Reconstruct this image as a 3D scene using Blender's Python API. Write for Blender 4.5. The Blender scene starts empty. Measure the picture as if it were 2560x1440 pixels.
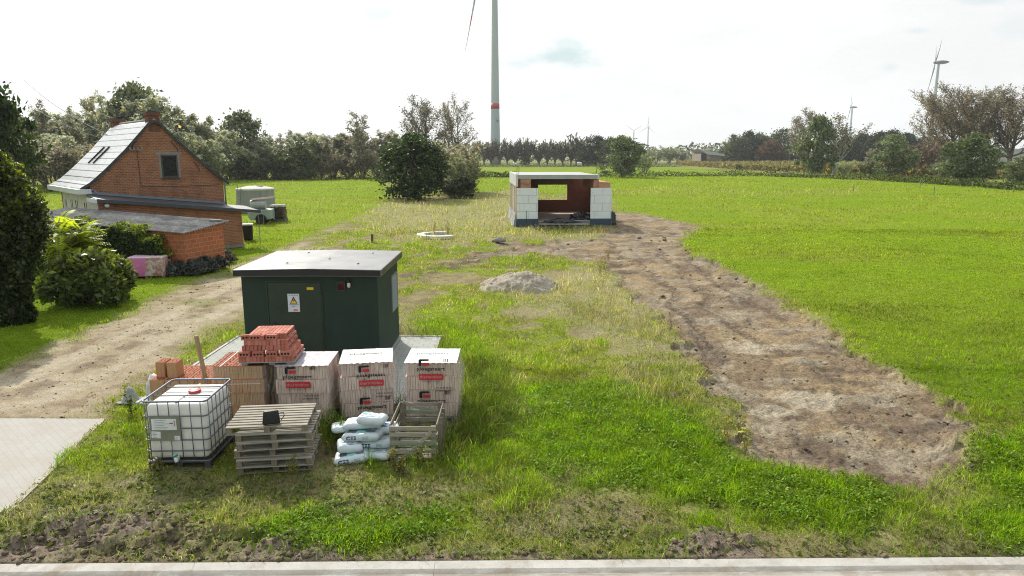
import bpy, bmesh, math, random
import numpy as np
from mathutils import Vector, Matrix, Euler
from mathutils.bvhtree import BVHTree
rnd = random.Random(7)
npr = np.random.default_rng(11)
scene = bpy.context.scene
COL = scene.collection
PI = math.pi
R = math.radians

# ------------------------------------------------------------------ camera geometry (measured from the photograph, 2560 x 1440)
FPX = 1707.0
PITCH = R(10.95)
CAMZ = 5.07
CP, SP = math.cos(PITCH), math.sin(PITCH)

def ray(u, v):
    a = (u - 1280.0) / FPX; b = -(v - 720.0) / FPX
    return Vector((a, CP + b * SP, -SP + b * CP))
def G(u, v, z=0.0):
    d = ray(u, v); t = (z - CAMZ) / d.z
    return Vector((d.x * t, d.y * t, z))
def AT(u, v, y):
    d = ray(u, v); t = y / d.y
    return Vector((d.x * t, y, CAMZ + d.z * t))
def uv_of(x, y, z):
    dz = z - CAMZ
    zc = y * CP - dz * SP
    return 1280 + FPX * x / zc, 720 - FPX * (y * SP + dz * CP) / zc

cam_d = bpy.data.cameras.new('camera'); cam = bpy.data.objects.new('camera', cam_d); COL.objects.link(cam)
cam.location = (0, 0, CAMZ); cam.rotation_euler = (PI / 2 - PITCH, 0, 0)
cam_d.sensor_width = 36; cam_d.lens = 36 * FPX / 2560; cam_d.clip_end = 20000; cam_d.clip_start = 0.1
scene.camera = cam

# ------------------------------------------------------------------ numpy noise
def _hash(ix, iy, s):
    n = (ix.astype(np.int64) * 374761393 + iy.astype(np.int64) * 668265263 + s * 1442695041) & 0x7fffffff
    n = ((n ^ (n >> 13)) * 1274126177) & 0x7fffffff
    return ((n ^ (n >> 16)) & 0xffff) / 65535.0
def vnoise(x, y, s=0):
    x = np.asarray(x, float); y = np.asarray(y, float)
    ix = np.floor(x); iy = np.floor(y); fx = x - ix; fy = y - iy
    fx = fx * fx * (3 - 2 * fx); fy = fy * fy * (3 - 2 * fy)
    a = _hash(ix, iy, s); b = _hash(ix + 1, iy, s); c = _hash(ix, iy + 1, s); d = _hash(ix + 1, iy + 1, s)
    return (a * (1 - fx) + b * fx) * (1 - fy) + (c * (1 - fx) + d * fx) * fy
def fbm(x, y, s=0, o=4, g=0.5):
    v = 0; a = 1; t = 0
    for i in range(o):
        v = v + a * vnoise(x * 2 ** i + i * 17.3, y * 2 ** i - i * 9.1, s + i); t += a; a *= g
    return v / t
def sstep(a, b, x):
    t = np.clip((x - a) / (b - a), 0, 1); return t * t * (3 - 2 * t)
def sd_poly(x, y, poly):
    """signed distance in metres to a polygon on the ground, negative inside"""
    d = np.full(x.shape, 1e18); ins = np.zeros(x.shape, bool)
    n = len(poly)
    for i in range(n):
        ax, ay = poly[i]; bx, by = poly[(i + 1) % n]
        ex, ey = bx - ax, by - ay; wx = x - ax; wy = y - ay
        t = np.clip((wx * ex + wy * ey) / (ex * ex + ey * ey + 1e-12), 0, 1)
        d = np.minimum(d, (wx - ex * t) ** 2 + (wy - ey * t) ** 2)
        c = ((ay > y) != (by > y)) & (x < (bx - ax) * (y - ay) / (by - ay + 1e-12) + ax)
        ins ^= c
    d = np.sqrt(d); return np.where(ins, -d, d)

# ------------------------------------------------------------------ objects, names, labels
def tag(o, label=None, cat=None, group=None, kind=None):
    if label: o['label'] = label
    if cat: o['category'] = cat
    if group: o['group'] = group
    if kind: o['kind'] = kind
    return o
def empty(name, loc=(0, 0, 0), rz=0.0, label=None, cat=None, group=None):
    o = bpy.data.objects.new(name, None); COL.objects.link(o)
    o.location = loc; o.rotation_euler = (0, 0, rz); o.empty_display_size = 0.2
    return tag(o, label, cat, group)
def children(o):
    return [c for c in scene.objects if c.parent == o]
def copy_tree(o, parent=None, kids=None):
    c = o.copy(); COL.objects.link(c); c.parent = parent
    for k in list(o.children):
        copy_tree(k, c)
    return c
def link_mesh(name, me, mats, parent=None):
    for m in (mats if isinstance(mats, (list, tuple)) else [mats]):
        me.materials.append(m)
    o = bpy.data.objects.new(name, me); COL.objects.link(o); o.parent = parent
    return o

class MB:
    """collects boxes, bars and tubes; build() links them as ONE mesh object"""
    def __init__(s): s.v = []; s.f = []; s.m = []; s.mi = 0
    def mat(s, i): s.mi = i; return s
    def add(s, vs, fs, M=None):
        b = len(s.v)
        s.v += [tuple(M @ Vector(p)) if M else tuple(p) for p in vs]
        s.f += [tuple(b + i for i in f) for f in fs]; s.m += [s.mi] * len(fs)
        return s
    def box(s, c, d, rot=(0, 0, 0), taper=1.0):
        x, y, z = d[0] / 2, d[1] / 2, d[2] / 2
        vs = [(sx * x * (taper if sz > 0 else 1), sy * y * (taper if sz > 0 else 1), sz * z) for sz in (-1, 1) for sy in (-1, 1) for sx in (-1, 1)]
        fs = [(0, 2, 3, 1), (4, 5, 7, 6), (0, 1, 5, 4), (2, 6, 7, 3), (0, 4, 6, 2), (1, 3, 7, 5)]
        return s.add(vs, fs, Matrix.Translation(c) @ Euler(rot).to_matrix().to_4x4())
    def bx(s, x0, x1, y0, y1, z0, z1):
        return s.box(((x0 + x1) / 2, (y0 + y1) / 2, (z0 + z1) / 2), (x1 - x0, y1 - y0, z1 - z0))
    def bar(s, a, b, w, h, up=(0, 0, 1)):
        a = Vector(a); b = Vector(b); d = b - a; L = d.length
        z = d.normalized(); u = Vector(up)
        if abs(z.dot(u)) > 0.98: u = Vector((0, 1, 0))
        x = u.cross(z).normalized(); y = z.cross(x)
        M = Matrix((x, y, z)).transposed().to_4x4(); M.translation = (a + b) / 2
        vs = [(sx * w / 2, sy * h / 2, sz * L / 2) for sz in (-1, 1) for sy in (-1, 1) for sx in (-1, 1)]
        fs = [(0, 2, 3, 1), (4, 5, 7, 6), (0, 1, 5, 4), (2, 6, 7, 3), (0, 4, 6, 2), (1, 3, 7, 5)]
        return s.add(vs, fs, M)
    def tube(s, pts, r, n=8, cap=True, closed=False):
        pts = [Vector(p) for p in pts]; k = len(pts)
        rs = r if isinstance(r, (list, tuple)) else [r] * k
        vs = []; fs = []; up = None
        for i, p in enumerate(pts):
            if closed: t = (pts[(i + 1) % k] - pts[i - 1])
            else: t = pts[min(i + 1, k - 1)] - pts[max(i - 1, 0)]
            t = t.normalized() if t.length > 1e-9 else Vector((0, 0, 1))
            if up is None:
                up = Vector((0, 0, 1)) if abs(t.z) < 0.9 else Vector((1, 0, 0))
            x = up.cross(t); x = x.normalized() if x.length > 1e-6 else Vector((1, 0, 0)); y = t.cross(x); up = y
            for j in range(n):
                a = 2 * PI * j / n
                vs.append(p + (x * math.cos(a) + y * math.sin(a)) * rs[i])
        for i in range(k if closed else k - 1):
            for j in range(n):
                a = i * n + j; b = i * n + (j + 1) % n; c = ((i + 1) % k) * n
                fs.append((a, b, c + (j + 1) % n, c + j))
        if cap and not closed:
            fs.append(tuple(range(n - 1, -1, -1))); fs.append(tuple((k - 1) * n + j for j in range(n)))
        return s.add(vs, fs)
    def lathe(s, prof, n=24, c=(0, 0, 0), M=None):
        vs = []; fs = []
        for (r, z) in prof:
            for j in range(n):
                a = 2 * PI * j / n; vs.append((c[0] + r * math.cos(a), c[1] + r * math.sin(a), c[2] + z))
        for i in range(len(prof) - 1):
            for j in range(n):
                fs.append((i * n + j, i * n + (j + 1) % n, (i + 1) * n + (j + 1) % n, (i + 1) * n + j))
        fs.append(tuple(range(n - 1, -1, -1))); fs.append(tuple((len(prof) - 1) * n + j for j in range(n)))
        return s.add(vs, fs, M)
    def prism(s, poly, a, b, axis='y'):
        """poly in the plane across axis, extruded from a to b"""
        def P(p, t):
            return {'y': (p[0], t, p[1]), 'z': (p[0], p[1], t), 'x': (t, p[0], p[1])}[axis]
        n = len(poly)
        vs = [P(p, a) for p in poly] + [P(p, b) for p in poly]
        fs = [tuple(range(n)), tuple(range(2 * n - 1, n - 1, -1))] + [(i, i + n, (i + 1) % n + n, (i + 1) % n) for i in range(n)]
        return s.add(vs, fs)
    def build(s, name, mats, parent=None, bevel=0.0, smooth=False, segs=1, fixn=True):
        me = bpy.data.meshes.new(name); me.from_pydata(s.v, [], s.f)
        me.polygons.foreach_set('material_index', s.m); me.update()
        if bevel or fixn:
            bm = bmesh.new(); bm.from_mesh(me)
            bmesh.ops.recalc_face_normals(bm, faces=bm.faces)
            if bevel:
                es = [e for e in bm.edges if len(e.link_faces) == 2 and e.calc_face_angle(0) > 0.5]
                bmesh.ops.bevel(bm, geom=es, offset=bevel, segments=segs, profile=0.5, affect='EDGES', clamp_overlap=True)
            bm.to_mesh(me); bm.free()
        if smooth:
            me.polygons.foreach_set('use_smooth', [True] * len(me.polygons))
        return link_mesh(name, me, mats, parent)

def np_mesh(name, V, F, mats, parent=None, attrs=None, smooth=False, mi=None):
    """V (n,3) float, F (m,3|4) int"""
    me = bpy.data.meshes.new(name); n = len(V); m, k = F.shape
    me.vertices.add(n); me.vertices.foreach_set('co', np.ascontiguousarray(V, np.float32).ravel())
    me.loops.add(m * k); me.loops.foreach_set('vertex_index', np.ascontiguousarray(F, np.int32).ravel())
    me.polygons.add(m); me.polygons.foreach_set('loop_start', np.arange(0, m * k, k, dtype=np.int32))
    try: me.polygons.foreach_set('loop_total', np.full(m, k, np.int32))
    except Exception: pass
    for an, arr in (attrs or {}).items():
        at = me.attributes.new(an, 'FLOAT_COLOR', 'POINT')
        c = np.ones((n, 4), np.float32); c[:, :3] = arr; at.data.foreach_set('color', c.ravel())
    if smooth: me.polygons.foreach_set('use_smooth', np.ones(m, bool))
    if mi is not None: me.polygons.foreach_set('material_index', mi.astype(np.int32))
    me.update(calc_edges=True); me.validate()
    return link_mesh(name, me, mats, parent)

# ------------------------------------------------------------------ materials
class NT:
    def __init__(s, name):
        s.m = bpy.data.materials.new(name); s.m.use_nodes = True
        s.t = s.m.node_tree; s.t.nodes.clear()
        s.out = s.n('ShaderNodeOutputMaterial')
    def n(s, typ, **kw):
        x = s.t.nodes.new(typ)
        for k, v in kw.items():
            if k in ('i',): continue
            setattr(x, k, v)
        return x
    def l(s, a, b): s.t.links.new(a, b)
    def val(s, sock, v):
        if hasattr(v, 'is_linked') or isinstance(v, bpy.types.NodeSocket): s.l(v, sock)
        else: sock.default_value = v
    def math(s, op, a, b=0.0, clamp=False):
        x = s.n('ShaderNodeMath', operation=op); x.use_clamp = clamp
        s.val(x.inputs[0], a); s.val(x.inputs[1], b); return x.outputs[0]
    def mix(s, f, a, b, bt='MIX'):
        x = s.n('ShaderNodeMix', data_type='RGBA', blend_type=bt)
        s.val(x.inputs[0], f); s.val(x.inputs[6], a if not isinstance(a, tuple) else (*a[:3], 1)); s.val(x.inputs[7], b if not isinstance(b, tuple) else (*b[:3], 1))
        return x.outputs[2]
    def noise(s, vec, scale, detail=4, rough=0.55, dist=0.0):
        x = s.n('ShaderNodeTexNoise'); x.inputs['Scale'].default_value = scale; x.inputs['Detail'].default_value = detail
        x.inputs['Roughness'].default_value = rough; x.inputs['Distortion'].default_value = dist
        if vec: s.l(vec, x.inputs['Vector'])
        return x.outputs['Fac']
    def ramp(s, f, stops):
        x = s.n('ShaderNodeValToRGB'); e = x.color_ramp.elements
        while len(e) < len(stops): e.new(0.5)
        for i, (p, c) in enumerate(stops):
            e[i].position = p; e[i].color = (*c, 1) if len(c) == 3 else c
        s.l(f, x.inputs[0]); return x.outputs[0]
    def mrange(s, v, a, b, c=0.0, d=1.0):
        x = s.n('ShaderNodeMapRange'); s.val(x.inputs[0], v)
        for i, k in enumerate((a, b, c, d)): x.inputs[i + 1].default_value = k
        return x.outputs[0]
    def coord(s, which='Object'): return s.n('ShaderNodeTexCoord').outputs[which]
    def mapping(s, vec, scale=(1, 1, 1), rot=(0, 0, 0), loc=(0, 0, 0)):
        x = s.n('ShaderNodeMapping'); s.l(vec, x.inputs[0])
        x.inputs['Scale'].default_value = scale; x.inputs['Rotation'].default_value = rot; x.inputs['Location'].default_value = loc
        return x.outputs[0]
    def attr(s, name):
        x = s.n('ShaderNodeAttribute'); x.attribute_name = name; return x.outputs['Color']
    def bump(s, h, strength=0.4, dist=0.02):
        x = s.n('ShaderNodeBump'); x.inputs['Strength'].default_value = strength; x.inputs['Distance'].default_value = dist
        s.l(h, x.inputs['Height']); return x.outputs[0]
    def pbsdf(s, col, rough=0.7, metal=0.0, spec=0.5, normal=None, alpha=None, coat=0.0, trans=0.0):
        x = s.n('ShaderNodeBsdfPrincipled')
        s.val(x.inputs['Base Color'], col if not isinstance(col, tuple) else (*col[:3], 1))
        s.val(x.inputs['Roughness'], rough); s.val(x.inputs['Metallic'], metal)
        x.inputs['Specular IOR Level'].default_value = spec
        if alpha is not None: s.val(x.inputs['Alpha'], alpha)
        if coat: x.inputs['Coat Weight'].default_value = coat
        if trans: x.inputs['Transmission Weight'].default_value = trans
        if normal: s.l(normal, x.inputs['Normal'])
        return x
    def done(s, sh):
        s.l(sh.outputs[0] if hasattr(sh, 'outputs') else sh, s.out.inputs['Surface']); return s.m

def plain(name, col, rough=0.7, metal=0.0, var=0.18, scale=6.0, bump=0.15, spec=0.4, dirt=None, coat=0.0, fine=60.0):
    """a surface with uneven tone, fine grain and slight relief"""
    t = NT(name); c = t.coord()
    n1 = t.noise(c, scale, 5, 0.6); n2 = t.noise(c, fine, 3, 0.6)
    lo = tuple(max(0, k * (1 - var)) for k in col); hi = tuple(min(1, k * (1 + var)) for k in col)
    cc = t.ramp(n1, [(0.3, lo), (0.7, hi)])
    cc = t.mix(t.mrange(n2, 0.35, 0.65, 0, 0.35), cc, tuple(k * 0.7 for k in col))
    if dirt:
        d = t.mrange(t.noise(c, scale * 0.6, 6, 0.7), 0.5, 0.72, 0, dirt[1]); cc = t.mix(d, cc, dirt[0])
    nr = t.bump(n2, bump, 0.01) if bump else None
    rr = t.mrange(n1, 0.3, 0.7, max(0.05, rough - 0.1), min(1, rough + 0.1))
    return t.done(t.pbsdf(cc, rr, metal, spec, nr, coat=coat))

def wall_uv(t):
    """texture vector (along the wall, up) for upright faces of any side"""
    tc = t.n('ShaderNodeTexCoord'); sx = t.n('ShaderNodeSeparateXYZ'); t.l(tc.outputs['Object'], sx.inputs[0])
    sn = t.n('ShaderNodeSeparateXYZ'); t.l(tc.outputs['Normal'], sn.inputs[0])
    side = t.math('GREATER_THAN', t.math('ABSOLUTE', sn.outputs[0]), t.math('ABSOLUTE', sn.outputs[1]))
    top = t.math('GREATER_THAN', t.math('ABSOLUTE', sn.outputs[2]), 0.8)
    u = t.n('ShaderNodeMix'); t.l(side, u.inputs[0]); t.l(sx.outputs[0], u.inputs[2]); t.l(sx.outputs[1], u.inputs[3])
    w = t.n('ShaderNodeMix'); t.l(top, w.inputs[0]); t.l(sx.outputs[2], w.inputs[2]); t.l(sx.outputs[1], w.inputs[3])
    cb = t.n('ShaderNodeCombineXYZ'); t.l(u.outputs[0], cb.inputs[0]); t.l(w.outputs[0], cb.inputs[1])
    return cb.outputs[0], tc.outputs['Object'], sx

def brick_mat(name, c1, c2, mortar, bw=0.22, bh=0.075, ms=0.012, stain=(0.06, 0.04, 0.035), stain_amt=0.5, rough=0.9, bump=0.6, off=0.5):
    t = NT(name); v, oc, sx = wall_uv(t)
    b = t.n('ShaderNodeTexBrick'); t.l(v, b.inputs['Vector']); b.offset = off
    b.inputs['Scale'].default_value = 1.0; b.inputs['Brick Width'].default_value = bw; b.inputs['Row Height'].default_value = bh
    b.inputs['Mortar Size'].default_value = ms; b.inputs['Mortar Smooth'].default_value = 0.2; b.inputs['Bias'].default_value = 0.0
    b.inputs['Color1'].default_value = (*c1, 1); b.inputs['Color2'].default_value = (*c2, 1); b.inputs['Mortar'].default_value = (*mortar, 1)
    c = b.outputs['Color']
    c = t.mix(t.mrange(t.noise(v, 14, 3), 0.35, 0.7, 0, 0.55), c, tuple(k * 0.55 for k in c1))
    c = t.mix(t.mrange(t.noise(oc, 0.9, 6, 0.65), 0.48, 0.75, 0, stain_amt), c, stain)
    c = t.mix(t.mrange(t.noise(oc, 40, 2), 0.4, 0.7, 0, 0.3), c, tuple(min(1, k * 1.5) for k in c2))
    h = t.math('SUBTRACT', t.math('MULTIPLY', t.noise(oc, 90, 2), 0.25), b.outputs['Fac'])
    return t.done(t.pbsdf(c, rough, 0, 0.25, t.bump(h, bump, 0.012)))

def wood_mat(name, c1, c2, rough=0.85, axis=0):
    t = NT(name); c = t.coord()
    sc = [40, 40, 40]; sc[axis] = 2.2
    g = t.noise(t.mapping(c, tuple(sc)), 1.0, 5, 0.65, 0.4)
    cc = t.ramp(g, [(0.25, tuple(k * 0.55 for k in c1)), (0.5, c1), (0.75, c2)])
    cc = t.mix(t.mrange(t.noise(c, 3.0, 5, 0.7), 0.45, 0.75, 0, 0.55), cc, tuple(k * 0.45 for k in c1))
    oi = t.n('ShaderNodeObjectInfo')
    cc = t.mix(t.mrange(oi.outputs['Random'], 0, 1, 0, 0.3), cc, tuple(k * 0.6 for k in c1))
    return t.done(t.pbsdf(cc, rough, 0, 0.2, t.bump(g, 0.5, 0.004)))

def leaf_mat(name, tint=(1, 1, 1), trans=0.45, rough=0.55, var=0.35, spec=0.35, yel=(1.25, 1.3, 0.5)):
    t = NT(name); c = t.attr('tint')
    oi = t.n('ShaderNodeObjectInfo')
    c = t.mix(1.0, c, tint, 'MULTIPLY')
    hs = t.n('ShaderNodeHueSaturation'); t.l(c, hs.inputs['Color'])
    t.l(t.mrange(oi.outputs['Random'], 0, 1, 0.485, 0.51), hs.inputs['Hue'])
    t.l(t.mrange(oi.outputs['Random'], 0, 1, 1 - var, 1 + var * 0.6), hs.inputs['Value'])
    c = hs.outputs['Color']
    p = t.pbsdf(c, rough, 0, spec)
    tr = t.n('ShaderNodeBsdfTranslucent'); c2 = t.mix(1.0, c, yel, 'MULTIPLY'); t.l(c2, tr.inputs['Color'])
    mx = t.n('ShaderNodeMixShader'); mx.inputs[0].default_value = trans
    t.l(p.outputs[0], mx.inputs[1]); t.l(tr.outputs[0], mx.inputs[2])
    return t.done(mx)

# text as mesh
def text_mesh(s, size, bold=0.0, spacing=1.0, align='CENTER', res=2):
    cu = bpy.data.curves.new('writing', 'FONT'); cu.body = s; cu.size = size; cu.align_x = align; cu.align_y = 'CENTER'
    cu.offset = bold * size; cu.space_character = spacing; cu.resolution_u = res
    o = bpy.data.objects.new('writing', cu); COL.objects.link(o)
    dg = bpy.context.evaluated_depsgraph_get(); dg.update()
    me = bpy.data.meshes.new_from_object(o.evaluated_get(dg))
    vs = [v.co.copy() for v in me.vertices]; fs = [tuple(p.vertices) for p in me.polygons]
    bpy.data.objects.remove(o); bpy.data.curves.remove(cu); bpy.data.meshes.remove(me)
    return vs, fs
def add_text(mb, s, size, M, bold=0.0, spacing=1.0, align='CENTER', wide=1.0):
    vs, fs = text_mesh(s, size, bold, spacing, align)
    vs = [Vector((v.x * wide, v.y, v.z)) for v in vs]
    mb.add(vs, fs, M)
FRONT = Matrix(((1, 0, 0, 0), (0, 0, -1, 0), (0, 1, 0, 0), (0, 0, 0, 1)))   # text plane -> upright plane facing -Y
def front_at(x, y, z, rz=0): return Matrix.Translation((x, y, z)) @ Matrix.Rotation(rz, 4, 'Y') @ FRONT
# ------------------------------------------------------------------ light
SUN_EL = R(37); SUN_AZ = R(-30)      # azimuth from +Y towards +X (negative: left of the view)
sd = bpy.data.lights.new('sun', 'SUN'); sd.energy = 5.0; sd.angle = R(0.6); sd.color = (1.0, 0.93, 0.82)
so = bpy.data.objects.new('sun', sd); COL.objects.link(so)
sdir = Vector((math.sin(SUN_AZ) * math.cos(SUN_EL), math.cos(SUN_AZ) * math.cos(SUN_EL), math.sin(SUN_EL)))
so.rotation_euler = (-sdir).to_track_quat('-Z', 'Y').to_euler(); so.location = sdir * 50
w = bpy.data.worlds.new('World'); scene.world = w; w.use_nodes = True
wt = w.node_tree; wt.nodes.clear()
def wn(t, **k):
    x = wt.nodes.new(t)
    for a, b in k.items(): setattr(x, a, b)
    return x
sky = wn('ShaderNodeTexSky', sky_type='NISHITA'); sky.sun_disc = False; sky.sun_elevation = SUN_EL; sky.sun_rotation = SUN_AZ
sky.air_density = 1.0; sky.dust_density = 2.0; sky.ozone_density = 1.0
bg1 = wn('ShaderNodeBackground'); bg1.inputs[1].default_value = 0.07; wt.links.new(sky.outputs[0], bg1.inputs[0])
tcw = wn('ShaderNodeTexCoord')
def wmath(op, a, b=0.0, clamp=False):
    x = wn('ShaderNodeMath', operation=op); x.use_clamp = clamp
    for i, q in enumerate((a, b)):
        if isinstance(q, bpy.types.NodeSocket): wt.links.new(q, x.inputs[i])
        else: x.inputs[i].default_value = q
    return x.outputs[0]
def wdot(vec):
    x = wn('ShaderNodeVectorMath', operation='DOT_PRODUCT'); wt.links.new(tcw.outputs['Generated'], x.inputs[0]); x.inputs[1].default_value = vec
    return x.outputs['Value']
def wrange(v, a, b, c, d):
    x = wn('ShaderNodeMapRange'); x.interpolation_type = 'SMOOTHSTEP'; wt.links.new(v, x.inputs[0])
    for i, k in enumerate((a, b, c, d)): x.inputs[i + 1].default_value = k
    return x.outputs[0]
def wnoise(scale, sc=(1, 1, 1), det=6, rough=0.6):
    m = wn('ShaderNodeMapping'); wt.links.new(tcw.outputs['Generated'], m.inputs[0]); m.inputs['Scale'].default_value = sc
    x = wn('ShaderNodeTexNoise'); wt.links.new(m.outputs[0], x.inputs['Vector']); x.inputs['Scale'].default_value = scale
    x.inputs['Detail'].default_value = det; x.inputs['Roughness'].default_value = rough
    return x.outputs['Fac']
# white cloud cover, broken by a few blue-green gaps (kept where the photograph has them)
def gap(u, v, du, dv, amt, ru=None):
    """soft lens-shaped hole in the cloud round a direction"""
    d = ray(u, v).normalized()
    rx = Vector((1, 0, 0)); rx = (rx - d * rx.dot(d)).normalized(); ry = d.cross(rx)
    a = wmath('DIVIDE', wdot(rx), du / FPX); b = wmath('DIVIDE', wdot(ry), dv / FPX)
    rr = wmath('SQRT', wmath('ADD', wmath('MULTIPLY', a, a), wmath('MULTIPLY', b, b)))
    rr = wmath('ADD', rr, wmath('MULTIPLY', wmath('SUBTRACT', wnoise(9.0, (1, 1, 2.0)), 0.5), 2.6))
    front = wmath('GREATER_THAN', wdot(d), 0.5)
    return wmath('MULTIPLY', wmath('MULTIPLY', wrange(rr, 0.25, 1.1, 1.0, 0.0), amt), front)
holes = None
for g in [(1385, 145, 115, 34, 0.9), (1420, 115, 50, 34, 0.55), (1300, 160, 60, 16, 0.4), (950, 36, 42, 15, 0.35), (2290, 78, 36, 10, 0.3), (2225, 168, 26, 14, 0.3), (2470, 4, 60, 14, 0.45), (2330, 330, 80, 30, 0.25), (2540, 60, 40, 30, 0.2)]:
    q = gap(*g); holes = q if holes is None else wmath('MAXIMUM', holes, q)
cover = wmath('SUBTRACT', 1.0, holes)
# away from the sun the cover thins out and the blue of the sky comes through
back = wrange(wdot((sdir.x, sdir.y, 0.0)), -0.35, 0.35, 0.0, 1.0)
thin = wrange(wnoise(1.6, (1, 1, 2.2)), 0.42, 0.62, 0.15, 1.0)
mixb = wn('ShaderNodeMix'); wt.links.new(back, mixb.inputs[0]); wt.links.new(thin, mixb.inputs[2]); mixb.inputs[3].default_value = 1.0
cover = wmath('MULTIPLY', cover, mixb.outputs[0], True)
bg2 = wn('ShaderNodeBackground')
glow = wrange(wdot(tuple(sdir)), 0.86, 1.0, 0.0, 1.6)
base = wrange(wnoise(2.6, (1, 1, 3.4), 6), 0.34, 0.66, 0.965, 1.10)
wt.links.new(wmath('MULTIPLY', wmath('ADD', base, glow), wrange(wdot((sdir.x, sdir.y, 0.15)), -0.9, 0.5, 0.68, 1.0)), bg2.inputs[1])
bg2.inputs[0].default_value = (0.985, 0.995, 0.995, 1)
bg3 = wn('ShaderNodeBackground'); bg3.inputs[0].default_value = (0.64, 0.83, 0.85, 1); bg3.inputs[1].default_value = 0.98   # thin cloud veil over the blue in the gaps
mx0 = wn('ShaderNodeMixShader'); mx0.inputs[0].default_value = 0.85
wt.links.new(bg1.outputs[0], mx0.inputs[1]); wt.links.new(bg3.outputs[0], mx0.inputs[2])
mx = wn('ShaderNodeMixShader'); wt.links.new(cover, mx.inputs[0]); wt.links.new(mx0.outputs[0], mx.inputs[1]); wt.links.new(bg2.outputs[0], mx.inputs[2])
ow = wn('ShaderNodeOutputWorld'); wt.links.new(mx.outputs[0], ow.inputs[0])
vs_ = scene.view_settings; vs_.view_transform = 'Standard'; vs_.look = 'None'; vs_.gamma = 1.0; vs_.exposure = 0.0; vs_.use_curve_mapping = False
scene.render.engine = 'CYCLES'
cy = scene.cycles; cy.max_bounces = 6; cy.diffuse_bounces = 3; cy.glossy_bounces = 3; cy.transmission_bounces = 4; cy.transparent_max_bounces = 10; cy.volume_bounces = 0
cy.use_denoising = True; cy.denoising_input_passes = 'RGB_ALBEDO_NORMAL'; cy.denoising_prefilter = 'NONE'; cy.filter_width = 1.05; cy.sample_clamp_indirect = 6.0; cy.caustics_reflective = False; cy.caustics_refractive = False
# ------------------------------------------------------------------ where each kind of ground lies (outlines measured in the photograph, laid on the ground)
def gp(pts): return [(G(u, v).x, G(u, v).y) for u, v in pts]
Z_DIRT = gp([(1531, 528), (1600, 533), (1690, 553), (1750, 570), (1715, 583), (1698, 606), (1740, 640), (1850, 688), (1960, 746), (2060, 806), (2140, 868), (2190, 915), (2270, 952), (2330, 985), (2410, 1020), (2462, 1070), (2470, 1105), (2420, 1150), (2350, 1193), (2270, 1205), (2150, 1182), (2040, 1180), (1950, 1160), (1870, 1135), (1845, 1075), (1815, 1015), (1765, 965), (1735, 905), (1690, 835), (1655, 780), (1590, 740), (1540, 692), (1500, 652), (1440, 648), (1330, 636), (1200, 652), (1160, 640), (1180, 618), (1270, 606), (1400, 600), (1500, 596), (1532, 575)])
Z_STREAK = gp([(1010, 690), (1120, 655), (1230, 628), (1260, 640), (1180, 668), (1090, 690), (1020, 704)])
Z_DRIVE = gp([(-400, 1062), (-400, 945), (0, 932), (110, 880), (270, 805), (430, 735), (545, 682), (640, 646), (720, 618), (780, 585), (835, 572), (825, 598), (770, 640), (715, 690), (640, 758), (612, 800), (480, 862), (345, 955), (250, 1052)])
ap0 = G(252, 1048); ap1 = G(0, 1290)
apd = (ap1 - ap0).normalized()
kA = G(0, 1410.5); kB = G(2560, 1392.5); kd = (kB - kA).normalized(); kn = Vector((-kd.y, kd.x, 0))   # kerb line, kn points to the field
def line_hit(p, d, q, e):
    den = d.x * e.y - d.y * e.x; t = ((q.x - p.x) * e.y - (q.y - p.y) * e.x) / den
    return p + d * t
ap2 = line_hit(ap1, apd, kA, kd)
ap3 = kA - kd * 9.0; ap4 = Vector((ap0.x - 11.5, ap0.y + 0.1, 0))
Z_APRON = [(p.x, p.y) for p in (ap0, ap2, ap3, ap4)]
Z_CHURN = [gp([(-60, 1412), (-60, 1385), (60, 1345), (150, 1296), (250, 1268), (330, 1268), (430, 1280), (540, 1315), (690, 1325), (760, 1352), (800, 1380), (900, 1388), (1000, 1394), (1400, 1392), (1560, 1375), (1640, 1335), (1760, 1325), (1880, 1345), (1920, 1385), (2000, 1398), (2200, 1392), (2560, 1385), (2560, 1400)])]
PAVE = (-7.75, -2.0, 13.45, 18.75)
Z_PAVE = [(PAVE[0], PAVE[2]), (PAVE[1], PAVE[2]), (PAVE[1], PAVE[3]), (PAVE[0], PAVE[3])]
Z_DRY = [gp([(935, 505), (1050, 488), (1170, 484), (1290, 474), (1290, 560), (1500, 560), (1520, 596), (1400, 598), (1260, 604), (1160, 610), (1050, 604), (960, 598), (900, 560)]),
         gp([(1500, 660), (1560, 715), (1650, 785), (1690, 850), (1740, 920), (1770, 975), (1830, 1040), (1840, 1090), (1760, 1050), (1660, 1000), (1560, 940), (1500, 880), (1420, 800), (1400, 730), (1440, 680)]),
         gp([(1300, 700), (1480, 690), (1520, 760), (1420, 800), (1300, 780)]),
         gp([(1530, 478), (1700, 470), (1900, 482), (2150, 474), (2160, 490), (1900, 494), (1700, 490), (1535, 492)]),
         gp([(1040, 930), (1180, 900), (1280, 960), (1260, 1060), (1160, 1090)])]
Z_LUSH = [gp([(1180, 1010), (1330, 960), (1560, 960), (1800, 1060), (1860, 1140), (2060, 1190), (2260, 1215), (2320, 1290), (2160, 1360), (1960, 1330), (1880, 1290), (1660, 1250), (1560, 1230), (1420, 1220), (1280, 1200), (1280, 1120), (1180, 1060)]),
          gp([(600, 1330), (700, 1285), (800, 1270), (960, 1300), (1160, 1265), (1180, 1330), (1000, 1360), (860, 1385), (700, 1365), (620, 1352)]),
          gp([(1110, 1235), (1230, 1195), (1260, 1230), (1200, 1265), (1120, 1262)]),
          gp([(2380, 1190), (2480, 1110), (2700, 1000), (2700, 1390), (2480, 1380), (2400, 1300), (2450, 1230)]),
          gp([(1010, 800), (1120, 790), (1230, 850), (1290, 930), (1180, 1010), (1100, 880)])]
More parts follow.
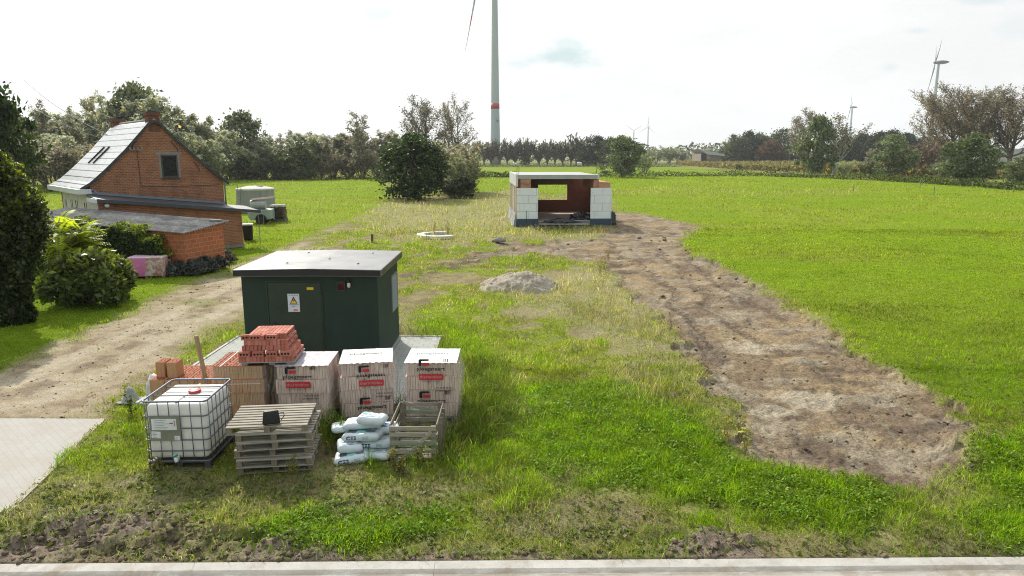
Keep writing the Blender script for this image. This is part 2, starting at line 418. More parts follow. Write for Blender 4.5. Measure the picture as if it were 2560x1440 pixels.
Z_WORN = [gp([(150, 1200), (350, 1180), (800, 1195), (1250, 1190), (1240, 1240), (1110, 1262), (900, 1290), (760, 1270), (560, 1320), (380, 1280), (170, 1310), (60, 1360), (-60, 1390), (-60, 1320)]),
          gp([(1190, 1270), (1420, 1230), (1600, 1250), (1700, 1290), (1640, 1330), (1560, 1385), (1000, 1392), (1100, 1350), (1190, 1330)]),
          gp([(1250, 1200), (1420, 1160), (1480, 1180), (1360, 1225)]),
          gp([(2040, 1350), (2200, 1365), (2330, 1300), (2420, 1360), (2560, 1380), (2560, 1395), (2000, 1398)]),
          gp([(2280, 1220), (2420, 1165), (2480, 1200), (2380, 1280), (2320, 1280)])]
Z_LAWN = [gp([(1700, 610), (1760, 640), (1860, 686), (1970, 746), (2070, 806), (2150, 868), (2200, 915), (2290, 955), (2350, 990), (2440, 1030), (2900, 1020), (3300, 600), (2700, 470), (1540, 455), (1540, 525), (1610, 530), (1760, 566), (1725, 586)]),
          gp([(-500, 940), (0, 925), (110, 872), (270, 798), (430, 728), (545, 676), (640, 640), (735, 610), (800, 578), (900, 540), (975, 500), (960, 447), (400, 447), (-600, 500)]),
          gp([(1170, 418), (1700, 418), (1900, 434), (2560, 470), (2900, 500), (1540, 500), (1290, 474), (1180, 480)])]
SAND_C = G(1303, 722); SAND_R = 1.55

def near(zs, x, y, soft=0.5, nz=0.0):
    d = None
    for z in (zs if isinstance(zs[0], list) else [zs]):
        q = sd_poly(x, y, z); d = q if d is None else np.minimum(d, q)
    return sstep(soft, -soft, d + nz)

BARE = [(1320, 782, .9, .9), (1330, 812, .6, .5), (1180, 705, 2.2, 1.0), (1060, 690, 1.6, .8), (1420, 690, 1.6, 1.6), (1460, 830, .7, .9), (1150, 660, 1.8, 1.3)]
def zones(x, y):
    sc = np.clip(y / 14.0, 0.7, 4.0)
    e = (fbm(x * 1.1, y * 1.1, 3, 4) - 0.5) * 1.1 * np.minimum(sc, 1.6) + (fbm(x * 5, y * 5, 9, 2) - 0.5) * 0.35
    e2 = (fbm(x * 0.45, y * 0.45, 13, 4) - 0.5) * 2.4
    z = {}
    arm = sstep(2.4, .8, x - .09 * (y - 34)) * sstep(30, 33, y)
    z['dirt'] = near(Z_DIRT, x, y, 0.18, arm * (.5 + (fbm(x * .8, y * .55, 66, 4) - .5) * 7) + e * 1.0 + (fbm(x * 2.4, y * 2.4, 64, 3) - .5) * .8)
    z['streak'] = near(Z_STREAK, x, y, 0.5, e * 1.2) * 0.8
    z['drive'] = near(Z_DRIVE, x, y, 0.45, e * 0.9)
    z['apron'] = near(Z_APRON, x, y, 0.04)
    z['churn'] = near(Z_CHURN, x, y, 0.25, e * 0.9)
    z['pave'] = near(Z_PAVE, x, y, 0.02)
    z['dry'] = near(Z_DRY, x, y, 0.9, e2)
    z['lush'] = near(Z_LUSH, x, y, 0.35, e2 * 0.45)
    z['worn'] = near(Z_WORN, x, y, 0.5, e2 * 0.5)
    z['lawn'] = near(Z_LAWN, x, y, 0.6, e * 0.8)
    kd_ = (x - kA.x) * kn.x + (y - kA.y) * kn.y
    rough = (1 - z['lawn']) * (1 - z['lush']) * (1 - z['dry'] * .6) * (1 - z['worn'])
    z['thin'] = rough * sstep(.50, .60, fbm(x * .62 + 11, y * .46 + 5, 151, 4))
    for (u, v, rx, ry) in BARE:
        p = G(u, v); z['thin'] = np.maximum(z['thin'], sstep(1.15, .55, np.sqrt(((x - p.x) / rx) ** 2 + ((y - p.y) / ry) ** 2) + e * .5))
    z['tuft'] = rough * (1 - z['thin']) * sstep(.54, .68, fbm(x * 1.3, y * 1.1, 152, 3))
    z['kerb'] = kd_
    return z

sA, sB = G(1600, 600), G(2180, 1130); sdv = (sB - sA).normalized()
def strip_st(x, y):
    wob = (fbm(x * .3, y * .3, 61, 2) - .5) * 1.6
    return (x - sA.x) * sdv.x + (y - sA.y) * sdv.y, -(x - sA.x) * sdv.y + (y - sA.y) * sdv.x + wob
def tracks(s, t):
    m = 0
    for c_, w_, s0, s1 in ((-1.35, .24, -2, 30), (.35, .24, -2, 30), (1.9, .22, 4, 22), (3.3, .22, 6, 26)):
        tc = c_ + .35 * np.sin(s * .22 + c_); m = np.maximum(m, sstep(w_, w_ * .6, np.abs(t - tc)) * sstep(s0, s0 + 3, s) * sstep(s1, s1 - 3, s))
    return m * sstep(.30, .44, fbm(s * .35, t * .6, 68, 3))
dcl = gp([(-300, 1005), (60, 985), (300, 875), (520, 768), (680, 690), (770, 622), (830, 578)])
def drive_off(x, y):
    d = np.full(x.shape, 1e9)
    for (ax, ay), (bx, by) in zip(dcl[:-1], dcl[1:]):
        ex, ey = bx - ax, by - ay; t = np.clip(((x - ax) * ex + (y - ay) * ey) / (ex * ex + ey * ey), 0, 1); d = np.minimum(d, np.hypot(x - ax - ex * t, y - ay - ey * t))
    return d
def height(x, y, z=None):
    z = z or zones(x, y)
    soil = np.maximum(z['dirt'], z['streak'] * 0.6)
    h = (fbm(x * 0.25, y * 0.25, 21, 3) - 0.5) * 0.16 * sstep(9, 14, y) + (fbm(x * 0.9, y * 0.9, 22, 3) - 0.5) * 0.10
    s_, t_ = strip_st(x, y)
    ridg = 1 - np.abs(fbm(x * 0.55 + 3, y * 2.1, 25, 4) * 2 - 1)
    h = h * (1 - z['drive'] * 0.7)
    h = h + z['dirt'] * ((ridg - 0.7) * 0.07 - 0.06 + (fbm(x * 2.2, y * 3.0, 27, 5, .62) - 0.5) * 0.12 + (fbm(x * 9, y * 9, 28, 2) - 0.5) * 0.07 + (fbm(s_ * .25, t_ * 2.6, 29, 4, .6) - 0.5) * 0.15 - 0.05 + (vnoise(x * 22, y * 22, 30) - .5) * .035)
    tr_ = tracks(s_, t_)
    h = h + z['dirt'] * tr_ * (-.05 + .035 * np.sign(np.sin(s_ * 15 + np.abs(((t_ + 50) % 1.9) - .95) * 9)))
    eg = 4 * z['dirt'] * (1 - z['dirt']); h = h + eg * .10 * sstep(.35, .7, fbm(x * 3.1, y * 3.1, 67, 4)) * (y < 40)
    ch = 1 - np.abs(fbm(x * 1.8, y * 2.6, 31, 4) * 2 - 1)
    h = h + z['churn'] * ((ch - 0.62) * 0.32 + (fbm(x * 5, y * 8, 33, 3) - 0.5) * 0.20)
    h = h + z['streak'] * (fbm(x * 2, y * 3, 35, 4) - 0.5) * 0.55
    # tyre ruts of the drive
    h = h + z['drive'] * (fbm(x * 2.5, y * 2.5, 37, 3) - 0.5) * 0.04
    flat = np.maximum(z['apron'], z['pave'])
    h = h * (1 - flat) - 0.05 * flat
    # low bank of pushed-up soil at the far end of the strip
    bx, by = G(2400, 1100).x, G(2400, 1100).y
    dd = np.sqrt(((x - bx - 0.15 * (y - by)) / 0.55) ** 2 + ((y - by) / 1.2) ** 2)
    h = h + 0.28 * np.exp(-dd ** 2 * 1.3) * (0.6 + 0.8 * vnoise(x * 5, y * 5, 41))
    k = z['kerb']
    h = np.where(k < 0.0, -0.30, h * sstep(0.0, 0.5, k) - 0.01 * (1 - sstep(0, 0.4, k)))
    h = h * (1 - sstep(250, 430, y)) 
    # ground under the buildings lies level
    return h

LUSH = np.array((0.155, 0.235, 0.012)); OLIVE = np.array((0.185, 0.195, 0.042)); STRAW = np.array((0.36, 0.325, 0.195))
DIRT = np.array((0.240, 0.183, 0.118)); PALE = np.array((0.44, 0.385, 0.29)); GRAV = np.array((0.35, 0.29, 0.205)); DARK = np.array((0.085, 0.066, 0.052))
GREEN2 = np.array((0.185, 0.225, 0.028))

def mixc(a, b, f): return a * (1 - f[..., None]) + b * f[..., None]
def ground_color(x, y, z):
    n1 = fbm(x * 0.7, y * 0.7, 51, 4); n2 = fbm(x * 2.3, y * 2.3, 52, 4); n3 = fbm(x * 0.12, y * 0.2, 53, 4)
    c = mixc(np.broadcast_to(OLIVE, x.shape + (3,)), GREEN2, sstep(0.38, 0.62, n1))
    c = mixc(c, STRAW * 0.62, sstep(0.54, 0.70, n2) * 0.6)
    c = mixc(c, mixc(np.broadcast_to(np.array((.255, .215, .135)), x.shape + (3,)), DIRT * .8, sstep(.45, .6, n2)), z['thin'] * .8)
    c = mixc(c, LUSH, z['lush'] * 0.9)
    c = mixc(c, STRAW * 0.8, z['dry'] * (0.25 + 0.55 * sstep(0.35, 0.6, n2)))
    c = mixc(c, STRAW * 0.55, z['worn'] * (0.35 + 0.5 * sstep(0.4, 0.6, n2)))
    c = mixc(c, DIRT * 0.85, z['worn'] * sstep(0.48, 0.62, n1) * 0.8)
    c = mixc(c, mixc(np.broadcast_to(LUSH, x.shape + (3,)), GREEN2 * 1.08, sstep(0.35, 0.7, n3) * 0.9), z['lawn'])
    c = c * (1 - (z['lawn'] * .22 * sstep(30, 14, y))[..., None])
    # far strips: stubble beyond the hedge
    far = sstep(330, 350, y) * (x < 130)
    c = mixc(c, np.array((0.15, 0.14, 0.065)), far * 0.9)
    soil = mixc(np.broadcast_to(DIRT, x.shape + (3,)), DARK * 1.35, sstep(0.48, 0.66, fbm(x * 1.1, y * 2.2, 55, 5, .6)) * 0.8)
    s_, t_ = strip_st(x, y)
    soil = mixc(soil, DARK * 1.8, sstep(.52, .68, fbm(s_ * .3, t_ * 3.0, 62, 4)) * .6)
    soil = mixc(soil, PALE * .72, sstep(.55, .68, fbm(s_ * .22 + 7, t_ * 1.9, 63, 4)) * .55)
    soil = mixc(soil, np.array((0.33, 0.25, 0.15)), sstep(0.5, 0.68, fbm(x * 0.6 + 9, y * 1.1, 56, 4)) * 0.85)
    soil = mixc(soil, PALE * .8, sstep(0.52, 0.66, fbm(x * 0.8 + 4, y * 1.5 + 7, 57, 5)) * 0.6)
    soil = mixc(soil, DARK * 1.7, tracks(s_, t_) * (.45 + .4 * np.sign(np.sin(s_ * 15 + np.abs(((t_ + 50) % 1.9) - .95) * 9))))
    for (u, v, rx, ry) in [(2010, 985, .75, 0.8), (1930, 1012, 0.6, 0.35), (1890, 862, .6, .8), (1800, 940, 0.35, 0.4)]:
        p = G(u, v); d = np.sqrt(((x - p.x) / rx) ** 2 + ((y - p.y) / ry) ** 2) + (fbm(x * 2.2, y * 2.2, 58, 3) - 0.5) * 1.6
        soil = mixc(soil, PALE * .98, sstep(1.0, 0.6, d) * .8)
    c = mixc(c, soil, np.clip(z['dirt'], 0, 1))
    c = mixc(c, mixc(soil * .7, np.broadcast_to(DARK * 1.2, x.shape + (3,)), sstep(.4, .55, n1)), z['streak'] * sstep(0.40, 0.52, n2))
    c = mixc(c, mixc(np.broadcast_to(np.array((0.215, 0.172, 0.135)), x.shape + (3,)), DARK * 1.25, sstep(0.5, 0.66, n2)), z['churn'] * (0.55 + 0.45 * sstep(0.4, 0.5, n1)))
    gr = mixc(np.broadcast_to(GRAV, x.shape + (3,)), DIRT * 0.9, sstep(0.5, 0.7, n2) * 0.7)
    gr = mixc(gr, np.array((0.42, 0.36, 0.27)), sstep(0.52, 0.7, n1) * 0.7)
    do = drive_off(x, y); gr = mixc(gr, np.array((.43, .375, .285)), sstep(.38, .15, np.abs(do - .78)) * .6); gr = mixc(gr, DARK * 2.2, sstep(.35, .1, do) * sstep(.42, .6, n2) * .6)
    gr = mixc(gr, GREEN2 * 0.7, sstep(0.56, 0.66, fbm(x * 0.55, y * 0.4, 60, 4)) * sstep(16, 30, y) * 0.8)
    c = mixc(c, gr, z['drive'] * (1 - 0.65 * sstep(30, 48, y)))
    return np.clip(c, 0, 1)

# ------------------------------------------------------------------ the ground as a fine grid, split into open ground, drive and soil strip
rows = np.concatenate([np.array([3.0, 5.0, 6.2]), np.geomspace(7.0, 520.0, 640)])
cols = np.linspace(-1.12, 1.12, 660)
T, D = np.meshgrid(cols, rows); GX = T * (D + 2.0); GY = D
ZN = zones(GX.ravel(), GY.ravel())
GH = height(GX.ravel(), GY.ravel(), ZN)
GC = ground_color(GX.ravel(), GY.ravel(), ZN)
V = np.stack([GX.ravel(), GY.ravel(), GH], 1)
nr, nc = T.shape
idx = np.arange(nr * nc).reshape(nr, nc)
F = np.stack([idx[:-1, :-1], idx[:-1, 1:], idx[1:, 1:], idx[1:, :-1]], -1).reshape(-1, 4)
def fm(a): return a[F].mean(1)
is_drive = fm(ZN['drive']) > 0.5
is_dirt = (fm(ZN['dirt']) > 0.5) & ~is_drive
hidden = (fm(ZN['apron']) > 0.98) | (fm(ZN['kerb']) < -0.3)

def soil_material(name, bstr=0.6, rough=0.95, fine=22.0):
    t = NT(name); c = t.coord(); a = t.attr('Col')
    n1 = t.noise(c, fine, 5, 0.65); n2 = t.noise(c, fine * 4.5, 3, 0.6); n3 = t.noise(c, 4.0, 5, 0.65)
    k = t.math('ADD', t.mrange(n1, 0.25, 0.75, 0.55, 1.45), t.mrange(n2, 0.3, 0.7, -0.22, 0.22))
    k = t.math('MULTIPLY', k, t.mrange(n3, 0.3, 0.7, 0.82, 1.18))
    cb = t.n('ShaderNodeCombineColor')
    for i in range(3): t.l(k, cb.inputs[i])
    cc = t.mix(1.0, a, cb.outputs[0], 'MULTIPLY')
    if name == 'bare_soil':
        vs_ = t.mapping(c, (1.0, 2.6, 1), (0, 0, -.5)); n4 = t.noise(vs_, 2.4, 8, 0.78, 0.9)
        cc = t.mix(t.mrange(n4, 0.50, 0.66, 0, 0.75), cc, (0.125, 0.095, 0.075)); cc = t.mix(t.mrange(n4, 0.42, 0.30, 0, 0.5), cc, (0.37, 0.30, 0.215)); n1 = t.math('SUBTRACT', n1, t.math('MULTIPLY', n4, 1.6))
    h = t.math('ADD', n1, t.math('MULTIPLY', n2, 0.5))
    return t.done(t.pbsdf(cc, rough, 0, 0.03, t.bump(h, bstr, 0.03)))
M_GROUND = soil_material('grassland_ground', 0.7)
M_SOIL = soil_material('bare_soil', 1.0, fine=16)
M_GRAVEL = soil_material('gravel_drive', 0.7, fine=34)
def sub_mesh(name, sel, mat):
    f = F[sel]; u, inv = np.unique(f, return_inverse=True)
    o = np_mesh(name, V[u], inv.reshape(-1, 4), mat, None, {'Col': GC[u]}, smooth=True)
    return tag(o, kind='structure')
sub_mesh('ground', ~is_drive & ~is_dirt & ~hidden, M_GROUND)
sub_mesh('soil_path', is_dirt & ~hidden, M_SOIL)
sub_mesh('driveway', is_drive & ~hidden, M_GRAVEL)
# the land beyond, to the horizon and behind the camera
t = NT('far_fields'); c = t.coord()
fc = t.ramp(t.noise(t.mapping(c, (0.004, 0.012, 1)), 1.0, 3), [(0.35, (0.14, 0.22, 0.03)), (0.5, (0.17, 0.24, 0.04)), (0.6, (0.28, 0.25, 0.12)), (0.75, (0.12, 0.18, 0.03))])
fc = t.mix(t.mrange(t.noise(c, 0.8, 5), 0.3, 0.7, 0, 0.4), fc, (0.10, 0.12, 0.03))
mf = t.done(t.pbsdf(fc, 0.95, 0, 0.1))
m = MB(); Lh = 9000
m.add([(-Lh, -Lh, -0.42), (Lh, -Lh, -0.42), (Lh, Lh, -0.42), (-Lh, Lh, -0.42)], [(0, 1, 2, 3)])
tag(m.build('field', mf), kind='structure')

# ------------------------------------------------------------------ paved apron, paving round the kiosk, kerb and road
def slab_mat(name, c1, c2, bw, bh, ms, rough=0.85, off=0.5, rot=0.0, dirt=(0.30, 0.25, 0.18), damt=0.6, mort=.45):
    t = NT(name); c = t.coord(); v = t.mapping(c, rot=(0, 0, rot))
    b = t.n('ShaderNodeTexBrick'); t.l(v, b.inputs['Vector']); b.offset = off; b.inputs['Scale'].default_value = 1
    b.inputs['Brick Width'].default_value = bw; b.inputs['Row Height'].default_value = bh; b.inputs['Mortar Size'].default_value = ms; b.inputs['Mortar Smooth'].default_value = 0.3
    b.inputs['Color1'].default_value = (*c1, 1); b.inputs['Color2'].default_value = (*c2, 1); b.inputs['Mortar'].default_value = (c1[0] * mort, c1[1] * mort, c1[2] * mort * .95, 1)
    cc = t.mix(t.mrange(t.noise(c, 1.1, 6, 0.7), 0.42, 0.7, 0, damt), b.outputs[0], dirt)
    cc = t.mix(t.mrange(t.noise(c, 60, 3), 0.35, 0.7, 0, 0.35), cc, tuple(k * 0.6 for k in c1))
    h = t.math('SUBTRACT', t.math('MULTIPLY', t.noise(c, 50, 3), 0.3), b.outputs['Fac'])
    return t.done(t.pbsdf(cc, rough, 0, 0.3, t.bump(h, 0.35, 0.01)))
m = MB(); m.add([(x, y, 0.012) for x, y in Z_APRON] + [(x, y, -0.2) for x, y in Z_APRON], [(0, 1, 2, 3), (0, 4, 5, 1), (1, 5, 6, 2), (2, 6, 7, 3), (3, 7, 4, 0)])
tag(m.build('paved_apron', slab_mat('apron_pavers', (0.41, 0.395, 0.37), (0.39, 0.375, 0.35), 0.22, 0.11, 0.003, rot=R(43), dirt=(0.34, 0.305, 0.255), damt=0.75, mort=.74)), kind='structure')
# pale edging strip of the apron
m = MB(); pd = Vector((-apd.y, apd.x, 0)) * (1 if -apd.y > 0 else -1)
q0 = ap0 + pd * 0.004; q1 = ap2 + pd * 0.004
m.add([(q0.x, q0.y, 0.02), (q1.x, q1.y, 0.02), (q1.x + pd.x * .1, q1.y + pd.y * .1, 0.02), (q0.x + pd.x * .1, q0.y + pd.y * .1, 0.02)] + [(q0.x, q0.y, -.1), (q1.x, q1.y, -.1), (q1.x + pd.x * .1, q1.y + pd.y * .1, -.1), (q0.x + pd.x * .1, q0.y + pd.y * .1, -.1)], [(0, 1, 2, 3), (4, 7, 6, 5), (0, 4, 5, 1), (1, 5, 6, 2), (2, 6, 7, 3), (3, 7, 4, 0)])
tag(m.build('apron_edging', plain('edging_concrete', (0.42, 0.38, 0.32), 0.9, var=0.3, dirt=((0.22, 0.18, 0.13), 0.8)), fixn=True), kind='structure')
m = MB(); m.bx(PAVE[0], PAVE[1], PAVE[2], PAVE[3], -0.15, 0.03)
tag(m.build('kiosk_paving', slab_mat('grey_pavers', (0.42, 0.43, 0.41), (0.36, 0.375, 0.36), 0.30, 0.20, 0.008, dirt=(0.36, 0.36, 0.28), damt=0.35)), kind='structure')
m = MB(); m.bx(PAVE[0] - 0.07, PAVE[0] - 0.003, PAVE[2], PAVE[3], -0.15, 0.05); m.bx(PAVE[0] - 0.07, PAVE[1] + 0.07, PAVE[3] + 0.003, PAVE[3] + 0.07, -0.15, 0.05)
tag(m.build('paving_edge_strip', plain('paving_edge_concrete', (0.5, 0.5, 0.47), 0.9)), kind='structure')
# kerb: gutter stones with a low outer lip; road beyond (towards the camera)
kang = math.atan2(kd.y, kd.x)
def kerb_profile():
    m = MB()
    # in kerb space x along, y to the field
    L0, L1 = -16.0, 26.0; n = 1
    st = 6.3; x = L0 + 2.6
    while x < L1:
        a, b = x + 0.0015, x + st - 0.0015
        prof = [(-0.55, -0.30), (-0.55, -0.034), (-0.36, -0.052), (-0.23, -0.03), (-0.17, 0.004), (-0.012, 0.012), (-0.002, 0.004), (-0.002, -0.30)]
        m.prism(prof, a, b, 'x'); x += st
    return m
t = NT('kerb_concrete'); c = t.coord(); s = t.n('ShaderNodeSeparateXYZ'); t.l(c, s.inputs[0])
kc = t.ramp(t.noise(c, 3.0, 6, 0.65), [(0.3, (0.38, 0.365, 0.335)), (0.7, (0.52, 0.505, 0.475))])
band = t.math('MULTIPLY', t.math('MULTIPLY', t.mrange(s.outputs[1], -0.31, -0.25, 0, 1), t.mrange(s.outputs[1], -0.24, -0.16, 1, 0)), t.mrange(t.noise(t.mapping(c, (1, 6, 1)), 2.0, 5, 0.7), 0.38, 0.55, 0, 0.85))
kc = t.mix(band, kc, (0.27, 0.22, 0.17))
kc = t.mix(t.mrange(t.noise(c, 1.7, 7, 0.75), 0.52, 0.66, 0, 0.8), kc, (0.29, 0.235, 0.175))
kc = t.mix(t.mrange(t.noise(c, 70, 2), 0.4, 0.7, 0, 0.3), kc, (0.3, 0.28, 0.25))
mk = t.done(t.pbsdf(kc, 0.9, 0, 0.25, t.bump(t.noise(c, 45, 4), 0.3, 0.01)))
ko = kerb_profile().build('kerb', mk, bevel=0.0); ko.location = (kA.x, kA.y, 0); ko.rotation_euler = (0, 0, kang); tag(ko, kind='structure')
m = MB(); m.add([(-60, -9.0, -0.036), (80, -9.0, -0.036), (80, -0.553, -0.036), (-60, -0.553, -0.036)], [(0, 1, 2, 3)])
t = NT('road_surface'); c = t.coord()
rc = t.ramp(t.noise(c, 1.2, 6, 0.65), [(0.3, (0.30, 0.28, 0.25)), (0.7, (0.40, 0.37, 0.33))]); rc = t.mix(t.mrange(t.noise(c, 90, 2), 0.35, 0.7, 0, 0.5), rc, (0.18, 0.17, 0.16))
ro = m.build('road', t.done(t.pbsdf(rc, 0.9, 0, 0.25, t.bump(t.noise(c, 110, 2), 0.3, 0.01)))); ro.location = (kA.x, kA.y, 0); ro.rotation_euler = (0, 0, kang); tag(ro, kind='structure')
# ------------------------------------------------------------------ materials of the yard
M_GALV = plain('galvanised_tube', (0.15, 0.165, 0.20), 0.45, 0.35, 0.2, 9, 0.1)
M_WOODG = wood_mat('weathered_grey_wood', (0.37, 0.335, 0.28), (0.54, 0.50, 0.42))
M_WOODY = wood_mat('weathered_grey_wood_depth', (0.27, 0.24, 0.195), (0.40, 0.36, 0.29), axis=1)
M_WOODZ = wood_mat('weathered_grey_wood_upright', (0.26, 0.225, 0.175), (0.40, 0.35, 0.275), axis=2)
M_BLOCKW = wood_mat('pallet_block_wood', (0.25, 0.20, 0.15), (0.34, 0.29, 0.22), axis=2)
M_PALEWOOD = wood_mat('pale_stake_wood', (0.42, 0.29, 0.17), (0.55, 0.42, 0.27), axis=2)
M_BLACK = plain('black_plastic', (0.012, 0.012, 0.013), 0.45, 0, 0.3, 8, 0.2)
M_PRINTK = plain('black_print', (0.012, 0.011, 0.011), 0.6, bump=0)
M_PRINTR = plain('red_print', (0.55, 0.035, 0.045), 0.6, bump=0, var=0.15)
M_PRINTP = plain('pink_letter_print', (0.60, 0.30, 0.27), 0.6, bump=0)
M_PRINTB = plain('navy_print', (0.012, 0.02, 0.10), 0.6, bump=0)
M_PRINTB2 = plain('blue_print', (0.02, 0.10, 0.26), 0.6, bump=0)
M_TEAL = plain('mint_print', (0.32, 0.70, 0.63), 0.6, bump=0, var=0.1)
M_GREYP = plain('grey_print', (0.17, 0.21, 0.25), 0.6, bump=0, var=0.2)
M_WHITE = plain('white_print', (0.75, 0.77, 0.78), 0.6, bump=0, var=0.05)

# ------------------------------------------------------------------ liquid container: white bottle in a tube cage
def rounded_box(x0, x1, y0, y1, z0, z1, b, name, mat, parent, segs=4):
    m = MB(); m.bx(x0, x1, y0, y1, z0, z1)
    return m.build(name, mat, parent, bevel=b, smooth=True, segs=segs)
a = G(370, 1172); b = G(529, 1168)
ang = R(1.6)
ibc = empty('liquid_container', (a.x + 0.0, a.y, 0.0), ang, 'white caged liquid container with green valve and grey label plate', 'container')
W, Dp, H = 1.03, 1.13, 1.17
t = NT('white_polyethylene'); c = t.coord(); s = t.n('ShaderNodeSeparateXYZ'); t.l(c, s.inputs[0])
cc = t.mix(t.mrange(t.noise(c, 2.5, 5), 0.4, 0.7, 0, 0.25), (0.88, 0.88, 0.85), (0.78, 0.75, 0.66))
st = t.math('MULTIPLY', t.mrange(s.outputs[2], 0.42, 0.12, 0, 1), t.mrange(t.noise(t.mapping(c, (5, 5, 1)), 1.5, 5), 0.4, 0.65, 0.1, 0.8))
cc = t.mix(st, cc, (0.40, 0.33, 0.20))
p = t.pbsdf(cc, 0.38, 0, 0.4, t.bump(t.noise(c, 7, 3), 0.12, 0.02)); p.inputs['Subsurface Weight'].default_value = 0.0
tl = t.n('ShaderNodeBsdfTranslucent'); tl.inputs[0].default_value = (0.85, 0.83, 0.76, 1)
mxs = t.n('ShaderNodeMixShader'); mxs.inputs[0].default_value = 0.22; t.l(p.outputs[0], mxs.inputs[1]); t.l(tl.outputs[0], mxs.inputs[2])
M_PE = t.done(mxs)
m = MB(); m.bx(0.035, W - 0.035, 0.035, Dp - 0.035, 0.15, 1.10)
tank = m.build('tank', M_PE, ibc, bevel=0.085, smooth=True, segs=5)
# embossed cross on top, drain well at the bottom
m = MB(); m.tube([(0.12, 0.62, 1.098), (W - 0.12, 0.62, 1.098)], 0.02, 6); m.tube([(W / 2, 0.1, 1.098), (W / 2, Dp - 0.1, 1.098)], 0.02, 6)
m.build('tank_rib', M_PE, ibc, smooth=True)
m = MB(); rt = 0.011
def ring(z, r=rt, x0=0.0, x1=W, y0=0.0, y1=Dp, rad=0.07):
    pts = []
    for (cx, cy, a0) in ((x1 - rad, y0 + rad, -90), (x1 - rad, y1 - rad, 0), (x0 + rad, y1 - rad, 90), (x0 + rad, y0 + rad, 180)):
        for k in range(5):
            q = R(a0 + k * 22.5); pts.append((cx + rad * math.cos(q), cy + rad * math.sin(q), z))
    m.tube(pts, r, 6, closed=True)
for z, r in ((0.13, 0.014), (0.31, rt), (0.50, rt), (0.70, rt), (0.91, rt), (1.16, 0.017)): ring(z, r)
for i in range(6):
    x = 0.085 + i * (W - 0.17) / 5
    for y in (-0.002, Dp + 0.002):
        if y < 0 and i in (1, 2):
            m.tube([(x, y, 0.13), (x, y, 0.50)], 0.008, 5); m.tube([(x, y, 0.91), (x, y, 1.16)], 0.008, 5)
        else: m.tube([(x, y, 0.13), (x, y, 1.16)], 0.008, 5)
for i in range(7):
    y = 0.09 + i * (Dp - 0.18) / 6
    for x in (-0.002, W + 0.002): m.tube([(x, y, 0.13), (x, y, 1.16)], 0.008, 5)
m.build('cage', M_GALV, ibc, smooth=True)
for y in (0.38, 0.82):
    m = MB(); m.tube([(-0.0, y, 1.155), (0.03, y, 1.125), (W - 0.03, y, 1.125), (W, y, 1.155)], 0.012, 6); m.build('top_bar', M_GALV, ibc, smooth=True)
m = MB(); m.bx(0.0, W, 0.0, Dp, 0.095, 0.118)
for x in (0.06, W / 2, W - 0.06):
    for y in (0.06, Dp / 2, Dp - 0.06): m.box((x, y, 0.048), (0.1, 0.1, 0.095))
m.bx(0.0, W, 0.0, 0.05, 0.0, 0.02); m.bx(0.0, W, Dp - 0.05, Dp, 0.0, 0.02)
m.build('base_pallet', plain('dark_steel_base', (0.10, 0.10, 0.10), 0.6, 0.4), ibc, bevel=0.005)
m = MB(); m.bx(0.11, 0.60, -0.022, -0.014, 0.495, 0.915)
lp = m.build('label_plate', plain('grey_green_plate', (0.25, 0.255, 0.20), 0.5, 0.3, 0.15, 5, 0.1), ibc)
def sticker(x0, x1, z0, z1, rz=0):
    m = MB(); m.mat(0).box(((x0 + x1) / 2, -0.0245, (z0 + z1) / 2), (x1 - x0, 0.003, z1 - z0), (0, rz, 0))
    w, h = x1 - x0, z1 - z0; m.mat(1)
    n = max(2, int(h / 0.028))
    for i in range(n):
        zz = z1 - h * (i + 0.9) / (n + 0.6); L = w * rnd.uniform(0.35, 0.7)
        m.box((x0 + w * 0.12 + L / 2, -0.0272, zz), (L, 0.0014, 0.006), (0, rz, 0))
    if w > 0.3:
        m.mat(2).bx(x1 - 0.11, x1 - 0.055, -0.0285, -0.0265, z1 - 0.085, z1 - 0.065)
        m.mat(1)
        for k in range(9): m.bx(x1 - 0.04, x1 - 0.018, -0.0285, -0.0265, z1 - 0.03 - k * 0.011, z1 - 0.036 - k * 0.011)
    m.build('sticker', [M_WHITE, M_GREYP, M_PRINTR], lp)
sticker(0.145, 0.545, 0.685, 0.875); sticker(0.13, 0.275, 0.545, 0.66, 0.06); sticker(0.495, 0.585, 0.505, 0.58, 0.05)
m = MB(); M_ = Matrix.Translation((0.60, 0.62, 1.10))
m.lathe([(0.10, 0.0), (0.105, 0.02), (0.10, 0.05), (0.06, 0.06)], 20, M=M_)
m.build('lid', plain('red_cap', (0.52, 0.05, 0.06), 0.4), ibc, smooth=False)
m = MB(); m.tube([(W / 2 - 0.02, 0.06, 0.215), (W / 2 - 0.02, -0.06, 0.205)], 0.034, 12); m.tube([(W / 2 - 0.02, -0.05, 0.21), (W / 2 + 0.01, -0.09, 0.15)], 0.03, 12); m.box((W / 2 - 0.02, -0.02, 0.205), (0.09, 0.03, 0.09))
m.build('valve', M_WHITE, ibc, smooth=True)
m = MB(); m.bar((W / 2 - 0.02, -0.055, 0.245), (W / 2 + 0.02, -0.07, 0.265), 0.035, 0.03); m.bar((W / 2 - 0.07, -0.06, 0.225), (W / 2 - 0.01, -0.065, 0.255), 0.03, 0.022)
m.build('valve_handle', plain('green_plastic', (0.02, 0.30, 0.20), 0.4), ibc, bevel=0.005)

